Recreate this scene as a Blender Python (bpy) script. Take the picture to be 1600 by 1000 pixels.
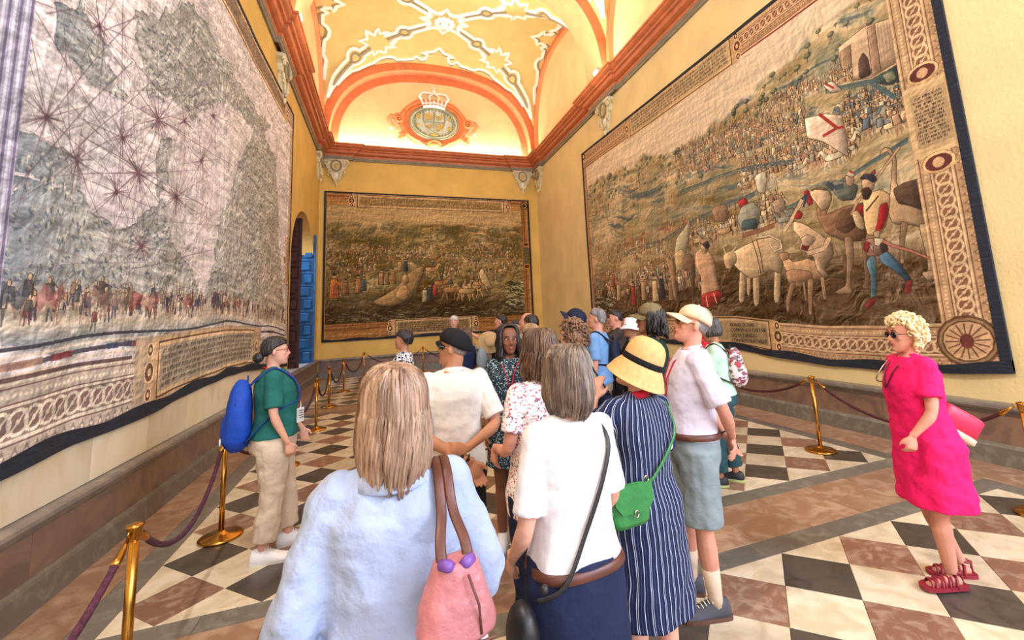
import bpy, math, random
import numpy as np
from mathutils import Vector, Matrix
random.seed(7)
rng = np.random.default_rng(7)
for o in list(bpy.data.objects):
    bpy.data.objects.remove(o)
scene = bpy.context.scene
COL = scene.collection

# ------------------------------------------------------------ camera
F_PX, PPX, PPY, CAM_H = 687.83, 845.68, 394.47, 1.75
YAW, PITCH, ROLL = 0.343307, 0.140831, -0.050078
def cam_axes():
    sy, cy, sp, cp = math.sin(YAW), math.cos(YAW), math.sin(PITCH), math.cos(PITCH)
    f = Vector((sy*cp, cy*cp, sp)); r = Vector((cy, -sy, 0)); u = r.cross(f)
    c, s = math.cos(ROLL), math.sin(ROLL)
    return r*c + u*s, u*c - r*s, f
CR, CU, CF = cam_axes()
cd = bpy.data.cameras.new('camera'); cam = bpy.data.objects.new('camera', cd); COL.objects.link(cam)
cd.sensor_width = 36; cd.lens = F_PX/1600*36
cd.shift_x = (800-PPX)/1600; cd.shift_y = (PPY-500)/1600
cd.clip_start = 0.05; cd.clip_end = 200
cam.matrix_world = Matrix(((CR.x, CU.x, -CF.x, 0), (CR.y, CU.y, -CF.y, 0), (CR.z, CU.z, -CF.z, CAM_H), (0, 0, 0, 1)))
scene.camera = cam

# ------------------------------------------------------------ room measures (metres)
XL, XR, YF, YB = -2.237, 6.0, 17.0, -4.0
CX, HA = (XL+XR)/2, (XR-XL)/2
ZS = 8.2                     # springing of the vaults
ZC = 7.74                    # underside of the cornice

# ------------------------------------------------------------ world and lights
world = bpy.data.worlds.new('world'); scene.world = world; world.use_nodes = True
bg = world.node_tree.nodes['Background']
bg.inputs[0].default_value = (0.80, 0.88, 1.0, 1); bg.inputs[1].default_value = 0.8
def area(name, loc, target, sx, sy, power, color):
    l = bpy.data.lights.new(name, 'AREA'); l.shape = 'RECTANGLE'; l.size = sx; l.size_y = sy
    l.energy = power; l.color = color
    o = bpy.data.objects.new(name, l); COL.objects.link(o); o.location = loc
    o.rotation_euler = (Vector(target)-Vector(loc)).to_track_quat('-Z', 'Y').to_euler()
    return o
WARM = (1.0, 0.91, 0.74)
# daylight from the tall windows of the right wall behind the viewer
area('window_light', (5.7, -2.2, 4.2), (-2.2, 4.2, 3.0), 3.0, 4.0, 620, (0.62, 0.76, 1.0))
area('window_light', (1.8, -3.9, 4.2), (1.8, 8, 2.0), 7.0, 5.0, 270, (0.97, 0.97, 1.0))
# floodlights on the cornice, washing the opposite tapestries
area('floodlight_beam', (XL+.46, 9.85, 8.40), (XR, 8.6, 2.2), .16, .16, 330, (1.0, 0.95, 0.87))
area('floodlight_beam', (XR-.46, 10.2, 8.40), (XL, 8.6, 2.2), .16, .16, 380, (1.0, 0.95, 0.87))
area('floodlight_beam', (XL+.62, 1.0, 8.42), (XR, 2.5, 1.6), .3, .3, 260, (1.0, 0.95, 0.88))  # unseen lamp without a housing, brightens the near end of the right wall
# warm cove strips lying on top of the cornice
for x, sx in ((XL+.24, 1), (XR-.24, -1)):
    area('cove_light', (x, 10.0, ZS+.09), (x+sx*.35, 10.0, 12), .16, 13.4, 250, WARM)
area('cove_light', (CX, YF-.26, ZS+.09), (CX, YF-.75, 12), 7.4, .16, 115, WARM)
scene.view_settings.view_transform = 'Standard'
scene.view_settings.look = 'None'
scene.view_settings.exposure = 0.56
scene.view_settings.gamma = 1.0
scene.view_settings.use_curve_mapping = False

# ------------------------------------------------------------ materials
MATS = {}
def lin(c):
    return tuple(((v/255)/12.92 if v/255 <= .04045 else (((v/255)+.055)/1.055)**2.4) for v in c)
def nt(m):
    m.use_nodes = True; t = m.node_tree; return t, t.nodes['Principled BSDF']
def mat(name, c, rough=.6, metal=0.0, vary=.12, scale=6.0, bump=0.0, bscale=60.0, c2=None, stretch=None, emit=None, spec=.5):
    """procedural material: base colour broken by noise, optional bump"""
    if name in MATS: return MATS[name]
    m = bpy.data.materials.new(name); t, b = nt(m); N, L = t.nodes, t.links
    tc = N.new('ShaderNodeTexCoord'); mp = N.new('ShaderNodeMapping')
    L.new(tc.outputs['Object'], mp.inputs[0])
    if stretch: mp.inputs['Scale'].default_value = stretch
    n = N.new('ShaderNodeTexNoise'); n.inputs['Scale'].default_value = scale; n.inputs['Detail'].default_value = 5
    L.new(mp.outputs[0], n.inputs['Vector'])
    r = N.new('ShaderNodeValToRGB'); L.new(n.outputs[0], r.inputs[0])
    a = lin(c); d = lin(c2) if c2 else tuple(v*(1-vary*2.2) for v in a); e = a if c2 else tuple(min(1, v*(1+vary)) for v in a)
    r.color_ramp.elements[0].position = .3; r.color_ramp.elements[1].position = .7
    r.color_ramp.elements[0].color = (*d, 1); r.color_ramp.elements[1].color = (*e, 1)
    L.new(r.outputs[0], b.inputs['Base Color'])
    b.inputs['Roughness'].default_value = rough; b.inputs['Metallic'].default_value = metal
    b.inputs['Specular IOR Level'].default_value = spec
    if bump:
        n2 = N.new('ShaderNodeTexNoise'); n2.inputs['Scale'].default_value = bscale; n2.inputs['Detail'].default_value = 3
        L.new(mp.outputs[0], n2.inputs['Vector'])
        bp = N.new('ShaderNodeBump'); bp.inputs['Strength'].default_value = bump; bp.inputs['Distance'].default_value = .02
        L.new(n2.outputs[0], bp.inputs['Height']); L.new(bp.outputs[0], b.inputs['Normal'])
    if emit:
        b.inputs['Emission Color'].default_value = (*emit[:3], 1); b.inputs['Emission Strength'].default_value = emit[3]
    MATS[name] = m
    return m

M_wall = mat('yellow_plaster', (224, 186, 100), .75, vary=.06, scale=1.3, bump=.25, bscale=26)
M_wallR = mat('light_yellow_plaster', (230, 208, 154), .75, vary=.05, scale=1.3, bump=.25, bscale=26)
M_wall2 = mat('pale_yellow_plaster', (232, 210, 158), .75, vary=.06, scale=1.5, bump=.35, bscale=14)
M_vault = mat('vault_plaster', (216, 192, 126), .8, vary=.05, scale=2, bump=.2, bscale=30)
M_orange = mat('orange_paint', (222, 126, 78), .6, vary=.07, scale=3, bump=.12, bscale=20)
M_peach = mat('peach_paint', (240, 158, 112), .65, vary=.05, scale=3, bump=.2, bscale=22)
M_cornice = mat('terracotta_cornice', (200, 112, 68), .5, vary=.1, scale=5, bump=.1)
M_grey = mat('grey_stone', (142, 132, 112), .6, vary=.1, scale=6)
M_white = mat('white_stucco', (250, 247, 246), .6, vary=.03)
M_stgrey = mat('grey_stucco', (150, 138, 112), .7, vary=.05)
M_cream = mat('cream_stucco', (226, 214, 176), .65, vary=.08, scale=12)
M_gold = mat('dull_gold_paint', (204, 176, 96), .5, vary=.1)
M_sage = mat('sage_paint', (150, 156, 122), .6, vary=.08)

def marble(name, base, vein, rough=.25, scale=2.2, amount=.5, dist=1.2):
    m = bpy.data.materials.new(name); t, b = nt(m); N, L = t.nodes, t.links
    tc = N.new('ShaderNodeTexCoord'); oi = N.new('ShaderNodeObjectInfo')
    ad = N.new('ShaderNodeVectorMath'); ad.operation = 'MULTIPLY_ADD'
    co = N.new('ShaderNodeCombineXYZ'); L.new(oi.outputs['Random'], co.inputs[0]); L.new(oi.outputs['Random'], co.inputs[1])
    ad.inputs[1].default_value = (37, 53, 1)
    L.new(co.outputs[0], ad.inputs[0]); L.new(tc.outputs['Object'], ad.inputs[2])
    n = N.new('ShaderNodeTexNoise'); n.inputs['Scale'].default_value = scale; n.inputs['Detail'].default_value = 8
    n.inputs['Distortion'].default_value = dist; L.new(ad.outputs[0], n.inputs['Vector'])
    r = N.new('ShaderNodeValToRGB'); e = r.color_ramp.elements
    e[0].position = .35; e[0].color = (*lin(vein), 1); e[1].position = .35+amount*.5; e[1].color = (*lin(base), 1)
    L.new(n.outputs[0], r.inputs[0])
    hs = N.new('ShaderNodeHueSaturation'); mr = N.new('ShaderNodeMapRange'); L.new(oi.outputs['Random'], mr.inputs[0])
    mr.inputs[3].default_value = .86; mr.inputs[4].default_value = 1.1; L.new(mr.outputs[0], hs.inputs['Value'])
    L.new(r.outputs[0], hs.inputs['Color']); L.new(hs.outputs[0], b.inputs['Base Color'])
    b.inputs['Roughness'].default_value = rough
    MATS[name] = m
    return m
M_tcream = marble('cream_marble', (222, 206, 180), (198, 180, 148), .28, 5, .5)
M_tdark = marble('dark_slate', (80, 72, 64), (64, 58, 52), .3, 6, .4)
M_trust = marble('rust_marble', (136, 98, 78), (164, 136, 116), .28, 7, .35, 2)
M_bgrey = marble('grey_marble', (112, 106, 96), (132, 126, 114), .3, 5, .3, 2)
M_brust = marble('red_brown_marble', (150, 114, 88), (176, 146, 120), .28, 4, .4, 2)
M_dado = marble('dado_marble', (140, 110, 92), (112, 92, 82), .3, 2.2, .5, 2.5)
M_ledge = marble('ledge_marble', (118, 110, 104), (146, 134, 120), .3, 3, .4, 1.5)
M_slab = marble('cream_slab', (234, 220, 190), (224, 204, 164), .5, 2, .5)
M_grout = mat('grout', (92, 82, 70), .9)

# ------------------------------------------------------------ mesh helpers
class MB:
    def __init__(s): s.v = []; s.f = []; s.mi = []; s.cur = 0; s.sm = []
    def add(s, vs, fs, smooth=True):
        o = len(s.v); s.v += [tuple(p) for p in vs]
        for f in fs: s.f.append([o+i for i in f]); s.mi.append(s.cur); s.sm.append(smooth)
    def box(s, a, b, M=None):
        x0, y0, z0 = a; x1, y1, z1 = b
        vs = [Vector(p) for p in ((x0,y0,z0),(x1,y0,z0),(x1,y1,z0),(x0,y1,z0),(x0,y0,z1),(x1,y0,z1),(x1,y1,z1),(x0,y1,z1))]
        if M: vs = [M @ p for p in vs]
        s.add(vs, [(0,3,2,1),(4,5,6,7),(0,1,5,4),(1,2,6,5),(2,3,7,6),(3,0,4,7)], False)
    def grid(s, rows, close_u=False, caps=False, smooth=True):
        """rows: list of equal-length rings"""
        n = len(rows[0]); vs = [p for r in rows for p in r]; fs = []
        m = n if close_u else n-1
        for i in range(len(rows)-1):
            for j in range(m):
                k = (j+1) % n
                fs.append((i*n+j, i*n+k, (i+1)*n+k, (i+1)*n+j))
        s.add(vs, fs, smooth)
        if caps:
            o = len(s.v)-len(vs)
            for base, ring, flip in ((0, rows[0], True), ((len(rows)-1)*n, rows[-1], False)):
                c = sum((Vector(p) for p in ring), Vector())/n
                s.v.append(tuple(c)); ci = len(s.v)-1
                for j in range(n):
                    k = (j+1) % n
                    f = [ci, o+base+j, o+base+k]
                    if flip: f.reverse()
                    s.f.append(f); s.mi.append(s.cur); s.sm.append(smooth)
    def ell(s, c, r, M=None, nu=14, nv=9, zmin=-1):
        rows = []
        for i in range(nv+1):
            a = math.asin(max(zmin, -1)) + (math.pi/2-math.asin(max(zmin, -1)))*i/nv
            a = min(max(a, -math.pi/2+.02), math.pi/2-.02)
            ring = []
            for j in range(nu):
                b = 2*math.pi*j/nu
                p = Vector((r[0]*math.cos(a)*math.cos(b), r[1]*math.cos(a)*math.sin(b), r[2]*math.sin(a)))
                if M: p = M @ p
                ring.append(p+Vector(c))
            rows.append(ring)
        s.grid(rows, True, True)
    def tube(s, pts, rad, n=8, flat=None, up=None, caps=True, smooth=True):
        """tube through pts with radii; flat=(a,b) squashes the section; up = hint for the section's first axis"""
        pts = [Vector(p) for p in pts]
        if not hasattr(rad, '__len__'): rad = [rad]*len(pts)
        rows = []; prev = None
        for i, p in enumerate(pts):
            d = (pts[min(i+1, len(pts)-1)]-pts[max(i-1, 0)])
            d = d.normalized() if d.length > 1e-9 else Vector((0, 0, 1))
            if prev is None:
                h = Vector(up) if up is not None else (Vector((0, 0, 1)) if abs(d.z) < .9 else Vector((1, 0, 0)))
            else: h = prev
            a = (h-d*h.dot(d))
            if a.length < 1e-6: a = d.orthogonal()
            a.normalize(); b = d.cross(a); prev = a
            fa, fb = flat if flat else (1, 1)
            rows.append([p+a*(rad[i]*fa*math.cos(2*math.pi*k/n))+b*(rad[i]*fb*math.sin(2*math.pi*k/n)) for k in range(n)])
        s.grid(rows, True, caps, smooth)
    def lathe(s, prof, c=(0, 0, 0), n=20, M=None):
        rows = []
        for r, z in prof:
            ring = [Vector((max(r, 1e-4)*math.cos(2*math.pi*k/n), max(r, 1e-4)*math.sin(2*math.pi*k/n), z)) for k in range(n)]
            if M: ring = [M @ p for p in ring]
            rows.append([p+Vector(c) for p in ring])
        s.grid(rows, True, True)
    def prism(s, poly, fn, t0, t1):
        """extrude 2D polygon; fn(u,v,t) -> 3D"""
        n = len(poly)
        a = [fn(u, v, t0) for u, v in poly]; b = [fn(u, v, t1) for u, v in poly]
        s.add(a+b, [tuple(range(n))[::-1], tuple(range(n, 2*n))]+[(i, (i+1) % n, n+(i+1) % n, n+i) for i in range(n)], False)
    def mesh(s, name, mats):
        me = bpy.data.meshes.new(name); me.from_pydata(s.v, [], s.f)
        if not isinstance(mats, (list, tuple)): mats = [mats]
        for m in mats: me.materials.append(m)
        me.polygons.foreach_set('material_index', s.mi); me.polygons.foreach_set('use_smooth', s.sm)
        me.update(); return me
    def build(s, name, mats, parent=None, **kw):
        return link(name, s.mesh(name, mats), parent, **kw)
def link(name, me, parent=None, label=None, cat=None, group=None, kind=None, loc=None, rot=None):
    o = bpy.data.objects.new(name, me); COL.objects.link(o)
    if parent is not None: o.parent = parent
    if loc is not None: o.location = loc
    if rot is not None: o.rotation_euler = rot
    if label: o['label'] = label
    if cat: o['category'] = cat
    if group: o['group'] = group
    if kind: o['kind'] = kind
    return o
def empty(name, loc, rz, label, cat, group=None, kind=None):
    return link(name, None, None, label, cat, group, kind, loc, (0, 0, rz))
# ============================================================ floor
D = 0.5667; TL = D/math.sqrt(2)                # tile diagonal and side
FX0, FX1 = -1.608, 5.192
floor = MB(); floor.box((XL-1.2, YB, -.06), (XR+.4, YF+.4, -.012)); floor = floor.build('floor', M_grout, kind='structure')
def clip_poly(poly, x0, x1, y0, y1):
    def cut(pl, ax, v, keep):
        out = []
        for i in range(len(pl)):
            a, b = pl[i], pl[(i+1) % len(pl)]
            ia, ib = (a[ax]-v)*keep >= -1e-9, (b[ax]-v)*keep >= -1e-9
            if ia: out.append(a)
            if ia != ib:
                t = (v-a[ax])/(b[ax]-a[ax]); out.append((a[0]+(b[0]-a[0])*t, a[1]+(b[1]-a[1])*t))
        return out
    for ax, v, k in ((0, x0, 1), (0, x1, -1), (1, y0, 1), (1, y1, -1)):
        poly = cut(poly, ax, v, k)
        if len(poly) < 3: return None
    return poly
cells = []
for (y0, y1, ybase) in ((3.60, 10.117, 3.60), (-3.9, 2.66, 2.66), (11.05, 16.45, 11.05)):
    s = 1 if ybase == y0 else -1
    nmax = int((y1-y0)/D*2)+3
    for bj in range(0, nmax):                   # rows of centres every half diagonal
        yc = ybase + s*bj*D/2
        for ai in range(-2, 26):
            if bj % 2 == 0: xc = -0.758 + (ai-2)*D + D/2; kind = 'c'
            if bj % 2 == 1: xc = -0.758 + (ai-2)*D; kind = 'dr'[((ai-2)+(bj-1)//2) % 2]
            h = D/2-.0016
            poly = clip_poly([(xc-h, yc), (xc, yc-h), (xc+h, yc), (xc, yc+h)], FX0+.001, FX1-.001, y0+.001, y1-.001)
            if not poly: continue
            if abs(sum(poly[i][0]*poly[(i+1) % len(poly)][1]-poly[(i+1) % len(poly)][0]*poly[i][1] for i in range(len(poly)))) < .01: continue
            cells.append((xc, yc, kind, poly, h))
def proj_px(x, y, z):
    d = Vector((x, y, z-CAM_H)); w = d.dot(CF)
    if w < .05: return None
    return PPX+F_PX*d.dot(CR)/w, PPY-F_PX*d.dot(CU)/w, w
def tile_mesh(poly, cx, cy, m, nm):
    b = MB(); n = len(poly); q = [(x-cx, y-cy) for x, y in poly]
    mx = sum(p[0] for p in q)/n; my = sum(p[1] for p in q)/n
    inn = [(x+(mx-x)*.012, y+(my-y)*.012) for x, y in q]
    vs = [(x, y, -.013) for x, y in q]+[(x, y, -.0015) for x, y in q]+[(x, y, 0) for x, y in inn]
    b.add(vs, [tuple(range(2*n, 3*n))]+[(k*n+i, k*n+(i+1) % n, (k+1)*n+(i+1) % n, (k+1)*n+i) for k in (0, 1) for i in range(n)], False)
    return b.mesh(nm, m)
KM = {'c': M_tcream, 'd': M_tdark, 'r': M_trust}
full = {}
vis = []
rest = {'c': MB(), 'd': MB(), 'r': MB()}
for c in cells:
    p = proj_px(c[0], c[1], 0)
    ok = p and -80 < p[0] < 1680 and p[1] < 1080
    vis.append((p[2] if ok else 1e3+abs(c[1]), c))
vis.sort(key=lambda t: t[0])
tile_count = 0
for i, (w_, c) in enumerate(vis):
    xc, yc, kind, poly, h = c
    if i < 296 and w_ < 900:
        if len(poly) == 4 and abs(poly[2][0]-poly[0][0]-2*h) < 1e-6 and abs(poly[3][1]-poly[1][1]-2*h) < 1e-6:
            if kind not in full: full[kind] = tile_mesh(poly, xc, yc, KM[kind], 'floor_tile')
            me = full[kind]
        else: me = tile_mesh(poly, xc, yc, KM[kind], 'floor_tile')
        link('floor_tile', me, floor, loc=(xc, yc, 0)); tile_count += 1
    else:
        n = len(poly)
        rest[kind].add([(x, y, -.012) for x, y in poly]+[(x, y, 0) for x, y in poly], [tuple(range(n, 2*n))]+[(k, (k+1) % n, n+(k+1) % n, n+k) for k in range(n)], False)
for k in rest:
    if rest[k].v: rest[k].build('floor_tiling', KM[k], floor, kind='stuff')
def slab(x0, y0, x1, y1, m, nm, z=0.0, g=.0015):
    b = MB(); cx, cy = (x0+x1)/2, (y0+y1)/2; hx, hy = abs(x1-x0)/2-g, abs(y1-y0)/2-g
    b.box((-hx, -hy, -.013), (hx, hy, -.001)); b.add([(-hx+.003, -hy+.003, z), (hx-.003, -hy+.003, z), (hx-.003, hy-.003, z), (-hx+.003, hy-.003, z),
        (-hx, -hy, -.001), (hx, -hy, -.001), (hx, hy, -.001), (-hx, hy, -.001)], [(0,1,2,3),(4,5,1,0),(5,6,2,1),(6,7,3,2),(7,4,0,3)], False)
    link(nm, b.mesh(nm, m), floor, loc=(cx, cy, 0))
def run(a0, a1, step):
    n = max(1, round((a1-a0)/step)); return [(a0+(a1-a0)*i/n, a0+(a1-a0)*(i+1)/n) for i in range(n)]
# cross bands
for (y0, y1) in ((2.66, 3.60), (10.117, 11.05)):
    for a, b in run(FX0-.19, FX1+.19, .75):
        slab(a, y0, b, y0+.185, M_bgrey, 'band_slab'); slab(a, y1-.185, b, y1, M_bgrey, 'band_slab')
    for a, b in run(FX0-.19, FX1+.19, .57):
        slab(a, y0+.185, b, (y0+y1)/2, M_brust, 'band_slab'); slab(a, (y0+y1)/2, b, y1-.185, M_brust, 'band_slab')
# side borders
for (y0, y1) in ((-3.9, 2.66), (3.60, 10.117), (11.05, 16.45)):
    for a, b in run(y0, y1, .9):
        slab(FX0-.19, a, FX0, b, M_bgrey, 'border_slab'); slab(FX1, a, FX1+.19, b, M_bgrey, 'border_slab')
for a, b in run(-3.9, YF-.08, .8):
    slab(XL+.08, a, FX0-.19, b, M_brust, 'border_slab'); slab(FX1+.19, a, XR-.08, b, M_brust, 'border_slab')
for a, b in run(FX0-.19, FX1+.19, .9): slab(a, 16.45, b, YF-.08, M_brust, 'border_slab')

# ============================================================ walls
DY0, DY1, DZ0, DSP = 12.35, 16.05, .56, 3.55     # arched opening in the left wall (sill, springing)
ZTOP = 12.3
def wall_left():
    b = MB(); T = .55
    # polygonal wall with arched hole, as strips
    yc, hw, hh = (DY0+DY1)/2, (DY1-DY0)/2, 5.05-DSP
    b.box((XL-T, YB, 0), (XL, DY0, ZTOP)); b.box((XL-T, DY1, 0), (XL, YF+T, ZTOP)); b.box((XL-T, DY0, 0), (XL, DY1, DZ0))
    n = 28; arc = [(yc-hw*math.cos(math.pi*i/n), DSP+hh*math.sin(math.pi*i/n)) for i in range(n+1)]
    for i in range(n):
        (ya, za), (yb, zb) = arc[i], arc[i+1]
        vs = [(XL, ya, za), (XL, yb, zb), (XL, yb, ZTOP), (XL, ya, ZTOP), (XL-T, ya, za), (XL-T, yb, zb)]
        b.add(vs, [(0,1,2,3), (1,0,4,5)], False)
    return b.build('wall_left', [M_wall], kind='structure')
WL = wall_left()
b = MB(); b.box((XR, YB, 0), (XR+.5, YF+.5, ZTOP)); WR = b.build('wall_right', M_wallR, kind='structure')
b = MB(); b.box((XL-.5, YF, 0), (XR+.5, YF+.5, ZTOP)); WF = b.build('wall_far', M_wall, kind='structure')
# the side room seen through the arch
M_pink = mat('rosy_plaster', (206, 150, 120), .8)
b = MB(); b.box((XL-2.4, DY0-1, 0), (XL-2.3, DY1+1, 6)); b.box((XL-2.4, DY1+.6, 0), (XL-.55, DY1+.7, 6)); b.box((XL-2.4, DY0-1, 6), (XL-.5, DY1+1, 6.1)); b.box((XL-2.4, DY0-1, 0), (XL-.55, DY1+1, .5)); b.box((XL-2.4, DY0-1.1, 0), (XL-.55, DY0-1, 6))
b.build('wall_side_room', M_pink, kind='structure')
b = MB(); b.box((XL-.6, DY0+.02, DZ0), (XL+.04, DY1-.02, DZ0+.05)); b.build('trim_1', mat('pale_sill_marble', (214, 222, 236), .3), kind='structure')

# ---- lunette fields, dado, slabs
def dado(name, fn, L0, L1, length_step, slabs=True):
    """fn(s, d, z): s along the wall, d out of the wall"""
    root = MB()
    root.prism([(0, 0), (0, .60), (.01, .60), (.01, 0)], lambda u, v, t: fn(t, u, v), L0, L1)
    r = root.build(name, M_dado, kind='structure')
    for a, c in run(L0, L1, length_step):
        b = MB(); b.prism([(0, .20), (.05, .20), (.05, .52), (0, .52)], lambda u, v, t: fn(t, u, v), a+.002, c-.002)
        b.build('marble_panel', M_dado, r)
    for a, c in run(L0, L1, length_step*1.15):
        b = MB(); b.prism([(0, .02), (0, .0), (.085, .0), (.085, .18), (.075, .20), (.055, .215), (0, .215)], lambda u, v, t: fn(t, u, v), a+.001, c-.001)
        b.build('plinth_slab', M_bgrey, r)
        b = MB(); b.prism([(0, .50), (.055, .50), (.07, .52), (.075, .54), (.10, .55), (.115, .575), (.11, .60), (.09, .615), (0, .625)], lambda u, v, t: fn(t, u, v), a+.001, c-.001)
        b.build('ledge_stone', M_ledge, r)
    return r
dado('baseboard_left', lambda s, d, z: (XL+d, s, z), YB, YF, 1.6)
dado('baseboard_right', lambda s, d, z: (XR-d, s, z), YB, YF, 1.6)
dado('baseboard_far', lambda s, d, z: (s, YF-d, z), XL+.1, XR-.1, 1.6)
# pale slabs between ledge and left tapestry
b = MB(); b.box((XL, 1.1, .62), (XL+.010, 11.9, 1.2)); b.build('slab_backing', M_grout, WL)
for a, c in run(1.1, 11.9, .93):
    b = MB(); b.box((XL, a+.007, .626), (XL+.026, c-.007, 1.22)); b.build('wall_slab', M_slab, WL)

# ---- cornice
def sweep(path, prof, inward):
    """path: 2D pts along the room side; inward(sign): which side is the room"""
    rows = []
    n = len(path); P = [Vector(p) for p in path]
    for i in range(n):
        d0 = (P[i]-P[i-1]).normalized() if i > 0 else (P[1]-P[0]).normalized()
        d1 = (P[i+1]-P[i]).normalized() if i < n-1 else d0
        n0 = Vector((d0.y, -d0.x))*inward; n1 = Vector((d1.y, -d1.x))*inward
        m = (n0+n1); m = m/ max(.3, (1+n0.dot(n1))) 
        rows.append([(P[i].x+m.x*u, P[i].y+m.y*u, z) for u, z in prof])
    return rows
PROF_O = [(.0, 7.84), (.09, 7.84), (.10, 7.90), (.15, 7.91), (.21, 7.94), (.23, 8.0), (.24, 8.02), (.30, 8.03), (.32, 8.07), (.37, 8.09), (.41, 8.12), (.42, 8.16), (.45, 8.17), (.45, 8.22), (.38, 8.23), (0.0, 8.23)]
PROF_G = [(.0, 7.72), (.05, 7.72), (.06, 7.76), (.085, 7.78), (.085, 7.84), (0, 7.84)]
r_ = .09
pathc = [(XL, YB), (XL, 9.86), (XL+r_, 9.86), (XL+r_, 11.28), (XL, 11.28), (XL, 16.0), (XL+r_, 16.0), (XL+r_, YF-r_), (XL+1.05, YF-r_), (XL+1.05, YF),
         (XR-1.05, YF), (XR-1.05, YF-r_), (XR-r_, YF-r_), (XR-r_, 16.0), (XR, 16.0), (XR, 11.28), (XR-r_, 11.28), (XR-r_, 9.86), (XR, 9.86), (XR, YB)]
b = MB(); b.grid(sweep(pathc, PROF_O, 1), smooth=False); CORN = b.build('trim_2', M_cornice, kind='structure')
b = MB(); b.grid(sweep(pathc, PROF_G, 1), smooth=False); b.build('grey_fillet', M_grey, CORN)

# ============================================================ vaults
NV, RT = 2.5, 3.55
def sup(u, n=NV): return max(0.0, 1-abs(u)**n)**(1/n)
BAYS = [(11.05, 16.60), (3.60, 10.12), (-4.0, 2.67)]
def zT(x): return RT*sup((x-CX)/HA)
def vz(x, y, bay):
    yc, B = (bay[0]+bay[1])/2, (bay[1]-bay[0])/2
    return ZS+max(zT(x), RT*sup((y-yc)/B))
b = MB(); NA = 22
ang = [math.pi/2*i/NA for i in range(NA+1)]
us = [-(math.cos(a)**(2/NV)) for a in ang]+[math.cos(a)**(2/NV) for a in ang[::-1]][1:]
vs_ = [math.sin(a)**(2/NV) for a in ang]; vs_ = vs_+vs_[::-1][1:]
for bay in BAYS:
    yc, B = (bay[0]+bay[1])/2, (bay[1]-bay[0])/2
    b.grid([[(CX+u*HA, yc+w*B, ZS+RT*max(vs_[i], vs_[j])) for i, u in enumerate(us)] for j, w in enumerate(us)], smooth=True)
CEIL = b.build('ceiling', M_vault, kind='structure')
# roof slab above so that no outside light leaks in
b = MB(); b.box((XL-.6, YB, 12.3), (XR+.6, YF+.6, 12.5)); b.build('ceiling_top', M_vault, CEIL)
def arch_band(cx, half, rise, t, fn, w0, w1, name, parent=None, n=48, zs=ZS, mside=M_orange, msof=M_peach, exp=NV):
    """arch ring: fn(u, z, w) -> 3D, thickness t inwards, from w0 to w1"""
    b = MB(); A = [math.pi*i/n for i in range(n+1)]
    def pt(r1, r2, a):
        c, s = math.cos(a), math.sin(a)
        return cx+r1*math.copysign(abs(c)**(2/exp), c), zs+r2*abs(s)**(2/exp)
    O = [pt(half, rise, a) for a in A]; I = [pt(half-t, rise-t, a) for a in A]
    b.cur = 0
    b.grid([[fn(*p, w0) for p in O], [fn(*p, w0) for p in I]], smooth=False)
    b.grid([[fn(*p, w1) for p in I], [fn(*p, w1) for p in O]], smooth=False)
    b.cur = 1
    b.grid([[fn(*p, w0) for p in I], [fn(*p, w1) for p in I]])
    return b.build(name, [mside, msof], parent, kind=None if parent else 'structure')
for i, (w0, w1) in enumerate(((10.12, 11.05), (2.67, 3.60))):
    arch_band(CX, HA+.02, RT+.02, .34, lambda u, z, w: (u, w, z), w0, w1, 'trim_%d' % (3+i))
arch_band(CX, HA, RT, .30, lambda u, z, w: (u, w, z), 16.55, YF, 'trim_5')
arch_band(CX, HA-.30, RT-.30, .27, lambda u, z, w: (u, w, z), 16.95, YF, 'trim_6', msof=M_orange)
k = 7
for bay in BAYS[:2]:
    yc, B = (bay[0]+bay[1])/2, (bay[1]-bay[0])/2
    for xw, s in ((XL, 1), (XR, -1)):
        arch_band(yc, B, RT, .17, lambda u, z, w, xw=xw, s=s: (xw+s*w, u, z), .16, 0, 'trim_%d' % k, n=40); k += 1
# pale upper wall fields inside the lunettes
def lun(cx, half, rise, fn, parent):
    b = MB(); n = 36; pts = [(cx+half*math.copysign(abs(math.cos(math.pi*i/n))**(2/NV), math.cos(math.pi*i/n)), ZS+rise*abs(math.sin(math.pi*i/n))**(2/NV)) for i in range(n+1)]
    pts = pts[::-1]
    b.prism([(cx-half, ZS-.1)]+pts+[(cx+half, ZS-.1)], fn, .0, .02); b.build('lunette_panel', M_wall2, parent)
lun(CX, HA-.5, RT-.5, lambda u, z, t: (u, YF-t, z), WF)
for bay in BAYS[:2]:
    yc, B = (bay[0]+bay[1])/2, (bay[1]-bay[0])/2
    lun(yc, B-.15, RT-.15, lambda u, z, t: (XL+t, u, z), WL); lun(yc, B-.15, RT-.15, lambda u, z, t: (XR-t, u, z), WR)

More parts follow.
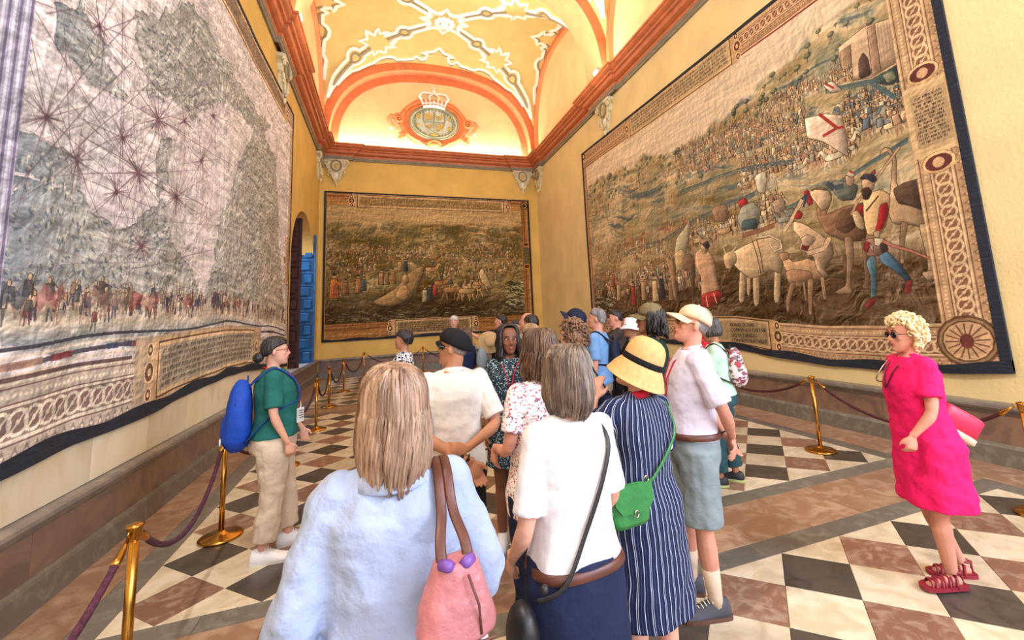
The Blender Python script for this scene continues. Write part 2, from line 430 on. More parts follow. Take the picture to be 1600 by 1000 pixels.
# ---- stucco ribs: ribbons laid on the vault
def on_vault(x, y, bay, off):
    e = .02
    z = vz(x, y, bay)
    return Vector((x, y, z-off))
def ribbon(b, pts2, width, bay, off=.045, closed=False):
    """pts2: plan polyline; makes a raised flat band on the vault"""
    P = []
    n = len(pts2)
    seg = list(zip(pts2, pts2[1:]+([pts2[0]] if closed else [])))
    if not closed: seg = seg[:n-1]
    for a, c in seg:
        L = math.dist(a, c); k = max(1, int(L/.14))
        for i in range(k): P.append((a[0]+(c[0]-a[0])*i/k, a[1]+(c[1]-a[1])*i/k))
    if not closed: P.append(pts2[-1])
    W = [on_vault(x, y, bay, 0) for x, y in P]; m = len(W); rows = []
    for i in range(m):
        d = W[(i+1) % m]-W[i-1] if closed else W[min(i+1, m-1)]-W[max(i-1, 0)]
        d.normalize()
        x, y = P[i]; e = .03
        gx = Vector((2*e, 0, vz(min(x+e, XR-.01), y, bay)-vz(max(x-e, XL+.01), y, bay))); gy = Vector((0, 2*e, vz(x, y+e, bay)-vz(x, y-e, bay)))
        nn = gx.cross(gy).normalized()
        if nn.z > 0: nn = -nn
        s = d.cross(nn).normalized()*width/2
        rows.append([W[i]-s-nn*.02, W[i]-s*.8+nn*off, W[i]+s*.8+nn*off, W[i]+s-nn*.02])
    if closed: rows.append(rows[0])
    b.grid(rows, smooth=False)
def ornaments(bay):
    yc, B = (bay[0]+bay[1])/2, (bay[1]-bay[0])/2
    for sx in (-1, 1):
        for sy in (-1, 1):
            C0 = Vector((CX+sx*HA*.955, yc+sy*B*.955)); C1 = Vector((CX+sx*.42, yc+sy*.42*B/HA))
            d = C1-C0; L = d.length; d.normalize(); nrm = Vector((-d.y, d.x))
            def W(s, l): q = C0+d*(s*L)+nrm*l; return (q.x, q.y)
            # outline of the diagonal rib: straight, circle, star, circle, straight
            def side(sg):
                pts = [(.02, .0)]; pts += [(.10, .10)]
                def circ(c, r, k=6):
                    a0 = math.asin(min(1, .115/r))
                    return [(c-r*1.1*math.cos(a)/L, r*1.15*math.sin(a)) for a in [a0+(math.pi-2*a0)*i/k for i in range(k+1)]]
                pts += circ(.30, .25)
                c = .52
                st = [(-.30, .12), (-.42, .30), (-.20, .25), (-.10, .46), (.04, .26), (.26, .42), (.22, .24), (.46, .20), (.28, .12)]
                pts += [(c+u*1.2/L, v*1.25) for u, v in st]
                pts += circ(.76, .24); pts += [(1.0, .115)]
                return [W(s, sg*l) for s, l in pts]
            b = MB(); ribbon(b, side(1), .12, bay); ribbon(b, side(-1), .12, bay); b.build('stucco_rib', M_white, CEIL)
            b = MB(); ribbon(b, [W(.08, 0), W(.26, 0)], .09, bay, .02); ribbon(b, [W(.34, 0), W(.44, 0)], .1, bay, .02); ribbon(b, [W(.60, 0), W(.72, 0)], .1, bay, .02); ribbon(b, [W(.80, 0), W(1.0, 0)], .1, bay, .02)
            for c, r in ((.30, .15), (.76, .15)):
                ribbon(b, [W(c+r*math.cos(t)/L, r*math.sin(t)) for t in [2*math.pi*i/12 for i in range(12)]], .07, bay, .03, True)
            b.build('grey_channel', M_stgrey, CEIL)
    # central boss
    b = MB(); pts = []
    for i in range(24):
        a = 2*math.pi*i/24; r = .62 if i % 3 == 0 else .42
        pts.append((CX+r*math.cos(a)*1.25, yc+r*math.sin(a)))
    ribbon(b, pts, .13, bay, .05, True); br = b.build('boss_frame', M_white, CEIL)
    b = MB()
    for i in range(11):
        a = 2*math.pi*i/11; b.ell((CX+.2*math.cos(a)*1.3, yc+.2*math.sin(a), ZS+RT-.08), (.1, .09, .1), nu=8, nv=6)
    b.ell((CX, yc, ZS+RT-.12), (.14, .12, .14), nu=10, nv=6); b.build('boss', M_white, br)
    # edge friezes following the four arches
    def edge(fn, half):
        # fn(s in -1..1, inward distance) -> plan point
        k = half
        pr = [(-.93, .06), (-.80, .20), (-.74, .10), (-.60, .20), (-.55, .36), (-.48, .42), (-.42, .36), (-.38, .20), (-.24, .26), (-.20, .44), (-.15, .24), (-.12, .34), (-.10, .60), (-.16, .66), (-.05, .80), (0, 1.05)]
        pr = pr+[(-s, l) for s, l in pr[::-1][1:]]
        b = MB(); ribbon(b, [fn(s, l) for s, l in pr], .13, bay); b.build('stucco_frieze', M_white, CEIL)
        b = MB(); ribbon(b, [fn(s, max(.05, l-.13)) for s, l in pr[1:-1]], .06, bay, .02); b.build('grey_channel', M_stgrey, CEIL)
    edge(lambda s, l: (CX+s*HA*.93, bay[1]-.05-l*1.15), HA); edge(lambda s, l: (CX+s*HA*.93, bay[0]+.05+l*1.15), HA)
    edge(lambda s, l: (XL+.1+l*.85*(1 if True else 0), yc+s*B*.93), B); edge(lambda s, l: (XR-.1-l*.85, yc+s*B*.93), B)
for bay in BAYS[:2]: ornaments(bay)

# ---- medallion on the far lunette
def px_far(x, y, Yw=YF):
    d = CR*((x-PPX)/F_PX)-CU*((y-PPY)/F_PX)+CF; t = Yw/d.y
    return d.x*t, CAM_H+d.z*t
MX, MZ = 1.81, 9.45
cart = empty('cartouche', (MX, YF-.035, MZ), 0, 'orange stucco cartouche with quartered arms and white crown on the far lunette', 'coat of arms')
F2 = lambda u, v, t: (u, -t, v)
b = MB(); out = []
for i in range(64):
    a = 2*math.pi*i/64; rx, rz = 1.32, .98
    w = 1+.05*max(0, math.cos(6*a+.4))
    out.append((rx*w*math.cos(a), rz*w*math.sin(a)+.02))
b.prism(out, F2, 0, .09); b.build('plate', M_orange, cart)
def ringb(b, rx, rz, w, y, n=48, cx=0, cz=0, a0=0, a1=2*math.pi, r=None):
    r = r or w
    pts = [(cx+rx*math.cos(a0+(a1-a0)*i/n), -y, cz+rz*math.sin(a0+(a1-a0)*i/n)) for i in range(n+1)]
    b.tube(pts, r, 8)
b = MB(); ringb(b, 1.24, .90, .06, .09); ringb(b, 1.08, .76, .035, .10, a0=.3, a1=math.pi-.3)
for sx in (-1, 1):                                   # scrolls and drops
    for cz, cx0, R in ((.06, 1.34, .2), (-.62, 1.2, .13)):
        pts = [(sx*(cx0+R*(1-i/26)*math.cos(i*.5)), -.13, cz+R*(1-i/26)*math.sin(i*.5)) for i in range(24)]
        b.tube(pts, .045, 7)
    b.tube([(sx*1.36, -.1, .1), (sx*1.62, -.12, .16), (sx*1.72, -.12, .02), (sx*1.55, -.1, -.2), (sx*1.35, -.1, -.35)], [.05, .07, .07, .05, .03], 7)
    b.tube([(sx*1.1, -.1, -.62), (sx*1.35, -.12, -.72), (sx*1.2, -.12, -.84)], [.05, .06, .04], 7)
    b.tube([(sx*.12, -.12, -1.12), (sx*.3, -.12, -1.0), (sx*.5, -.12, -.86), (sx*.6, -.1, -.72)], [.05, .07, .06, .04], 7)
b.ell((0, -.14, -.92), (.22, .05, .15)); ringb(b, .25, .18, .04, .14, 24, 0, -.92)
for i in range(5): b.ell((-.2+i*.1, -.12, -1.13-.04*(2-abs(i-2))), (.06, .05, .07), nu=8, nv=6)
b.build('scrollwork', mat('light_orange_stucco', (240, 150, 92), .6), cart)
for x, z in ((-1.6, -.35), (1.6, -.35), (-1.22, -1.0), (1.22, -1.0), (-.28, -1.28), (.28, -1.28)):
    b = MB(); b.ell((x, -.12, z), (.055, .055, .08), nu=8, nv=6); b.build('drop', M_white, cart)
b = MB(); b.prism([(.94*math.cos(2*math.pi*i/48), .68*math.sin(2*math.pi*i/48)) for i in range(48)], F2, .09, .13); ov = b.build('oval_shield', mat('pale_shield', (214, 218, 206), .5), cart)
b = MB(); ringb(b, .93, .68, .03, .13); ringb(b, .80, .6, .03, .14)
for i in range(34):
    a = 2*math.pi*i/34; b.ell((.72*math.cos(a), -.14, .54*math.sin(a)), (.045, .03, .045), nu=6, nv=4)
b.tube([(-.4, -.15, .46), (-.42, -.15, .1), (-.34, -.15, -.2), (-.12, -.15, -.38), (0, -.15, -.42), (.12, -.15, -.38), (.34, -.15, -.2), (.42, -.15, .1), (.4, -.15, .46)], .03, 6)
b.tube([(0, -.15, .46), (0, -.15, -.4)], .025, 6); b.tube([(-.4, -.15, .04), (.4, -.15, .04)], .025, 6)
b.build('shield_border', M_sage, ov)
b = MB()
def castle(cx, cz, s):
    b.box((cx-.13*s, -.165, cz-.14*s), (cx+.13*s, -.13, cz+.05*s))
    for k in (-1, 0, 1): b.box((cx+k*.1*s-.035*s, -.17, cz+.04*s), (cx+k*.1*s+.035*s, -.13, cz+(.16 if k == 0 else .11)*s))
def beast(cx, cz, s):
    b.ell((cx, -.14, cz), (.11*s, .03, .055*s), nu=8, nv=5); b.ell((cx+.09*s, -.145, cz+.08*s), (.045*s, .03, .05*s), nu=8, nv=5)
    for dx, dz in ((-.09, -.11), (-.03, -.12), (.06, -.1), (.12, -.02)): b.tube([(cx+dx*.6*s, -.145, cz-.02*s), (cx+dx*s, -.145, cz+dz*s)], .018*s, 5)
    b.tube([(cx-.1*s, -.145, cz), (cx-.17*s, -.145, cz+.08*s), (cx-.12*s, -.145, cz+.14*s)], .015*s, 5)
for fn_, a_ in ((castle, (-.2, .26, 1)), (castle, (.2, -.16, .95)), (beast, (.2, .25, 1.1)), (beast, (-.2, -.16, 1.05)), (castle, (-.6, .22, .7)), (beast, (.6, .2, .8)), (beast, (-.62, -.15, .7)), (castle, (.6, -.2, .6))):
    b = MB(); fn_(*a_); b.build('carved_'+fn_.__name__, M_gold, ov)
b = MB(); b.ell((0, -.14, -.5), (.2, .03, .08), nu=8, nv=5); b.build('carved_fruit', M_gold, ov)
b = MB()                                              # crown
cz0 = .62
b.tube([(-.42+.84*i/12, -.16-.05*math.sin(math.pi*i/12), cz0+.05*math.sin(math.pi*i/12)) for i in range(13)], .06, 7)
b.tube([(-.42+.84*i/12, -.16-.05*math.sin(math.pi*i/12), cz0+.13+.05*math.sin(math.pi*i/12)) for i in range(13)], .035, 7)
for i in range(7):
    x = -.42+.14*i; h = .2 if i % 2 == 0 else .14
    b.tube([(x, -.17, cz0+.1), (x*1.12, -.17, cz0+.1+h)], [.05, .02], 6); b.ell((x*1.14, -.17, cz0+.12+h), (.045, .04, .05), nu=7, nv=5)
for sx in (-1, 1):
    b.tube([(sx*.46, -.17, cz0+.25), (sx*.56, -.17, cz0+.42), (sx*.46, -.17, cz0+.58), (sx*.22, -.18, cz0+.60), (0, -.18, cz0+.56)], [.045, .06, .055, .045, .04], 7)
    b.tube([(sx*.15, -.2, cz0+.22), (sx*.18, -.22, cz0+.45), (0, -.2, cz0+.57)], [.03, .035, .03], 6)
b.ell((0, -.18, cz0+.66), (.08, .07, .08)); b.tube([(0, -.18, cz0+.7), (0, -.18, cz0+.88)], .03, 6); b.tube([(-.09, -.18, cz0+.81), (.09, -.18, cz0+.81)], .03, 6)
b.build('crown', M_white, cart, label='white stucco crown')

# ---- consoles under the cornice
def console(label, fn, group=None):
    """fn(u, d, z) -> world: u along the wall, d out"""
    root = link('wall_console', None, None, label, 'console', group, None, fn(0, 0, 7.72))
    inv = Vector(fn(0, 0, 7.72))
    G = lambda u, d, v: tuple(Vector(fn(u, d, 7.72+v))-inv)
    b = MB(); outl = [(-.40, 0), (-.40, -.08), (-.30, -.12), (-.36, -.24), (-.30, -.36), (-.22, -.40), (-.20, -.56), (-.14, -.72), (-.06, -.84), (0, -.92), (.06, -.84), (.14, -.72), (.20, -.56), (.22, -.40), (.30, -.36), (.36, -.24), (.30, -.12), (.40, -.08), (.40, 0)]
    b.prism(outl, lambda u, v, t: G(u, t*(1-.5*min(1, max(0, -v))), v), 0, .12); b.build('back_plate', M_cream, root)
    b = MB(); n = 22
    b.tube([G(.165*math.cos(2*math.pi*i/n), .135, -.24+.20*math.sin(2*math.pi*i/n)) for i in range(n+1)], .032, 7)
    b.build('oval_ring', M_stgrey, root)
    b = MB(); b.ell(G(0, .01, -.24), (.13, .13, .17), nu=16, nv=9); b.build('oval_boss', M_gold, root)
    b = MB()
    for s in (-1, 1):
        b.tube([G(s*(.33+.10*(1-i/18)*math.cos(i*.55)), .13, -.17+.12*(1-i/18)*math.sin(i*.55)) for i in range(17)], .03, 6)
        b.tube([G(s*.24, .1, -.38), G(s*.28, .12, -.5), G(s*.2, .12, -.56), G(s*.17, .1, -.48)], .028, 6)
        b.tube([G(s*.16, .11, -.46), G(s*.13, .12, -.66), G(s*.05, .11, -.8)], .03, 6)
        b.ell(G(s*.27, .12, -.6), (.03, .03, .04), nu=7, nv=5)
    b.tube([G(-.36, .12, -.03), G(.36, .12, -.03)], .04, 6)
    b.ell(G(0, .1, -.93), (.04, .04, .07), nu=8, nv=6); b.build('scroll', M_cream, root)
    b = MB(); b.ell(G(0, .03, -.58), (.08, .08, .13), nu=12, nv=8); b.build('tongue', M_white, root)
console('cream scrolled console under the cornice between the left tapestry and the vault arch', lambda u, d, z: (XL+d, 10.6+u, z))
console('cream scrolled console on the right wall above the right tapestry', lambda u, d, z: (XR-d, 10.6-u, z))
console('cream scrolled console at the left end of the far wall', lambda u, d, z: (XL+.55+u, YF-d, z))
console('cream scrolled console at the right end of the far wall', lambda u, d, z: (XR-.62+u, YF-d, z))
console('narrow cream console at the far end of the left wall, beside the corner', lambda u, d, z: (XL+d, YF-.5+u, z))
console('narrow cream console at the far end of the right wall, beside the corner', lambda u, d, z: (XR-d, YF-.5-u, z))

# ---- floodlights standing on the cornice
for x, y, s, lb in ((XL+.36, 9.85, 1, 'small white floodlight standing on the left cornice'), (XR-.36, 10.2, -1, 'small dark framed floodlight standing on the right cornice')):
    r = empty('floodlight', (x, y, 8.23), 0, lb, 'lamp')
    M = Matrix.Rotation(s*.5, 4, 'Y')
    b = MB(); b.box((-.05, -.13, .06), (.05, .13, .24), M); b.build('housing', mat('lamp_housing', (90, 70, 60), .4) if s < 0 else M_white, r)
    b = MB(); b.box((s*.05, -.11, .08), (s*.055, .11, .22), M); b.build('lens', mat('lamp_lens', (250, 250, 250), .3, emit=(1, .97, .9, 4)), r)
    b = MB(); b.box((-.03, -.03, -.01), (.03, .03, .08)); b.build('bracket', M_grey, r)

# ---- doors in the arch
def leaf(name, x0, x1, y, z0, z1, mm, cols, label):
    r = link(name, None, None, label, 'door', None, 'structure', ((x0+x1)/2, y, z0))
    w, h = x1-x0, z1-z0
    b = MB(); b.box((-w/2, 0, 0), (w/2, .07, h)); b.build('door_board', mm, r)
    rows = 10
    for i in range(rows):
        zc = (i+.5)*h/rows
        lay = ((-.25*w, .34*w), (.22*w, .34*w)) if i % 2 == 0 else ((0, .62*w),)
        for cx, ww in lay:
            b = MB(); hw, hh = ww/2, h/rows*.36
            b.add([(cx-hw, -.005, zc-hh), (cx+hw, -.005, zc-hh), (cx+hw, -.005, zc+hh), (cx-hw, -.005, zc+hh),
                   (cx-hw*.8, -.04, zc-hh*.78), (cx+hw*.8, -.04, zc-hh*.78), (cx+hw*.8, -.04, zc+hh*.78), (cx-hw*.8, -.04, zc+hh*.78)],
                  [(0,1,5,4),(1,2,6,5),(2,3,7,6),(3,0,4,7),(4,5,6,7)], False)
            b.build('door_panel', cols, r)
    for k in range(rows+1):
        b = MB(); b.box((-w/2, -.02, k*h/rows-.025), (w/2, 0.0, k*h/rows+.025)); b.build('door_rail', cols, r)
    for s in (-1, 1):
        b = MB(); b.box((s*w/2-.03, -.022, 0), (s*w/2+.03, .0, h)); b.build('door_stile', cols, r)
leaf('door_1', XL-.62, XL+.06, 15.94, .60, 4.72, mat('blue_door_wood', (20, 74, 122), .4, vary=.2), mat('blue_door_moulding', (28, 96, 152), .4, vary=.2), 'tall blue panelled door leaf open in the left arch')
leaf('door_2', XL-.62, XL-.10, 14.3, .36, 4.9, mat('dark_door_wood', (52, 26, 24), .5, vary=.2), mat('dark_door_moulding', (70, 34, 30), .5, vary=.2), 'tall dark brown panelled door leaf in front of the blue one')
area('side_room_light', (XL-1.4, 15.0, 4.6), (XL-1.2, 16.0, 1.0), 1.0, 1.0, 60, (.75, .85, 1.0))
# ============================================================ woven tapestries (flat print painted into a generated weave pattern)
def back(x, y, axis, val):
    d = CR*((x-PPX)/F_PX)-CU*((y-PPY)/F_PX)+CF; t = val/d[axis]
    return Vector((d.x*t, d.y*t, CAM_H+d.z*t))
def fbm(h, w, fy, fx, octv=5, seed=0, gain=.55):
    g = np.random.default_rng(seed); out = np.zeros((h, w)); amp = 1; tot = 0
    for o in range(octv):
        ny, nx = max(2, int(fy)+2), max(2, int(fx)+2)
        a = g.random((ny, nx))
        yy = np.linspace(0, ny-1.001, h); xx = np.linspace(0, nx-1.001, w)
        y0 = yy.astype(int); x0 = xx.astype(int); ty = yy-y0; tx = xx-x0
        ty = ty*ty*(3-2*ty); tx = tx*tx*(3-2*tx)
        r0 = a[y0][:, x0]*(1-tx)+a[y0][:, x0+1]*tx; r1 = a[y0+1][:, x0]*(1-tx)+a[y0+1][:, x0+1]*tx
        out += amp*(r0*(1-ty)[:, None]+r1*ty[:, None]); tot += amp; amp *= gain; fy *= 2; fx *= 2
    return out/tot
def warp(a, dy, dx):
    h, w = a.shape[:2]; yy, xx = np.mgrid[0:h, 0:w]
    return a[np.clip((yy+dy).astype(int), 0, h-1), np.clip((xx+dx).astype(int), 0, w-1)]
class Canvas:
    def __init__(s, w, h, to): s.w, s.h, s.to = w, h, to; s.a = np.zeros((h, w, 3))
    def poly(s, pts, c, al=1.0, shade=0.0):
        x = np.array([p[0] for p in pts]); y = np.array([p[1] for p in pts])
        x0, x1 = int(max(0, x.min())), int(min(s.w-1, x.max()+1)); y0, y1 = int(max(0, y.min())), int(min(s.h-1, y.max()+1))
        if x1 <= x0 or y1 <= y0: return
        gy, gx = np.mgrid[y0:y1+1, x0:x1+1]; ins = np.zeros(gx.shape, bool); n = len(x)
        for i in range(n):
            xa, ya, xb, yb = x[i], y[i], x[(i+1) % n], y[(i+1) % n]
            if ya == yb: continue
            ins ^= ((gy+.5 >= min(ya, yb)) & (gy+.5 < max(ya, yb)) & (gx+.5 < xa+(gy+.5-ya)*(xb-xa)/(yb-ya)))
        r = s.a[y0:y1+1, x0:x1+1]; col = np.array(c, float)
        if shade:
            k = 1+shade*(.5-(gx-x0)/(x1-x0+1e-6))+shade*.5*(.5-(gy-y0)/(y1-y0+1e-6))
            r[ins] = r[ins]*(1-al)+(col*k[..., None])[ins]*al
        else: r[ins] = r[ins]*(1-al)+col*al
    def model(s, q):
        x = [p[0] for p in q]; y = [p[1] for p in q]
        x0, x1 = int(max(0, min(x)-1)), int(min(s.w-1, max(x)+2)); y0, y1 = int(max(0, min(y)-1)), int(min(s.h-1, max(y)+2))
        if x1 <= x0+2 or y1 <= y0+2: return
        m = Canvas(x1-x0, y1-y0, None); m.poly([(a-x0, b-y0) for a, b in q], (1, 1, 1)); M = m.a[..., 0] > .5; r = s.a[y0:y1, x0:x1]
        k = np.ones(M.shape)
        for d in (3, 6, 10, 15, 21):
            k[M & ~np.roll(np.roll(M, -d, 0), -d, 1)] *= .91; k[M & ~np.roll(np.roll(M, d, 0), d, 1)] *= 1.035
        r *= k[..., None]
    def line(s, pts, wd, c, al=1.0):
        if not hasattr(wd, '__len__'): wd = [wd]*len(pts)
        for (a, b, w0, w1) in zip(pts, pts[1:], wd, wd[1:]):
            dx, dy = b[0]-a[0], b[1]-a[1]; L = math.hypot(dx, dy) or 1
            nx, ny = -dy/L/2, dx/L/2
            s.poly([(a[0]+nx*w0, a[1]+ny*w0), (b[0]+nx*w1, b[1]+ny*w1), (b[0]-nx*w1, b[1]-ny*w1), (a[0]-nx*w0, a[1]-ny*w0)], c, al)
    def ell(s, cx, cy, rx, ry, c, al=1.0, rot=0, shade=0, n=14):
        s.poly([(cx+rx*math.cos(t)*math.cos(rot)-ry*math.sin(t)*math.sin(rot), cy+rx*math.cos(t)*math.sin(rot)+ry*math.sin(t)*math.cos(rot)) for t in [2*math.pi*i/n for i in range(n)]], c, al, shade)
    def ring(s, cx, cy, rx, ry, wd, c, al=1.0, n=14, a0=0, a1=2*math.pi):
        s.line([(cx+rx*math.cos(a0+(a1-a0)*i/n), cy+ry*math.sin(a0+(a1-a0)*i/n)) for i in range(n+1)], wd, c, al)
    # -- in photograph directions, carried to the cloth
    def P(s, pts): return [s.to(x, y) for x, y in pts]
    def ppoly(s, pts, c, al=1.0, shade=.35, edge=(70, 54, 42), ew=2.0, sharp=False):
        q = s.P(pts); cxx = sum(a for a, _ in q)/len(q); cyy = sum(b for _, b in q)/len(q); n = len(q)
        # rounded, woven outline and modelling
        r = []
        for i in range(n):
            a, b_, c_ = q[i-1], q[i], q[(i+1) % n]
            r += [((b_[0]*6+a[0])/7, (b_[1]*6+a[1])/7), ((b_[0]*6+c_[0])/7, (b_[1]*6+c_[1])/7)]
        q = q if sharp else r; c = tuple(v*.93+8 for v in c); s.poly(q, tuple(v*.62 for v in c), al, 0)
        s.poly(q, c, al, shade*.6); s.model(q)
        if edge: s.line(q+[q[0]], ew, edge, .75)
    def pline(s, pts, wd, c, edge=None):
        q = s.P(pts)
        if edge: s.line(q, [w+3 for w in wd] if hasattr(wd, '__len__') else wd+3, edge, .8)
        s.line(q, wd, c)
DK = (58, 46, 38)
def glyph_man(cv, x, y, s, g, pal, spear=.3):
    """small figure with feet at x,y and height s (canvas px, y downwards)"""
    c = pal[g.integers(len(pal))]; c2 = pal[g.integers(len(pal))]; k = g.uniform(.85, 1.12); c = tuple(v*k for v in c)
    ln = g.uniform(-.12, .12)*s; w = s*g.uniform(.12, .17)
    for q in (-1, 1): cv.line([(x+q*w*.4, y-s*.45), (x+q*w*g.uniform(.3, 1.3), y)], [w*.8, w*.4], c2, .95)
    cv.poly([(x-w*1.1, y-s*.42), (x-w*.95+ln*.5, y-s*.82), (x+w*.95+ln*.5, y-s*.82), (x+w*1.1, y-s*.42)], DK, .9)
    cv.poly([(x-w*.85, y-s*.44), (x-w*.75+ln*.5, y-s*.8), (x+w*.6+ln*.5, y-s*.8), (x+w*.7, y-s*.44)], c, 1, .5)
    cv.ell(x+ln*.6, y-s*.9, s*.085, s*.105, DK, .9, n=8); cv.ell(x+ln*.6-s*.01, y-s*.9, s*.06, s*.08, (196, 160, 120), 1, n=8)
    cv.line([(x+w*.8+ln*.5, y-s*.76), (x+w*g.uniform(1.4, 2.4), y-s*g.uniform(.45, .95))], [w*.5, w*.35], c, .95)
    if g.random() < spear: cv.line([(x+w*1.5, y-s*.1), (x+w*g.uniform(.6, 2.2), y-s*1.6)], max(1, s*.02), DK, .7)
def glyph_horse(cv, x, y, s, g, pal, flip=1):
    c = pal[g.integers(len(pal))]; f = flip
    def p(u, v): return (x+f*u*s, y-v*s)
    for u0, u1 in ((-.42, -.5), (-.3, -.2), (.28, .2), (.36, .55)): cv.line([p(u0, .5), p((u0+u1)/2+.03, .25), p(u1, 0)], [s*.12, s*.07, s*.05], c, 1)
    cv.poly([p(-.55, .55), p(-.5, .78), (p(-.1, .76)), p(.3, .8), p(.5, .62), p(.4, .44), p(0, .40), p(-.4, .42)], DK)
    cv.poly([p(-.52, .57), p(-.47, .75), (p(-.1, .73)), p(.28, .77), p(.46, .62), p(.37, .47), p(0, .43), p(-.38, .45)], c, 1, .4)
    cv.poly([p(.25, .75), p(.52, 1.12), p(.66, 1.1), p(.82, .9), p(.76, .84), p(.6, .95), p(.46, .6)], c, 1, .3); cv.line([p(.25, .75), p(.52, 1.12), p(.66, 1.1), p(.82, .9)], s*.03, DK, .8)
    cv.line([p(-.52, .72), p(-.68, .5), p(-.62, .25)], [s*.07, s*.09, s*.03], DK, .8)
def scribble(cv, x0, y0, x1, y1, rows, g, c=(40, 32, 30), vertical=False):
    """rows of blackletter-like strokes in the box"""
    H = (y1-y0)/rows
    for r in range(rows):
        y = y0+H*r; x = x0+g.uniform(0, 6)
        while x < x1-6:
            n = g.integers(3, 9)
            for i in range(n):
                if x > x1-4: break
                up = H*.2 if g.random() < .2 else 0
                cv.poly([(x, y+H*.22-up), (x+H*.13, y+H*.18-up), (x+H*.13, y+H*.74), (x, y+H*.78)], c, .9)
                if g.random() < .5: cv.poly([(x, y+H*.22), (x+H*.3, y+H*.2), (x+H*.3, y+H*.32), (x, y+H*.34)], c, .85)
                x += H*g.uniform(.24, .34)
            x += H*.35
def chain(cv, x0, y0, x1, y1, vert, base, ink, light, pitch=None):
    """border strip with guilloche chain between two bead rows"""
    cv.poly([(x0, y0), (x1, y0), (x1, y1), (x0, y1)], base)
    W = (x1-x0) if vert else (y1-y0); L = (y1-y0) if vert else (x1-x0)
    def q(l, t): return (x0+t, y0+l) if vert else (x0+l, y0+t)
    for t, wd, c in ((.03, .03, light), (.08, .02, ink), (.26, .02, ink), (.285, .035, light), (.66, .035, light), (.70, .02, ink), (.92, .02, ink), (.97, .04, light)):
        cv.line([q(0, W*t), q(L, W*t)], max(1.5, W*wd), c)
    n = int(L/(W*.085))
    for i in range(n):
        l = L*(i+.5)/n; cv.ell(*q(l, W*.17), W*.030, W*.030, light, n=6)
        if i % 2: cv.poly([q(l-W*.07, W*.88), q(l, W*.72), q(l+W*.07, W*.88)], ink, .6); cv.ell(*q(l, W*.82), W*.03, W*.03, light, n=6)
    cv.poly([q(0, W*.305), q(L, W*.305), q(L, W*.64), q(0, W*.64)], ink, .75)
    n = max(2, int(L/(W*.24)))
    for i in range(n):
        l = L*(i+.5)/n; r = W*.14
        cv.ring(*q(l, W*.475), r, r, W*.045, light, n=10); cv.ell(*q(l, W*.475), W*.035, W*.035, light, n=6)
        cv.line([q(l-W*.12, W*.6), q(l+W*.12, W*.35)], W*.03, light)
def make_image(name, arr):
    h, w = arr.shape[:2]; im = bpy.data.images.new(name, w, h, alpha=False)
    px = np.ones((h, w, 4), np.float32); px[..., :3] = np.clip(arr[::-1]/255, 0, 1); im.pixels.foreach_set(px.ravel()); im.update(); im.pack(); return im
def weathered(a, seed, sat=.86, lift=8, amt=.22):
    h, w = a.shape[:2]; e, m = emboss(h, w, seed, 70, 1.2, 6, 8); st = fbm(h, w, 110, 16, 3, seed+5)-.5; s2 = fbm(h, w, 26, 260, 2, seed+6)-.5
    a = a*(1+e[..., None]*amt*.6+st[..., None]*amt*1.6+s2[..., None]*amt)
    l = a.mean(2, keepdims=True); return np.clip(l+(a-l)*sat+lift, 0, 255)
def weave_mat(name, arr):
    m = bpy.data.materials.new(name); t, b = nt(m); N, L = t.nodes, t.links
    im = N.new('ShaderNodeTexImage'); im.image = make_image(name, arr); im.extension = 'EXTEND'
    uv = N.new('ShaderNodeUVMap'); L.new(uv.outputs[0], im.inputs[0])
    tc = N.new('ShaderNodeTexCoord'); n = N.new('ShaderNodeTexNoise'); n.inputs['Scale'].default_value = 90; n.inputs['Detail'].default_value = 3
    L.new(tc.outputs['Object'], n.inputs['Vector'])
    mr = N.new('ShaderNodeMapRange'); mr.inputs[3].default_value = .8; mr.inputs[4].default_value = 1.15; L.new(n.outputs[0], mr.inputs[0])
    vm = N.new('ShaderNodeVectorMath'); vm.operation = 'SCALE'; L.new(im.outputs[0], vm.inputs[0]); L.new(mr.outputs[0], vm.inputs['Scale'])
    L.new(vm.outputs[0], b.inputs['Base Color']); b.inputs['Roughness'].default_value = .9; b.inputs['Specular IOR Level'].default_value = .15
    w = N.new('ShaderNodeTexWave'); w.inputs['Scale'].default_value = 60; w.bands_direction = 'Z'; w.inputs['Distortion'].default_value = .6; L.new(tc.outputs['Object'], w.inputs['Vector'])
    bp = N.new('ShaderNodeBump'); bp.inputs['Strength'].default_value = .25; bp.inputs['Distance'].default_value = .01; L.new(w.outputs[0], bp.inputs['Height'])
    L.new(bp.outputs[0], b.inputs['Normal']); return m
def interp(pts, x):
    xs = [p[0] for p in pts]; ys = [p[1] for p in pts]; return float(np.interp(x, xs, ys))
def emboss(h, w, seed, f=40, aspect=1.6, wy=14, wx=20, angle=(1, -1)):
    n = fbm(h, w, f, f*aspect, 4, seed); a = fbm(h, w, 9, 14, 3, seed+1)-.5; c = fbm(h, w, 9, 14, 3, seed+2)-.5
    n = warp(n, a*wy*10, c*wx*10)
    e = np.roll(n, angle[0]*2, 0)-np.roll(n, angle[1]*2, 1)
    return np.clip(e*9, -1, 1), n

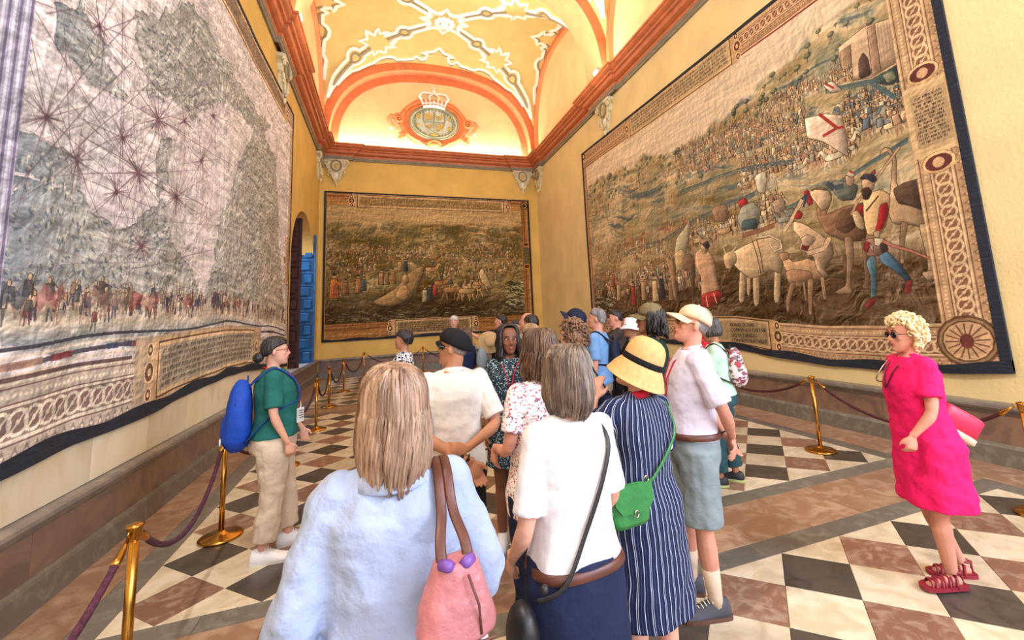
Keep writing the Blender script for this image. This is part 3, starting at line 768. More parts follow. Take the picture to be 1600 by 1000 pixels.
def tapestry(nm, label, cv, s0, s1, zb, zt, fn, amp=.012, left_first=True, trim_w=.09, trim_c=(30, 38, 56)):
    """hang the cloth: s along the wall from s0 (picture left) to s1 (picture right); fn(s, d, z)"""
    r = link(nm, None, None, label, 'tapestry', None, None, fn((s0+s1)/2, .02, zb((s0+s1)/2)))
    base = Vector(fn((s0+s1)/2, .02, zb((s0+s1)/2)))
    nx, nz = 150, 70
    g = random.Random(hash(nm) % 1000 if False else 5)
    ph = [g.uniform(0, 6) for _ in range(4)]
    def disp(u, v):
        s = s0+(s1-s0)*u
        return .03+amp*(math.sin(s*3.1+ph[0])+.6*math.sin(s*7.3+ph[1]+v*2)+.5*math.sin(v*9+s*.8+ph[2]))*(1.25-v)+amp*1.2
    rows = []
    for j in range(nz+1):
        v = j/nz; row = []
        for i in range(nx+1):
            u = i/nx; s = s0+(s1-s0)*u; z = zb(s)+(zt(s)-zb(s))*v
            row.append(Vector(fn(s, disp(u, v), z))-base)
        rows.append(row)
    b = MB(); b.grid(rows); me = b.mesh('picture', weave_mat(nm+'_weave', cv.a))
    uvl = me.uv_layers.new(name='UVMap'); idx = np.zeros(len(me.loops), int); me.loops.foreach_get('vertex_index', idx)
    uu = (idx % (nx+1))/nx; vv = (idx // (nx+1))/nz
    uvl.data.foreach_set('uv', np.stack([uu, vv], 1).ravel()); pic = link('picture', me, r)
    # dark woven edging, turned over the rim: bottom, top, ends
    def strip(i0, pts, nrm):
        b = MB(); rows = []
        for p, q in pts: rows.append([Vector(p)-base, Vector(q)-base])
        n = len(rows)
        out = []
        for (p, q) in rows: out.append([p, q, q-nrm*.03, p-nrm*.03])
        b.grid(out, True, True, False); b.build('edging', mat('dark_navy_edging', trim_c, .8, vary=.3, scale=4, stretch=(1, 1, 12), bump=.6, bscale=20), r)
    nrm = (Vector(fn(0, 1, 0))-Vector(fn(0, 0, 0)))
    S = [s0+(s1-s0)*i/90 for i in range(91)]
    def dd(s, v): return disp((s-s0)/(s1-s0), v)+.008
    strip(0, [(fn(s, dd(s, 0), zb(s)-.02), fn(s, dd(s, .02), zb(s)+trim_w+.02*math.sin(s*5))) for s in S], nrm)
    strip(1, [(fn(s, dd(s, 1), zt(s)-trim_w*.6), fn(s, dd(s, 1), zt(s)+.01)) for s in S], nrm)
    sg = 1 if s1 > s0 else -1
    for s, k in ((s0, 1), (s1, -1)):
        Z = [i/40 for i in range(41)]
        strip(2, [(fn(s, dd(s, v), zb(s)+(zt(s)-zb(s))*v), fn(s+k*sg*trim_w, dd(s+k*sg*trim_w, v), zb(s)+(zt(s)-zb(s))*v)) for v in Z], nrm)
    return r

# ------------------------------------------------ right wall: the marching army
RS0, RS1 = 12.36, 2.74
zbR = lambda s: interp([(2.72, .95), (3.2, .90), (3.9, .86), (4.7, .85), (5.84, .92), (6.4, .98), (9, 1.0), (12.4, 1.02)], s)
ztR = lambda s: interp([(2.7, 6.62), (4.8, 6.64), (7, 6.68), (12.4, 6.82)], s)
RW, RH = 1920, 1150
def toR(x, y):
    p = back(x, y, 0, XR-.03)
    return ((RS0-p.y)/(RS0-RS1)*RW, (1-(p.z-zbR(p.y))/(ztR(p.y)-zbR(p.y)))*RH)
R = Canvas(RW, RH, toR); g = np.random.default_rng(3)
yy, xx = np.mgrid[0:RH, 0:RW]; vy = yy/RH; ux = xx/RW
sky = np.array((216, 194, 166.)); tan = np.array((182, 158, 116.)); grn = np.array((116, 124, 104.)); brn = np.array((92, 70, 46.)); blu = np.array((70, 86, 92.))
n1 = fbm(RH, RW, 5, 7, 6, 11); e1, m1 = emboss(RH, RW, 21, 36, 1.2)
str_ = fbm(RH, RW, 46, 9, 4, 31); str_ = warp(str_, (n1-.5)*120+(ux-.5)*-120, 0*n1)
ridge = np.interp(np.arange(RW)/RW, [0, .15, .27, .36, .45, .55, .63, .70, .78, .86, 1], [.19, .20, .22, .21, .24, .27, .25, .22, .19, .15, .12])+ (fbm(1, RW, 1, 30, 4, 5)[0]-.5)*.05
hill = np.clip((vy-ridge[None, :])*60, 0, 1)[..., None]
col = sky*(1+(.5-str_)[..., None]*.08)
land = tan+(str_-.5)[..., None]*110+(n1-.5)[..., None]*120
gm = np.clip((m1-.48)*5, 0, 1)[..., None]*np.clip((.7-vy)*4, 0, 1)[..., None]; land = land*(1-gm*.62)+grn*gm*.62
bm = np.clip((str_-.62)*7, 0, 1)[..., None]*np.clip((.72-vy)*4, 0, 1)[..., None]; land = land*(1-bm*.8)+blu*bm*.8
gr = np.clip((vy-.66-.05*(n1-.5))*7, 0, 1)[..., None]; land = land*(1-gr)+(brn+(str_-.5)[..., None]*80+e1[..., None]*22)*gr
land = land+e1[..., None]*24
R.a = col*(1-hill)+land*hill
# trees along the ridges
for i in range(170):
    u = g.random(); x = u*RW; y = (ridge[int(x*.999)]+abs(g.normal(0, .06))+.01)*RH; s = g.uniform(7, 17)
    R.ell(x, y, s*.8, s*.6, (58, 66, 56), .75, shade=.3); R.ell(x-s*.2, y-s*.2, s*.5, s*.35, (150, 140, 96), .8); R.line([(x, y+s*.4), (x+g.uniform(-2, 2), y+s*1.3)], 2, DK, .8)
pal = [(196, 160, 116), (176, 142, 104), (210, 180, 136), (158, 122, 92), (150, 142, 120), (188, 140, 106), (136, 134, 122), (206, 190, 160)]
# castle and tree at the near end
R.ppoly([(1310, 75), (1352, 42), (1395, 28), (1406, 95), (1362, 122), (1318, 128)], (196, 164, 130), sharp=True); R.ppoly([(1313, 82), (1330, 70), (1334, 122), (1318, 128)], (170, 136, 108), sharp=True)
R.ppoly([(1356, 45), (1368, 38), (1378, 110), (1364, 118)], (168, 132, 104), sharp=True); R.ppoly([(1343, 95), (1350, 82), (1358, 92), (1363, 118), (1344, 124)], (84, 62, 52))
for k in range(7): R.pline([(1372+k*5, 40-k*2), (1380+k*5, 105-k*2)], 1.6, (150, 118, 92))
R.ppoly([(1363, 124), (1385, 112), (1405, 100), (1409, 128), (1390, 134), (1370, 130)], (52, 72, 74), .9); R.ppoly([(1380, 118), (1396, 110), (1402, 122), (1388, 130)], (140, 140, 104), .8, edge=None)
# distant army bands (photo regions: start, end, rows)
def band(p0, p1, wid, n, s, horse=.25, pal=pal, spear=.4):
    items = []
    for i in range(n):
        t = g.random(); k = g.random(); items.append((p0[0]+(p1[0]-p0[0])*t, p0[1]+(p1[1]-p0[1])*t+wid*(k-.5), k))
    items.sort(key=lambda q: q[2])
    for x, y, k in items:
        cx, cy = toR(x, y); ss = s*g.uniform(.85, 1.2)
        if g.random() < horse: glyph_horse(R, cx, cy, ss*.8, g, pal, -1 if g.random() < .6 else 1); glyph_man(R, cx, cy-ss*.5, ss*.7, g, pal, .6)
        else: glyph_man(R, cx, cy, ss, g, pal, spear)
band((930, 330), (1100, 235), 26, 110, 22, .1); band((975, 385), (1075, 352), 12, 60, 26, 0, [(188, 112, 70), (200, 150, 110), (160, 96, 66)])
band((1065, 262), (1260, 200), 44, 210, 40, .3); band((1080, 250), (1230, 165), 30, 120, 30, .15); band((1210, 165), (1330, 120), 20, 110, 26, .1)
band((1160, 290), (1330, 232), 34, 120, 58, .4); band((1318, 205), (1412, 190), 42, 90, 60, .5, pal+[(104, 112, 112), (90, 104, 112)]); band((1300, 260), (1330, 245), 20, 14, 60, .6)
for k in range(60):
    x = 1080+g.random()*180; y = 235-(x-1080)*.33-g.random()*16; R.pline([(x, y), (x+3, y-18)], 1.6, (110, 84, 66))
# blue-green brook lines
for pts in ([(975, 395), (1040, 372), (1090, 340), (1180, 300)], [(1180, 345), (1300, 290), (1420, 215)], [(1060, 300), (1160, 262), (1240, 250)], [(1290, 140), (1360, 125), (1400, 150)]):
    for k in range(4): R.pline([(x, y+k*2.2) for x, y in pts], 4-k*.6, (74, 94, 96))
# banners
R.ppoly([(1258, 185), (1290, 178), (1316, 180), (1324, 215), (1326, 245), (1310, 236), (1288, 222), (1262, 216)], (226, 196, 168), sharp=True); R.pline([(1280, 178), (1308, 200), (1286, 213)], 9, (160, 52, 44)); R.pline([(1308, 200), (1320, 198)], 7, (160, 52, 44))
R.ppoly([(1285, 133), (1302, 126), (1318, 142), (1300, 146)], (214, 190, 168)); R.pline([(1288, 130), (1304, 138)], 6, (150, 60, 50))
# middle foreground crowd at the far end
band((930, 455), (1100, 440), 26, 90, 74, .12, pal, .3); band((935, 400), (1090, 400), 30, 60, 44, .2); band((1080, 385), (1230, 345), 26, 46, 74, .3)
for x, y, s, c in ((968, 470, 120, (206, 170, 120)), (992, 478, 135, (172, 62, 56)), (1008, 470, 130, (190, 156, 112)), (1026, 472, 140, (214, 186, 140)), (1036, 468, 128, (60, 58, 66)), (1050, 470, 120, (150, 124, 92)), (960, 448, 90, (170, 80, 60))):
    cx, cy = toR(x, y); h = s
    R.poly([(cx-h*.2, cy), (cx-h*.13, cy-h*.75), (cx+h*.12, cy-h*.75), (cx+h*.2, cy)], DK, .9); R.poly([(cx-h*.17, cy-4), (cx-h*.11, cy-h*.72), (cx+h*.09, cy-h*.72), (cx+h*.16, cy-4)], c, 1, .5)
    for k in range(4): R.line([(cx-h*.08+k*h*.05, cy-h*.6), (cx-h*.13+k*h*.08, cy-8)], 2, DK, .45)
    R.ell(cx, cy-h*.84, h*.07, h*.09, (190, 150, 112)); R.ell(cx, cy-h*.9, h*.08, h*.05, DK, .8)
SK = (196, 158, 120)
# camel-like laden beasts
R.ppoly([(1058, 372), (1074, 352), (1078, 338), (1081, 352), (1078, 376), (1068, 408), (1060, 414), (1055, 396)], (188, 176, 140)); R.ppoly([(1054, 395), (1068, 388), (1074, 405), (1070, 420), (1058, 424)], (200, 170, 120))
R.ppoly([(1068, 400), (1082, 396), (1088, 410), (1086, 470), (1082, 470), (1080, 425), (1070, 422)], (120, 92, 70)); R.ppoly([(1040, 400), (1056, 410), (1060, 470), (1055, 472), (1048, 430)], (168, 134, 98))
# robed man with red hem
R.ppoly([(1088, 395), (1100, 385), (1116, 402), (1120, 430), (1127, 462), (1110, 478), (1098, 478), (1097, 432), (1088, 415)], (204, 158, 120)); R.ppoly([(1097, 460), (1124, 452), (1128, 464), (1114, 480), (1098, 482)], (176, 48, 44)); R.pline([(1104, 462), (1107, 480)], 5, (212, 170, 130)); R.pline([(1115, 458), (1120, 474)], 5, (212, 170, 130))
R.ppoly([(1096, 384), (1106, 380), (1108, 392), (1100, 398)], SK); R.ppoly([(1098, 382), (1106, 376), (1110, 384), (1106, 390)], (60, 54, 58))
# men in the middle
for pts, c in (([(1152, 315), (1166, 308), (1172, 322), (1160, 330)], (178, 44, 44)), ([(1160, 322), (1180, 314), (1190, 330), (1186, 355), (1158, 358), (1152, 340)], (150, 150, 132)), ([(1160, 345), (1182, 340), (1186, 356), (1160, 360)], (70, 88, 96)),
               ([(1180, 276), (1196, 266), (1200, 282), (1198, 300), (1186, 302)], (214, 200, 172)), ([(1112, 325), (1136, 318), (1140, 345), (1118, 348)], (156, 120, 92)), ([(1208, 315), (1224, 308), (1230, 328), (1212, 334)], (168, 140, 110))): R.ppoly(pts, c)
# ox
ox = (216, 184, 140)
for pts in ([(1156, 420), (1166, 424), (1163, 470), (1157, 474), (1154, 468)], [(1176, 420), (1188, 420), (1187, 474), (1180, 480), (1177, 470)], [(1212, 412), (1222, 410), (1220, 470), (1213, 474), (1210, 466)], [(1166, 430), (1173, 430), (1172, 462), (1167, 462)]): R.ppoly(pts, ox)
R.ppoly([(1144, 395), (1160, 385), (1185, 374), (1210, 370), (1224, 378), (1226, 402), (1222, 428), (1204, 422), (1192, 430), (1172, 436), (1156, 424), (1146, 412)], ox, shade=.5)
R.ppoly([(1131, 398), (1140, 392), (1150, 396), (1152, 408), (1142, 420), (1135, 420), (1131, 408)], (210, 176, 132)); R.pline([(1134, 396), (1130, 386), (1136, 382)], 5, (220, 206, 176)); R.pline([(1144, 394), (1150, 386)], 5, (220, 206, 176))
R.pline([(1176, 376), (1184, 400), (1190, 428)], 4, (90, 66, 50)); R.pline([(1183, 374), (1190, 398), (1194, 426)], 4, (90, 66, 50)); R.pline([(1184, 372), (1204, 368), (1220, 376), (1222, 388), (1212, 392), (1204, 382)], 5, (226, 204, 168), DK)
R.pline([(1160, 368), (1190, 360), (1212, 352)], 12, (150, 100, 76), DK)
# goat and deer
dk = (158, 118, 84)
R.ppoly([(1222, 400), (1232, 402), (1240, 410), (1262, 404), (1280, 410), (1290, 424), (1288, 436), (1262, 438), (1240, 436), (1226, 418)], (196, 152, 108)); R.ppoly([(1217, 396), (1232, 394), (1234, 404), (1222, 408)], (190, 148, 104))
R.ppoly([(1228, 424), (1240, 420), (1268, 424), (1272, 440), (1248, 448), (1232, 442)], dk)
for pts in ([(1236, 440), (1244, 440), (1236, 470), (1234, 488), (1230, 486), (1229, 468)], [(1262, 436), (1272, 436), (1270, 470), (1270, 492), (1265, 492), (1263, 466)], [(1254, 440), (1258, 440), (1262, 470), (1258, 470)], [(1282, 432), (1288, 432), (1292, 468), (1287, 468)]): R.ppoly(pts, (176, 134, 94))
# camel with brown hide and the great one behind
hide = (132, 94, 64)
R.ppoly([(1392, 300), (1396, 250), (1388, 236), (1382, 240), (1378, 244), (1376, 238), (1384, 230), (1392, 232), (1402, 246), (1402, 292), (1420, 286), (1442, 280), (1450, 330), (1452, 360), (1430, 352), (1396, 350), (1388, 330)], (176, 142, 104), shade=.5)
R.ppoly([(1396, 296), (1412, 286), (1440, 278), (1448, 305), (1446, 330), (1424, 322), (1404, 318)], (82, 58, 44), .85)
R.ppoly([(1436, 350), (1452, 350), (1462, 405), (1468, 430), (1462, 434), (1452, 432), (1450, 404)], (176, 142, 104)); R.ppoly([(1408, 346), (1420, 348), (1414, 380), (1414, 412), (1408, 412), (1407, 380)], (160, 126, 92)); R.ppoly([(1440, 426), (1468, 420), (1466, 434), (1450, 438)], (176, 142, 104))
R.ppoly([(1278, 340), (1276, 326), (1286, 312), (1294, 300), (1288, 296), (1272, 300), (1268, 296), (1284, 292), (1300, 302), (1296, 322), (1290, 336), (1320, 322), (1352, 316), (1360, 340), (1352, 376), (1322, 378), (1292, 366)], hide, shade=.6)
R.ppoly([(1312, 330), (1340, 322), (1352, 330), (1340, 352), (1322, 366), (1304, 356)], (96, 66, 46), .9)
R.ppoly([(1318, 370), (1332, 370), (1334, 402), (1328, 440), (1332, 458), (1310, 460), (1304, 456), (1322, 446), (1322, 410)], (178, 142, 104)); R.ppoly([(1346, 372), (1356, 374), (1360, 440), (1356, 452), (1346, 450), (1352, 436)], (140, 106, 78)); R.ppoly([(1316, 400), (1322, 398), (1322, 424), (1308, 430), (1306, 426), (1318, 420)], (150, 116, 86))
# bending men
R.ppoly([(1262, 300), (1276, 296), (1296, 298), (1300, 312), (1292, 326), (1284, 330), (1276, 318)], (210, 176, 136)); R.ppoly([(1256, 300), (1264, 296), (1272, 318), (1264, 322)], (176, 40, 44)); R.pline([(1248, 316), (1262, 304), (1256, 324)], 7, (60, 70, 90)); R.pline([(1254, 312), (1236, 346), (1226, 360)], 12, (206, 174, 136), DK)
R.ppoly([(1240, 346), (1252, 348), (1264, 354), (1286, 368), (1300, 382), (1302, 400), (1288, 420), (1296, 432), (1288, 434), (1276, 420), (1272, 400), (1250, 392), (1252, 372), (1240, 360)], (200, 164, 126), shade=.5); R.ppoly([(1241, 340), (1248, 328), (1256, 334), (1252, 342), (1244, 342)], (168, 40, 42)); R.ppoly([(1254, 382), (1266, 384), (1262, 392), (1252, 390)], (130, 44, 44)); R.pline([(1296, 372), (1288, 388), (1262, 396)], 13, (208, 172, 134), DK)
R.ppoly([(1252, 372), (1262, 366), (1276, 372), (1268, 384), (1254, 384)], (190, 160, 130))
R.ppoly([(1294, 290), (1306, 282), (1330, 286), (1342, 290), (1336, 312), (1314, 314)], (104, 108, 98)); R.pline([(1292, 286), (1304, 294), (1318, 290)], 11, (66, 80, 92), DK); R.ppoly([(1320, 276), (1332, 270), (1336, 282), (1330, 292), (1322, 288)], SK); R.ppoly([(1320, 272), (1330, 266), (1337, 274), (1330, 278)], (216, 196, 170)); R.pline([(1328, 268), (1334, 270)], 6, (170, 50, 44))
# the halberdier
R.pline([(1406, 230), (1370, 280), (1338, 318), (1330, 336)], [5, 6, 7, 8], (186, 146, 112), DK)
R.ppoly([(1353, 410), (1362, 398), (1370, 402), (1372, 430), (1370, 462), (1360, 466), (1362, 436)], (86, 122, 138), shade=.8); R.ppoly([(1374, 398), (1388, 392), (1400, 404), (1414, 420), (1426, 436), (1418, 440), (1400, 424), (1378, 410)], (58, 86, 110), shade=.8)
R.ppoly([(1350, 478), (1360, 466), (1372, 468), (1366, 476), (1356, 484)], (146, 48, 44)); R.ppoly([(1416, 440), (1428, 436), (1426, 448), (1424, 458), (1414, 458)], (146, 48, 44))
R.ppoly([(1350, 376), (1362, 372), (1380, 376), (1388, 392), (1374, 400), (1356, 400), (1350, 390)], (150, 110, 96)); R.ppoly([(1352, 376), (1362, 380), (1356, 396), (1350, 390)], (160, 46, 48)); R.ppoly([(1366, 372), (1382, 372), (1384, 384), (1368, 384)], (224, 206, 176)); R.ppoly([(1376, 380), (1386, 378), (1390, 392), (1378, 396)], (58, 46, 44)); R.ppoly([(1358, 382), (1366, 384), (1364, 394)], (200, 190, 170))
R.ppoly([(1349, 308), (1362, 300), (1378, 296), (1392, 304), (1390, 330), (1386, 352), (1376, 366), (1356, 368), (1350, 345)], (218, 176, 122), shade=.5); R.ppoly([(1376, 320), (1388, 316), (1390, 330), (1384, 350), (1374, 366), (1368, 364), (1372, 348)], (186, 32, 36), shade=.6); R.ppoly([(1340, 322), (1350, 318), (1348, 338), (1340, 338)], (186, 36, 40))
R.ppoly([(1330, 332), (1340, 328), (1352, 346), (1350, 360), (1338, 356)], (210, 176, 134)); R.pline([(1354, 330), (1374, 306)], 4, DK)
R.ppoly([(1347, 282), (1356, 278), (1368, 282), (1366, 296), (1356, 300), (1348, 298)], SK); R.ppoly([(1346, 296), (1358, 292), (1364, 300), (1358, 312), (1350, 312)], (66, 44, 34)); R.ppoly([(1344, 280), (1350, 272), (1366, 272), (1372, 280), (1366, 286), (1356, 280)], (58, 54, 66)); R.ppoly([(1360, 272), (1368, 264), (1370, 272)], (170, 60, 60))
R.pline([(1380, 376), (1396, 384), (1424, 392), (1460, 406)], [8, 7, 5, 3], (170, 104, 88), DK); R.ppoly([(1366, 362), (1376, 360), (1376, 372), (1366, 370)], SK)
# sea corner at the far end
for k in range(60):
    x, y = toR(930+g.random()*28, 465+g.random()*22); R.line([(x, y), (x+22, y-6), (x+44, y+2)], 4, (200, 196, 168) if k % 2 else (60, 66, 58), .8)
# border
bw, bt = 90, 100
base, ink, light = (182, 146, 108), (120, 76, 58), (212, 180, 138)
chain(R, RW-bw-18, 0, RW, RH, True, base, ink, light); chain(R, 0, 0, 52, RH, True, (170, 122, 74), ink, light)
chain(R, 0, RH-108, RW, RH, False, base, ink, light); chain(R, 0, 0, RW, bt, False, base, (120, 58, 50), light)
R.poly([(0, bt), (RW, bt), (RW, bt+5), (0, bt+5)], (120, 30, 32))
def cart_box(cv, x0, y0, x1, y1, rows, g, paper=(186, 158, 118), text=True, roman=False):
    cv.poly([(x0-26, y0-4), (x1+26, y0-4), (x1+26, y1+4), (x0-26, y1+4)], (196, 156, 108)); cv.poly([(x0, y0), (x1, y0), (x1, y1), (x0, y1)], (90, 60, 42)); cv.poly([(x0+4, y0+4), (x1-4, y0+4), (x1-4, y1-4), (x0+4, y1-4)], (206, 172, 124)); cv.poly([(x0+12, y0+12), (x1-12, y0+12), (x1-12, y1-12), (x0+12, y1-12)], paper)
    if text: scribble(cv, x0+20, y0+16, x1-20, y1-16, rows, g)
    for cx in (x0-30, x1+30):
        for cy, r in (((y0+y1)/2, 20), (y0+14, 13), (y1-14, 13)): cv.ell(cx, cy, r*.8, r, (104, 60, 44)); cv.ring(cx, cy, r*.8, r, 4, (220, 184, 134)); cv.ell(cx, cy, r*.3, r*.4, (220, 184, 134))
x0, _ = toR(985, 205); x1, _ = toR(1143, 85); cart_box(R, x0, 6, x1, 112, 5, g)
x0, _ = toR(1140, 520); x1, _ = toR(1206, 530); cart_box(R, x0-260, RH-112, x1, RH-16, 4, g, (168, 142, 104), False)
for i, x in enumerate(range(int(x0-240), int(x0-70), 14)): pass
cx0, cy0 = toR(1440, 150); cx1, cy1 = toR(1470, 222)
R.poly([(RW-104, cy0-30), (RW-14, cy0-30), (RW-14, cy1+22), (RW-104, cy1+22)], (206, 172, 124)); R.poly([(RW-94, cy0-8), (RW-22, cy0-8), (RW-22, cy1), (RW-94, cy1)], (176, 146, 108)); scribble(R, RW-90, cy0, RW-26, cy1-6, 13, g)
for cy in (cy0-52, cy1+44): R.ell(RW-60, cy, 34, 26, (96, 48, 44)); R.ring(RW-60, cy, 30, 22, 6, (220, 184, 134)); R.ell(RW-60, cy, 12, 12, (200, 156, 116)); R.line([(RW-96, cy+10), (RW-60, cy+24), (RW-24, cy+10)], 6, (200, 160, 110))
R.ell(RW-66, RH-66, 58, 56, (104, 70, 48)); R.ell(RW-66, RH-66, 44, 42, (200, 160, 120)); R.ring(RW-66, RH-66, 50, 48, 5, (150, 120, 84))
for i in range(16): a = i*math.pi/8; R.line([(RW-66+14*math.cos(a), RH-66+14*math.sin(a)), (RW-66+40*math.cos(a), RH-66+38*math.sin(a))], 3, (120, 78, 60))
R.ell(RW-66, RH-66, 13, 16, (110, 56, 48)); R.ell(28, 26, 24, 22, (60, 48, 36)); R.ell(28, 26, 12, 12, (206, 172, 124))
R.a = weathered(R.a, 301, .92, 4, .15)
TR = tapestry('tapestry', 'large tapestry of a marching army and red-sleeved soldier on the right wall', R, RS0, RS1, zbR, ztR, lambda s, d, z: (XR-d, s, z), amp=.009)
# the roman lettering in the lower cartouche
def lettering(txt, size, loc, rot, parent, m, name='inscription', ext=.002, align='LEFT'):
    cu = bpy.data.curves.new(name, 'FONT'); cu.body = txt; cu.size = size; cu.extrude = ext; cu.align_x = align; cu.resolution_u = 2
    tmp = bpy.data.objects.new('tmp', cu); COL.objects.link(tmp); bpy.context.view_layer.update()
    me = bpy.data.meshes.new_from_object(tmp.evaluated_get(bpy.context.evaluated_depsgraph_get())); bpy.data.objects.remove(tmp); me.materials.clear(); me.materials.append(m)
    o = link(name, me, parent); o.location = loc; o.rotation_euler = rot; return o
M_ink = mat('dark_ink', (44, 36, 32), .8)
pb = Vector((XR-.02, (RS0+RS1)/2, zbR((RS0+RS1)/2)))
for i, t in enumerate(('RDINIS OLIVAE', 'COMMENDATVRTVR', 'GESTA TVNIDO', 'COMMEMORATVRET')):
    lettering(t, .085, (-.055, 6.55-pb.y, 1.375-i*.092-pb.z), (math.pi/2, 0, -math.pi/2), TR, M_ink)

# ------------------------------------------------ far wall: battle by the shore
FS0, FS1 = -2.07, 5.62
zbF = lambda s: 1.20; ztF = lambda s: interp([(-2, 6.53), (5.6, 6.49)], s)
FW, FH = 1280, 880
def toF(x, y):
    p = back(x, y, 1, YF-.03); return ((p.x-FS0)/(FS1-FS0)*FW, (1-(p.z-1.2)/5.32)*FH)
Fc = Canvas(FW, FH, toF); g = np.random.default_rng(9)
yy, xx = np.mgrid[0:FH, 0:FW]; vy = yy/FH
n1 = fbm(FH, FW, 5, 7, 6, 41); e1, m1 = emboss(FH, FW, 51, 30, 1.4); s_ = warp(fbm(FH, FW, 34, 6, 4, 61), (n1-.5)*160, 0*n1)
sky = np.array((190, 158, 104.)); tan = np.array((146, 118, 66.)); grn = np.array((84, 86, 56.)); brn = np.array((70, 52, 28.))
land = tan+(s_-.5)[..., None]*100+(n1-.5)[..., None]*110+e1[..., None]*26
gm = np.clip((m1-.46)*5, 0, 1)[..., None]; land = land*(1-gm*.6)+grn*gm*.6
gr = np.clip((vy-.62-.1*(n1-.5))*6, 0, 1)[..., None]; land = land*(1-gr*.8)+(brn+(s_-.5)[..., None]*70+e1[..., None]*24)*gr*.8
hl = np.clip((vy-.2-.05*(fbm(1, FW, 1, 9, 3, 4)-.5))*60, 0, 1)[..., None]
Fc.a = sky*(1-hl)+land*hl
palF = [(176, 140, 84), (150, 108, 62), (196, 164, 104), (120, 84, 50), (92, 88, 64), (168, 104, 60), (206, 184, 130)]
for i in range(160):
    x = g.random()*FW; y = FH*(.22+.25*g.random()); s = g.uniform(4, 10); Fc.ell(x, y, s, s*.6, (62, 60, 40), .7); Fc.ell(x-2, y-2, s*.6, s*.3, (160, 140, 84), .7)
for y, s, n in ((350, 22, 150), (400, 28, 150), (450, 32, 110), (500, 40, 80)):
    for i in range(n):
        x = g.random()*FW*(.92); yv = y+g.normal(0, 14)
        if 300 < x < 700 and y > 430: continue
        if g.random() < .3: glyph_horse(Fc, x, yv, s*.9, g, palF, -1 if g.random() < .5 else 1)
        glyph_man(Fc, x, yv, s, g, palF, .4)
def hero(x, y, h, c, c2=None, arm=0):
    cx, cy = toF(x, y); k = h
    Fc.poly([(cx-k*.2, cy), (cx-k*.14, cy-k*.78), (cx+k*.13, cy-k*.78), (cx+k*.2, cy)], DK, .9); Fc.poly([(cx-k*.17, cy-3), (cx-k*.12, cy-k*.75), (cx+k*.1, cy-k*.75), (cx+k*.17, cy-3)], c, 1, .6)
    if c2: Fc.poly([(cx, cy-3), (cx, cy-k*.6), (cx+k*.1, cy-k*.6), (cx+k*.17, cy-3)], c2)
    for j in range(3): Fc.line([(cx-k*.07+j*k*.06, cy-k*.6), (cx-k*.1+j*k*.09, cy-6)], 2, DK, .5)
    Fc.ell(cx, cy-k*.87, k*.07, k*.09, (190, 146, 96)); Fc.ell(cx, cy-k*.93, k*.08, k*.05, DK)
    if arm: Fc.line([(cx, cy-k*.66), (cx+arm*k*.35, cy-k*.5)], k*.09, c)
hero(522, 467, 150, (196, 112, 58), (176, 96, 50), 1)
for x, y, h, c, a in ((540, 462, 100, (150, 104, 64), 1), (560, 458, 110, (176, 120, 70), -1), (568, 455, 90, (84, 90, 82), 1), (596, 445, 96, (170, 128, 76), 0), (604, 445, 90, (150, 116, 70), 0), (614, 444, 100, (160, 116, 66), 0), (634, 424, 80, (60, 70, 78), 0), (625, 424, 78, (180, 140, 86), 0), (664, 472, 100, (170, 160, 110), 0), (672, 470, 110, (66, 74, 62), 0), (680, 462, 92, (168, 60, 44), 0), (648, 458, 84, (160, 122, 74), 0), (770, 440, 70, (150, 124, 74), 0)): hero(x, y, h, c, None, a)
Fc.ppoly([(582, 472), (600, 462), (620, 450), (640, 425), (660, 415), (664, 425), (652, 450), (640, 468), (615, 478), (595, 478)], (176, 138, 82), .9)
Fc.ppoly([(616, 466), (624, 448), (634, 444), (642, 456), (636, 470)], (190, 142, 84)); Fc.ppoly([(628, 432), (636, 428), (640, 440), (632, 446)], (194, 150, 94))
for x, y, s, f in ((705, 468, 110, -1), (690, 455, 90, 1), (738, 465, 130, 1), (728, 470, 110, -1), (675, 432, 80, 1), (750, 455, 90, 1)):
    cx, cy = toF(x, y); glyph_horse(Fc, cx, cy, s*.95, g, [(186, 146, 90), (160, 116, 66), (206, 178, 120)], f); glyph_man(Fc, cx, cy-s*.55, s*.75, g, [(206, 184, 140), (150, 60, 44), (80, 86, 84), (176, 136, 84)], .8)
Fc.ppoly([(748, 425), (754, 418), (766, 440), (770, 452), (762, 450), (752, 440)], (196, 168, 116))
for k in range(150):
    x = 1080+g.random()*130; y = 560+g.random()*170
    if x+y*.4 < 1330: continue
    Fc.line([(x, y), (x+16, y-5), (x+34, y+3)], 5, (188, 176, 124) if k % 2 else (52, 54, 34), .9)
for k in range(160):
    x = g.random()*FW; y = 718+g.random()*60; Fc.line([(x, y), (x+18, y-4), (x+34, y+2)], 3.5, (150, 142, 98) if k % 2 else (48, 48, 30), .8)
base, ink, light = (168, 112, 56), (96, 46, 26), (206, 158, 90)
def plain(cv, x0, y0, x1, y1, vert, base):
    cv.poly([(x0, y0), (x1, y0), (x1, y1), (x0, y1)], base)
    for t in (.12, .3, .36, .64, .7, .88):
        a, b_ = ((x0+(x1-x0)*t, y0), (x0+(x1-x0)*t, y1)) if vert else ((x0, y0+(y1-y0)*t), (x1, y0+(y1-y0)*t)); cv.line([a, b_], 3, ink if t < .5 else light, .8)
plain(Fc, 0, 0, FW, 78, False, (184, 128, 70)); plain(Fc, 0, FH-96, FW, FH, False, base); plain(Fc, FW-62, 0, FW, FH, True, base); plain(Fc, 0, 0, 16, FH, True, (96, 62, 34))
cart_box(Fc, 180, 12, 1100, 92, 5, g, (176, 142, 86)); cart_box(Fc, 400, FH-104, 860, FH-12, 5, g, (160, 130, 84))
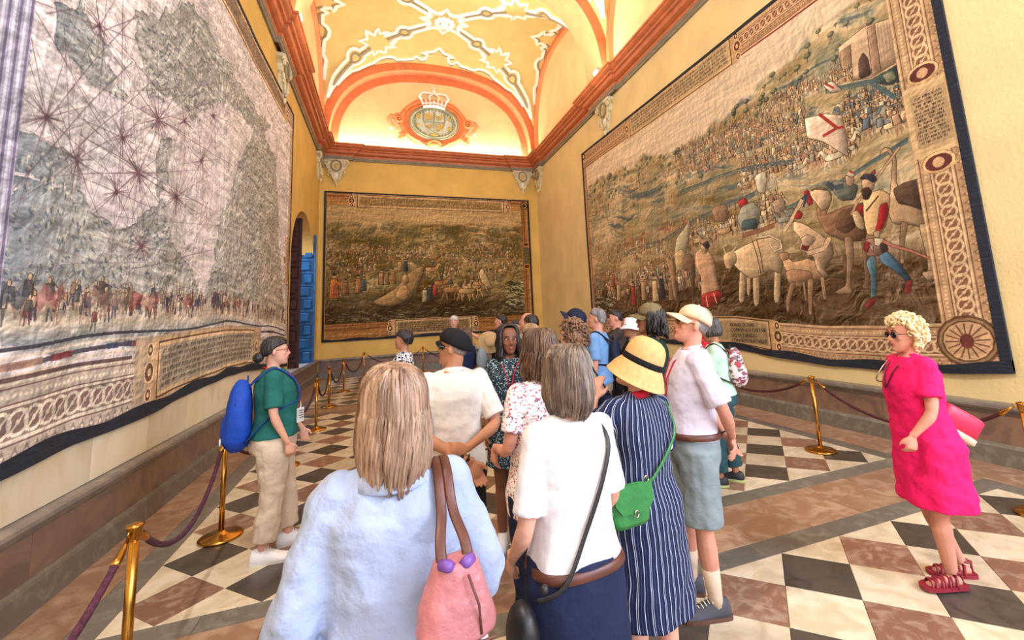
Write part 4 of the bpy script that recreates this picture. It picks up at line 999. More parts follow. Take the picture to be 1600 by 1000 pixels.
Fc.poly([(FW-56, 330), (FW-8, 330), (FW-8, 440), (FW-56, 440)], (110, 92, 56)); Fc.ell(FW-36, 40, 26, 26, (70, 50, 30)); Fc.ring(FW-36, 40, 16, 16, 5, light)
for cy in (310, 460): Fc.ell(FW-34, cy, 22, 16, (120, 50, 34)); Fc.ring(FW-34, cy, 20, 14, 4, light)
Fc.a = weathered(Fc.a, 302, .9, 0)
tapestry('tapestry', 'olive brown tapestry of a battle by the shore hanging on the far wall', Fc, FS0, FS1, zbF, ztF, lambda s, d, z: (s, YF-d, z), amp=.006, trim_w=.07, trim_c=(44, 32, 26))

# ------------------------------------------------ left wall: the sea chart
LS0, LS1 = 3.02, 11.86
zbL = lambda s: interp([(3.3, .93), (3.82, .96), (4.4, .99), (5.26, .99), (6.5, 1.06), (7.6, 1.11), (8.76, 1.09), (9.8, 1.02), (11.07, .93), (11.9, .88)], s)
ztL = lambda s: interp([(3.3, 6.8), (7.4, 6.85), (8.7, 6.86), (11.9, 7.03)], s)
LW, LH = 1720, 1190
def toL(x, y):
    p = back(x, y, 0, XL+.03); return ((p.y-LS0)/(LS1-LS0)*LW, (1-(p.z-zbL(p.y))/(ztL(p.y)-zbL(p.y)))*LH)
L_ = Canvas(LW, LH, toL); g = np.random.default_rng(17)
yy, xx = np.mgrid[0:LH, 0:LW]; vy = yy/LH; ux = xx/LW
sea = np.array((206, 194, 192.)); n1 = fbm(LH, LW, 4, 5, 6, 71); e1, m1 = emboss(LH, LW, 81, 34, 1.1, 16, 16); e2, m2 = emboss(LH, LW, 91, 60, .8, 10, 22)
L_.a = sea*(1+(fbm(LH, LW, 40, 50, 3, 2)-.5)[..., None]*.14)+e2[..., None]*5
def landmask(polys, soft=26):
    m = Canvas(LW, LH, None)
    for p in polys: m.poly(L_.P(p), (1, 1, 1))
    a = m.a[..., 0]
    return warp(a, (n1-.5)*130+(m1-.5)*40, (fbm(LH, LW, 12, 16, 4, 99)-.5)*120)
A = landmask([[(20, 140), (38, 60), (52, 150), (50, 215), (110, 250), (112, 300), (60, 300), (0, 300), (0, 200)],
              [(75, 10), (130, 0), (150, 60), (170, 120), (182, 150), (160, 140), (100, 80)],
              [(200, 0), (300, 0), (360, 120), (420, 190), (400, 200), (350, 170), (300, 180), (230, 150), (215, 90)],
              [(0, 310), (100, 300), (180, 350), (230, 340), (300, 420), (310, 560), (0, 560)],
              [(232, 210), (260, 205), (258, 290), (240, 320), (228, 300)], [(226, 335), (252, 320), (262, 360), (240, 398), (226, 400)],
              [(350, 330), (370, 250), (400, 190), (430, 240), (436, 420), (440, 500), (300, 520), (330, 400)]])
lc = np.array((160, 158, 150.)); land = lc+(n1-.5)[..., None]*60+e1[..., None]*46+e2[..., None]*20
dkm = np.clip((m1-.5)*6, 0, 1)[..., None]; land = land*(1-dkm*.3)+np.array((104, 112, 110.))*dkm*.3
ye = np.clip((ux-.62)*4, 0, 1)[..., None]*np.clip((vy-.3)*4, 0, 1)[..., None]; land = land*(1-ye*.35)+np.array((176, 152, 104.))*ye*.35+e1[..., None]*ye*20
L_.a = L_.a*(1-A[..., None])+land*A[..., None]
edge = np.abs(np.roll(A, 3, 0)-A)+np.abs(np.roll(A, 3, 1)-A); L_.a -= (edge > .3)[..., None]*np.array((34, 32, 30.))
mot = (np.clip((fbm(LH, LW, 9, 12, 5, 123)-.54)*6, 0, 1)*(1-A)*.55)[..., None]; L_.a = L_.a*(1-mot)+(land*.5+np.array((84, 84, 82.)))*mot
bb = np.clip((.16-ux)*9, 0, 1)[..., None]*A[..., None]; L_.a = L_.a*(1-bb*.5)+np.array((70, 92, 116.))*bb*.5
for px, py, n, rr in ((210, 270, 20, 130), (240, 186, 20, 90), (270, 308, 20, 90), (310, 252, 16, 90), (283, 188, 12, 60), (215, 385, 16, 70), (185, 215, 10, 60), (62, 182, 8, 90), (115, 250, 8, 80), (150, 40, 8, 90), (330, 180, 10, 60), (176, 300, 8, 60)):
    c = L_.P([(px, py)])[0]; a0 = g.random(); n = max(8, int(n*.8)); rr *= .7
    for i in range(n):
        a = a0+2*math.pi*i/n; r = rr*3.2*(1 if i % 2 else .55)
        L_.line([c, (c[0]+r*math.cos(a), c[1]+r*math.sin(a))], [2.4, 1.0], (104, 76, 82), .6)
    L_.ell(*c, 5, 5, (80, 44, 54), .8)
    for i in range(n*2): a = g.uniform(0, 6.28); L_.line([c, (c[0]+38*math.cos(a), c[1]+38*math.sin(a))], [3.5, .8], (92, 56, 66), .5)
for (a, b_) in (((0, 305), (200, 95)), ((60, 190), (205, 22)), ((95, 250), (260, 100)), ((120, 210), (330, 330)), ((40, 10), (180, 240)), ((130, 30), (240, 186)), ((210, 270), (300, 330)), ((240, 186), (360, 260)), ((60, 20), (105, 12)), ((150, 50), (210, 25)), ((210, 270), (100, 160)), ((62, 182), (100, 255)), ((160, 0), (150, 160)), ((30, 20), (62, 182)), ((120, 0), (250, 150)), ((185, 0), (180, 330)), ((90, 40), (110, 320)), ((200, 420), (330, 390)), ((340, 30), (420, 260)), ((350, 170), (430, 210))):
    L_.line(L_.P([a, b_]), 2.2, (96, 74, 80), .6)
for i in range(110):
    y = g.uniform(.03, .8); x = g.uniform(0, 1); a = g.uniform(0, 3.1); L_.line([(x*LW-math.cos(a)*330, y*LH-math.sin(a)*330), (x*LW+math.cos(a)*330, y*LH+math.sin(a)*330)], 1.3, (110, 86, 88), .5)
# hatched relief blades on the hills
for i in range(5200):
    x, y = g.random()*LW, g.random()*LH*.80
    if A[int(y), int(x)] < .5: continue
    s = g.uniform(7, 22)*(.7+ux[0, int(x)]*.5); a = g.uniform(-.5, .9)+3*(n1[int(y), int(x)]-.5)*3; dk = (62, 78, 96) if x < LW*.3 else ((84, 86, 84) if x < LW*.62 else (92, 82, 58))
    L_.poly([(x, y), (x+s*math.cos(a), y+s*math.sin(a)), (x+s*.5*math.cos(a+.9), y+s*.5*math.sin(a+.9))], dk, .7); L_.poly([(x, y-2), (x+s*math.cos(a-.3), y-2+s*math.sin(a-.3)), (x+s*.5, y-s*.3)], (206, 192, 156), .55)
# figures along the lower edge of the picture
y0 = .795
ys = (np.arange(LW) % 7)*0
fade = np.clip((vy-y0)*40, 0, 1)[..., None]*np.clip((.865-vy)*60, 0, 1)[..., None]
L_.a = L_.a*(1-fade*.9)+(np.array((190, 172, 148.))+e1[..., None]*26+(n1-.5)[..., None]*70)*fade*.9
palL = [(110, 58, 56), (58, 66, 92), (168, 140, 110), (150, 120, 96), (196, 176, 150), (90, 84, 80)]
for i in range(240):
    x = g.random()*LW; y = LH*(.84+g.normal(0, .008)); glyph_man(L_, x, y, g.uniform(34, 56), g, palL, .1)
for x, w_, c in ((430, 70, (130, 36, 40)), (445, 30, (190, 160, 130)), (800, 26, (46, 56, 92)), (300, 40, (120, 100, 84)), (360, 46, (112, 94, 78)), (120, 36, (50, 56, 74)), (190, 40, (150, 80, 78)), (640, 30, (124, 44, 46)), (980, 40, (110, 50, 48))):
    w_ *= .8; L_.poly([(x-w_, LH*.818), (x-w_*.5, LH*.80), (x+w_*.2, LH*.812), (x+w_*.7, LH*.796), (x+w_, LH*.815), (x+w_*.4, LH*.832), (x-w_*.2, LH*.822), (x-w_*.7, LH*.834)], c, .6, .4)
for k, (v, t, c) in enumerate(((.868, 5, (60, 58, 70)), (.877, 4, (206, 190, 168)), (.886, 7, (72, 66, 80)), (.896, 4, (200, 180, 156)))):
    L_.line([(x, LH*v+5*math.sin(x*.012)) for x in range(0, LW+1, 40)], t, c)
for i in range(26):
    x = g.random()*LW; L_.line([(x, LH*.886+5*math.sin(x*.012)), (x+g.uniform(20, 60), LH*.886+5*math.sin((x+40)*.012))], 10, ((118, 40, 44), (46, 54, 84), (150, 110, 90))[i % 3], .85)
base, ink, light = (184, 166, 146), (112, 78, 70), (214, 198, 172)
chain(L_, 0, LH*.905, LW, LH, False, base, ink, light); L_.poly([(0, 0), (104, 0), (104, LH), (0, LH)], (150, 146, 168))
for i_ in range(13): L_.line([(4+i_*8, 0), (4+i_*8, LH)], 3.5, ((92, 78, 108), (196, 194, 208))[i_ % 2], .85); chain(L_, LW-72, 0, LW, LH, True, (176, 136, 92), ink, light); chain(L_, 0, 0, LW, 88, False, (170, 128, 100), (110, 60, 50), light)
x0 = toL(236, 590)[0]; x1 = toL(392, 540)[0]
L_.poly([(x0-80, LH*.875), (x1+90, LH*.875), (x1+90, LH-14), (x0-80, LH-14)], (178, 150, 118)); cart_box(L_, x0, LH*.885, x1, LH-22, 6, g, (158, 142, 118))
cart_box(L_, LW*.42, 8, LW*.9, 96, 6, g, (150, 122, 94)); cart_box(L_, LW-70, LH*.52, LW-12, LH*.7, 10, g, (150, 120, 86), True)
L_.poly([(0, LH-118), (x0-90, LH-118), (x0-90, LH-112), (0, LH-112)], (96, 70, 66))
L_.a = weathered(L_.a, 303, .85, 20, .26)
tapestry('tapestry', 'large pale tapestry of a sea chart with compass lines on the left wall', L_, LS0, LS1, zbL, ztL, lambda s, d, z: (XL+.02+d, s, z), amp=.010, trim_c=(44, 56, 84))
# ============================================================ barriers
M_brass = mat('brass', (206, 152, 70), .22, 1.0, vary=.12, scale=8)
M_rope = mat('maroon_rope', (84, 30, 34), .8, vary=.3, scale=60, bump=.6, bscale=220)
M_rope2 = mat('purple_rope', (92, 40, 66), .8, vary=.3, scale=60, bump=.6, bscale=220)
def stanchion(x, y, label, hooks=((1, 0), (-1, 0)), H=.86):
    r = empty('barrier_post', (x, y, 0), 0, label, 'barrier post', 'brass barrier posts')
    b = MB(); b.lathe([(.155, 0), (.165, .004), (.165, .018), (.15, .026), (.06, .034), (.034, .05), (.026, .06), (0, .06)], n=28); b.build('base', M_brass, r)
    b = MB(); b.lathe([(.021, .03), (.021, H-.06), (.0, H-.06)], n=14); b.build('pole', M_brass, r)
    b = MB(); b.lathe([(.021, H-.075), (.03, H-.065), (.03, H-.02), (.036, H-.015), (.036, H-.006), (.02, H), (0, H+.004)], n=16); b.build('finial', M_brass, r)
    for dx, dy in hooks:
        L = math.hypot(dx, dy); dx /= L; dy /= L
        b = MB(); b.tube([(dx*.028, dy*.028, H-.035), (dx*.05, dy*.05, H-.045), (dx*.062, dy*.062, H-.03), (dx*.055, dy*.055, H-.018)], .005, 6); b.build('hook', M_brass, r)
    return (x, y, H)
def rope(a, c, sag, label, m=M_rope, group='barrier ropes'):
    A = Vector((a[0], a[1], a[2]-.045)); C_ = Vector((c[0], c[1], c[2]-.045)); d = (C_-A).normalized(); A += d*.06; C_ -= d*.06
    r = link('barrier_rope', None, None, label, 'rope', group, None, A)
    pts = []; n = 46
    for i in range(n+1):
        t = i/n; p = A.lerp(C_, t); p.z -= sag*(1-(2*t-1)**2)**.9; pts.append(p-A)
    b = MB(); b.tube(pts[2:-2], .0155, 8); b.build('cord', m, r)
    for e in (pts[:4], pts[-4:][::-1]):
        b = MB(); b.tube(e[:3]+[e[2].lerp(e[3], .5)], [.006, .014, .02, .019], 8); b.build('end_cap', M_brass, r)
LP = [(-1.12, .85), (-1.13, 2.80), (-1.33, 4.78), (-1.20, 6.70), (-1.12, 8.71), (-1.16, 10.94), (-1.05, 13.14), (-.64, 15.32)]
LL = [None, 'brass barrier post nearest the viewer at the left edge', 'brass barrier post beside the beige trousers and white shoes', None, 'brass barrier post just right of the white name badge',
      'second brass post beyond the name badge', 'third brass post beyond the name badge, along the left wall', 'brass post at the far left corner of the room']
posts = []
for i, (x, y) in enumerate(LP):
    if LL[i]:
        nx_ = LP[min(i+1, len(LP)-1)]; pv = LP[i-1]
        if i == 7: nx_ = (1.22, 16.2)
        posts.append(stanchion(x, y, LL[i], ((nx_[0]-x, nx_[1]-y), (pv[0]-x, pv[1]-y))))
    elif i == 3: posts.append(stanchion(x, y, 'brass barrier post hidden behind the woman in the green shirt', ((0, 1), (0, -1))))
    else: posts.append((x, y, .86))
RLB = ['purple rope hanging from the nearest post down out of the picture', 'purple and maroon rope between the two nearest left posts', 'maroon rope running behind the beige trousers', 'maroon rope left of the post by the name badge', 'maroon rope between the first two posts beyond the name badge', 'maroon rope between the second and third posts beyond the badge', 'maroon rope reaching the far left corner post']
for i in range(7):
    rope(posts[i], posts[i+1], (.30, .34, .34, .34, .40, .42, .42)[i], RLB[i], M_rope2 if i < 2 else M_rope)
pf = [posts[-1], stanchion(1.22, 16.1, 'brass post by the far wall, between the patterned top and the black cap', ((1, 0), (-1, 0))), stanchion(3.0, 15.98, 'brass post by the far wall left of the red lanyard', ((1, 0), (-1, 0)))]
rope(pf[0], pf[1], .4, 'rope by the far wall behind the woman in the patterned top'); rope(pf[1], pf[2], .4, 'rope by the far wall behind the black cap'); 
pr = [stanchion(4.85, 2.22, 'brass barrier post at the right edge of the picture', ((0, 1), (0, -1))), stanchion(4.84, 4.10, 'brass barrier post standing free between the jeans and the pink dress', ((0, 1), (0, -1))), stanchion(4.86, 6.15, 'brass barrier post hidden behind the person in jeans', ((0, 1), (0, -1)))]
rope(pr[0], pr[1], .32, 'dark rope passing behind the pink dress'); rope(pr[1], pr[2], .26, 'dark rope between the right post and the jeans')

# ============================================================ people
def skin(name, c): return mat(name, c, .55, vary=.07, scale=9, bump=.05, bscale=120, c2=tuple(int(v*.88) for v in c), spec=.35)
SK_F = skin('fair_skin', (222, 164, 140)); SK_P = skin('pink_skin', (214, 148, 124)); SK_T = skin('tan_skin', (190, 130, 98)); SK_B = skin('brown_skin', (132, 84, 62)); SK_O = skin('olive_skin', (176, 122, 92))
def cloth(name, c, vary=.06, rough=.85, bump=.35, bscale=16): return mat(name, c, rough, vary=vary, scale=7, bump=bump, bscale=bscale, spec=.2)
def hairmat(name, c1, c2, scale=26):
    return mat(name, c1, .42, vary=.1, scale=scale, c2=c2, stretch=(1, 1, .10), bump=.8, bscale=55)
def V(*a): return Vector(a)
# torso sections of a 1.72 m body: height, half width, half depth, forward offset
SEC = {'m': [(.78, .150, .115, 0), (.86, .172, .128, 0), (.93, .172, .130, 0), (1.02, .152, .122, .005), (1.10, .152, .120, .01), (1.20, .164, .124, .01), (1.30, .174, .124, .005), (1.38, .172, .108, -.005), (1.43, .135, .082, -.012), (1.47, .075, .060, -.015)],
       'f': [(.78, .145, .112, 0), (.86, .166, .128, -.005), (.93, .166, .126, -.005), (1.02, .146, .110, 0), (1.10, .134, .102, .005), (1.20, .140, .116, .012), (1.30, .148, .118, .01), (1.38, .148, .096, -.002), (1.43, .118, .073, -.012), (1.47, .062, .052, -.015)]}
class Person:
    """builds one figure in its own frame: +y is the way the feet point, z up, origin between the feet"""
    def __init__(s, label, x, y, face, H=1.7, sex='m', girth=1.0, skinm=SK_F, group=None, lean=(0, 0), head=(0, 0, 0), arms=None, legs=None, vox=.011, deep=1.0):
        s.k = H/1.72; s.root = empty('person', (x, y, 0), face, label, 'person', group)
        s.sex, s.g, s.sk, s.lean, s.vox = sex, girth, skinm, lean, vox; s.dp = deep
        k = s.k
        sh = .166 if sex == 'm' else .140
        s.J = {}
        for q, n in ((-1, 'L'), (1, 'R')):
            s.J['sh'+n] = s.L(V(q*sh*(.6+.4*girth), -.01, 1.405)); s.J['hip'+n] = V(q*.092*(.6+.4*girth), 0, .90)*k
        arms = arms or {}
        da = {'el': (.228, -.03, 1.12) if sex == 'm' else (.198, -.03, 1.12), 'wr': (.232, .06, .87) if sex == 'm' else (.205, .06, .87), 'hd': (.0, .25, -1)}
        for q, n in ((-1, 'L'), (1, 'R')):
            a = dict(da); a.update(arms.get(n, {}))
            s.J['el'+n] = s.L(V(q*a['el'][0], *a['el'][1:])); s.J['wr'+n] = s.L(V(q*a['wr'][0], *a['wr'][1:])); s.J['hd'+n] = V(q*a['hd'][0], *a['hd'][1:]).normalized()
            s.J['pn'+n] = V(*a.get('pn', (-q, 0, 0))); s.J['curl'+n] = a.get('curl', .5)
        legs = legs or {}
        for q, n in ((-1, 'L'), (1, 'R')):
            a = {'kn': (q*.10, .01, .49), 'an': (q*.105, -.02, .085), 'ft': (q*.2, 1)}; a.update(legs.get(n, {}))
            s.J['kn'+n] = V(*a['kn'])*k; s.J['an'+n] = V(*a['an'])*k; s.J['ft'+n] = V(a['ft'][0], a['ft'][1], 0).normalized()
        # head frame
        yaw, pitch, roll = head
        s.nb = s.L(V(0, -.02, 1.455)); s.HR = Matrix.Rotation(yaw, 3, 'Z') @ Matrix.Rotation(pitch, 3, 'X') @ Matrix.Rotation(roll, 3, 'Y')
        s.hc = s.nb+V(0, .012, .075)*k+s.HR @ V(0, .005, .085)*k
    def L(s, p):
        """apply the lean above the hips"""
        t = max(0, p.z-.92); q = V(p.x+s.lean[0]*t, p.y+s.lean[1]*t, p.z); return q*s.k
    def hd(s, x, y, z): return s.hc+s.HR @ V(x, y, z)*s.k
    def sec(s, z):
        S = SEC[s.sex]; zs = [a[0] for a in S]
        w = [float(np.interp(z, zs, [a[i] for a in S])) for i in (1, 2, 3)]
        gg = s.g if z < 1.36 else 1+(s.g-1)*max(0, (1.5-z)/.14)
        belly = (s.g-1)*.5*math.exp(-((z-1.04)/.14)**2)*.12
        return w[0]*gg, w[1]*gg*s.dp+belly*.5, w[2]+belly
    def torso(s, b, z0, z1, ease=0.0, flare=0.0, n=26, steps=16, close=True, wav=0.0, waist=None):
        rows = []
        for i in range(steps+1):
            z = z0+(z1-z0)*i/steps; hw, hdp, oy = s.sec(max(z, .84) if z < .84 else z)
            if z < .86 and flare == 0 and z0 < .8: pass
            e = ease+flare*max(0, (1.0-z))
            if waist: e -= waist*math.exp(-((z-1.07)/.07)**2)
            hw += e; hdp += e*.9; ring = []
            for j in range(n):
                a = 2*math.pi*j/n; c, t = math.cos(a), math.sin(a); pw = .80
                rr = 1+wav*max(0, 1.05-z)*math.sin(a*7+z*3)
                ring.append(s.L(V(hw*rr*math.copysign(abs(c)**pw, c), oy+hdp*rr*math.copysign(abs(t)**pw, t), z)))
            rows.append(ring)
        b.grid(rows, True, True)
    def limb(s, b, names, radii, ease=0.0, t_end=1.0, n=12, flat=None):
        P = [s.J[m] for m in names]; pts = []; rr = []
        segs = len(P)-1
        for i in range(segs):
            m = 6
            for j in range(m+(1 if i == segs-1 else 0)):
                t = j/m; u = (i+t)/segs
                if u > t_end+1e-6: break
                pts.append(P[i].lerp(P[i+1], t)); rr.append((float(np.interp(u, [q[0] for q in radii], [q[1] for q in radii]))+ease)*s.k)
        # soften the joint
        Q = pts[:]
        for _ in range(2):
            Q = [Q[0]]+[(Q[i-1]+Q[i]*2+Q[i+1])/4 for i in range(1, len(Q)-1)]+[Q[-1]]
        b.tube(Q, rr, n, flat); return Q, rr
    def hand(s, b, side, scale=1.0):
        k = s.k*scale; W = s.J['wr'+side]; d = s.J['hd'+side]; pn = s.J['pn'+side]; pn = (pn-d*pn.dot(d)).normalized(); lat = d.cross(pn).normalized()
        q = 1 if side == 'R' else -1
        th = lat*q  # thumb side
        th = s.J.get('th'+side, th)
        b.tube([W-d*.02*k, W+d*.015*k, W+d*.05*k, W+d*.085*k, W+d*.096*k], [.024*k, .028*k, .040*k, .041*k, .034*k], 10, (.46, 1.0), pn)
        cu = s.J['curl'+side]
        for i, (off, ln, r) in enumerate(((-.031, .070, .0086), (-.0105, .080, .0090), (.0105, .074, .0087), (.031, .058, .0078))):
            p = W+d*(.085-.004*abs(i-1.3))*k-th*off*k*-1*-1; p = W+d*.086*k+th*(-off)*k
            dd = (d+th*(-off)*2.2).normalized(); pts = [p-dd*.02*k, p]; a = cu*.35
            for j, f in enumerate((.45, .32, .25)):
                a += cu*(.55+.1*i*.5); v = dd*math.cos(a)+pn*math.sin(a); p = p+v*ln*f*k; pts.append(p)
            b.tube(pts, [r*k*1.1, r*k*1.08, r*k, r*k*.92, r*k*.72], 8)
        p = W+d*.025*k+th*.026*k; v1 = (th*.75+d*.62+pn*.25).normalized(); v2 = (th*.35+d*.85+pn*.4).normalized(); v3 = (d*.9+pn*.5).normalized()
        b.tube([p-v1*.015*k, p+v1*.032*k, p+v1*.032*k+v2*.028*k, p+v1*.032*k+v2*.028*k+v3*.022*k], [.015*k, .0125*k, .0105*k, .008*k], 8)
    def body(s, feet=True, face=True):
        b = MB(); k = s.k
        s.torso(b, .80, 1.475, -.004)
        for q in ('L', 'R'):
            gg = .75+.25*s.g
            s.limb(b, ['sh'+q, 'el'+q, 'wr'+q], [(0, .050*gg), (.15, .050*gg), (.32, .043*gg), (.5, .036), (.62, .040), (.8, .031), (1, .024)] if s.sex == 'm' else [(0, .043*gg), (.15, .044*gg), (.32, .040*gg), (.5, .033), (.62, .035), (.8, .027), (1, .021)])
            b.ell(s.J['sh'+q], [.054*k*gg]*3, nu=10, nv=7); s.hand(b, q, 1.0 if s.sex == 'm' else .92)
            s.limb(b, ['hip'+q, 'kn'+q, 'an'+q], [(0, .090*s.g), (.2, .083*s.g), (.4, .064), (.5, .056), (.58, .052), (.68, .058), (.8, .048), (1, .036)])
            f = s.J['ft'+q]; an = s.J['an'+q]
            b.tube([an-f*.05*k+V(0, 0, -.050)*k, an+f*.02*k+V(0, 0, -.044)*k, an+f*.10*k+V(0, 0, -.058)*k, an+f*.17*k+V(0, 0, -.064)*k], [.026*k, .033*k, .026*k, .018*k], 10)
        # neck
        b.tube([s.nb+V(0, -.01, -.05)*k, s.nb+V(0, 0, .03)*k, s.hd(0, -.022, -.065), s.hd(0, -.015, -.02)], [.066*k, .055*k, .054*k, .055*k] if s.sex == 'm' else [.056*k, .047*k, .046*k, .05*k], 12)
        # skull and face
        rows = []
        for z, hw, yf, yb in ((-.118, .012, .072, .045), (-.113, .024, .082, .02), (-.098, .038, .086, -.01), (-.075, .051, .085, -.035), (-.045, .061, .084, -.062), (-.01, .067, .083, -.082), (.02, .071, .085, -.094), (.05, .073, .083, -.100), (.08, .066, .070, -.094), (.102, .048, .046, -.074), (.114, .022, .016, -.042)):
            ring = []
            for j in range(22):
                a = 2*math.pi*j/22; c, t = math.cos(a), math.sin(a); ym, yr = (yf+yb)/2, (yf-yb)/2
                ring.append(s.hd(hw*math.copysign(abs(c)**.85, c), ym+yr*math.copysign(abs(t)**.9, t), z))
            rows.append(ring)
        b.grid(rows, True, True)
        if face:
            b.tube([s.hd(0, .078, .020), s.hd(0, .088, .002), s.hd(0, .100, -.018), s.hd(0, .104, -.028), s.hd(0, .094, -.036)], [.008*k, .009*k, .011*k, .013*k, .008*k], 8)
            for q in (-1, 1):
                b.ell(s.hd(q*.013, .090, -.031), (.009*k,)*3, nu=8, nv=5)
                b.tube([s.hd(q*.010, .084, .024), s.hd(q*.030, .083, .030), s.hd(q*.052, .068, .024)], [.007*k, .009*k, .006*k], 7)
                b.ell(s.hd(q*.040, .060, -.022), (.020*k, .018*k, .018*k), nu=9, nv=6)
            b.tube([s.hd(-.022, .078, -.058), s.hd(-.010, .089, -.054), s.hd(0, .091, -.055), s.hd(.010, .089, -.054), s.hd(.022, .078, -.058)], [.005*k, .007*k, .007*k, .007*k, .005*k], 7)
            b.tube([s.hd(-.018, .079, -.064), s.hd(0, .089, -.066), s.hd(.018, .079, -.064)], [.005*k, .008*k, .005*k], 7)
            b.ell(s.hd(0, .078, -.098), (.022*k, .015*k, .015*k), nu=9, nv=6)
        for q in (-1, 1):
            M = s.HR @ Matrix.Rotation(-q*.35, 3, 'Z')
            b.ell(s.hd(q*.077, -.012, -.004), (.010*k, .019*k, .032*k), M, nu=8, nv=8)
        o = b.build('body', s.sk, s.root); s.remesh(o, min(s.vox, .008) if s.vox < .011 else s.vox); s.bodyo = o
        if face: s.face()
        return o
    def face(s):
        k = s.k
        for q in (-1, 1):
            b = MB(); b.cur = 0; b.ell(s.hd(q*.031, .071, .008), (.0125*k, .011*k, .0085*k), s.HR, nu=10, nv=7)
            b.cur = 1; b.ell(s.hd(q*.031, .0805, .008), (.006*k, .003*k, .006*k), s.HR, nu=8, nv=5)
            b.build('eye', [mat('eye_white', (226, 218, 210), .3, vary=.02), mat('eye_iris', (46, 34, 28), .2)], s.root)
            b = MB(); b.tube([s.hd(q*.014, .091, .032), s.hd(q*.032, .091, .038), s.hd(q*.050, .078, .032)], [.003*k, .004*k, .0025*k], 6, (1, .7)); b.build('eyebrow', getattr(s, 'brow', mat('brow_hair', (74, 54, 42), .7)), s.root)
        b = MB(); b.tube([s.hd(-.021, .081, -.060), s.hd(-.009, .0945, -.056), s.hd(0, .0955, -.058), s.hd(.009, .0945, -.056), s.hd(.021, .081, -.060)], [.002*k, .0045*k, .004*k, .0045*k, .002*k], 6)
        b.tube([s.hd(-.018, .082, -.062), s.hd(0, .0945, -.067), s.hd(.018, .082, -.062)], [.002*k, .006*k, .002*k], 6); b.build('lips', mat('lips', (176, 88, 80), .4), s.root)
    def remesh(s, o, vox, smooth=3, disp=0.0, dsize=.12, fac=.5):
        m = o.modifiers.new('union', 'REMESH'); m.mode = 'VOXEL'; m.voxel_size = vox; m.use_smooth_shade = True
        if disp:
            t = bpy.data.textures.get('folds%d' % int(dsize*1000))
            if not t: t = bpy.data.textures.new('folds%d' % int(dsize*1000), 'CLOUDS'); t.noise_scale = dsize; t.noise_depth = 2
            d = o.modifiers.new('folds', 'DISPLACE'); d.texture = t; d.strength = disp; d.mid_level = .5; d.texture_coords = 'LOCAL'
        sm = o.modifiers.new('soft', 'SMOOTH'); sm.factor = fac; sm.iterations = smooth
    # ---------------- clothes
    def top(s, m, hem=.86, ease=.018, sleeve=.48, sl_ease=.016, neck=1.462, flare=0.0, disp=.018, name='shirt', collar=None, waist=None, wav=0, cuff=0.0, dsize=.10):
        b = MB(); s.torso(b, hem, neck, ease, flare, waist=waist, wav=wav)
        gg = .75+.25*s.g; r0 = .050 if s.sex == 'm' else .044
        for q in ('L', 'R'):
            b.ell(s.J['sh'+q]+V(0, 0, -.004), [(r0+.010+sl_ease*.5)*s.k*gg]*3, nu=12, nv=8)
            s.limb(b, ['sh'+q, 'el'+q, 'wr'+q], [(0, r0*gg), (.3, (r0-.004)*gg+cuff*.5), (.5, r0-.008+cuff), (1, .030+cuff*.6)], sl_ease, sleeve)
            v = (s.J['el'+q]-s.J['sh'+q]).normalized()
        # trapezius slope
        b.tube([s.J['shL']+V(0, 0, -.01), s.nb+V(-.045, 0, -.012)*s.k, s.nb+V(.045, 0, -.012)*s.k, s.J['shR']+V(0, 0, -.01)], [.048*s.k, .052*s.k, .052*s.k, .048*s.k], 10)
        o = b.build(name, m, s.root); s.remesh(o, .010 if s.vox > .009 else .008, 3, disp, dsize)
        if collar:
            b = MB(); b.tube([s.nb+V(.062*math.cos(a), .058*math.sin(a)+.004, .012+.012*-math.sin(a)*1.0)*s.k for a in [math.pi*2*i/24+math.pi/2+.25 for i in range(23)]], [.015*s.k]*23, 8, (1.4, .55), (0, 0, 1)); b.build('collar', collar, s.root)
        return o
    def trousers(s, m, top=1.0, end=.97, ease=.022, cuffw=.02, name='trousers', disp=.02, waist_e=.012):
        b = MB(); s.torso(b, .82, top, waist_e)
        for q in ('L', 'R'):
            s.limb(b, ['hip'+q, 'kn'+q, 'an'+q], [(0, .092*s.g), (.2, .085*s.g), (.45, .066+cuffw*.5), (.5, .060+cuffw*.6), (1, .046+cuffw)], ease, end)
        o = b.build(name, m, s.root); s.remesh(o, .011, 3, disp, .09); return o
    def skirt(s, m, top=1.0, hem=.45, flare=.10, ease=.02, name='skirt', disp=.02, lean_y=0):
        b = MB(); rows = []; n = 30
        for i in range(15):
            z = top+(hem-top)*i/14; hw, hdp, oy = s.sec(max(z, .90)); t = top-z
            ring = []
            for j in range(n):
                a = 2*math.pi*j/n; f = 1+.05*t*2*math.sin(a*6+1)
                ring.append(V((hw+ease+flare*t)*f*math.cos(a), oy+lean_y*t+(hdp+ease+flare*t)*f*math.sin(a), z)*s.k+V(s.lean[0]*max(0, z-.92), s.lean[1]*max(0, z-.92), 0)*s.k)
            rows.append(ring)
        b.grid(rows, True, True); o = b.build(name, m, s.root); s.remesh(o, .012, 3, disp, .10); return o
    def belt(s, m, z=.985, ease=.03, h=.018, name='belt'):
        b = MB(); rows = []
        for dz, e in ((-h, -.012), (-h+.003, .001), (-h+.004, .003), (h-.004, .003), (h-.003, .001), (h, -.012)):
            hw, hdp, oy = s.sec(z+dz); ring = []
            for j in range(28):
                a = 2*math.pi*j/28; c, t = math.cos(a), math.sin(a)
                ring.append(s.L(V((hw+ease+e)*math.copysign(abs(c)**.8, c), oy+(hdp+ease*.9+e)*math.copysign(abs(t)**.8, t), z+dz)))
            rows.append(ring)
        b.grid(rows, True); return b.build(name, m, s.root)
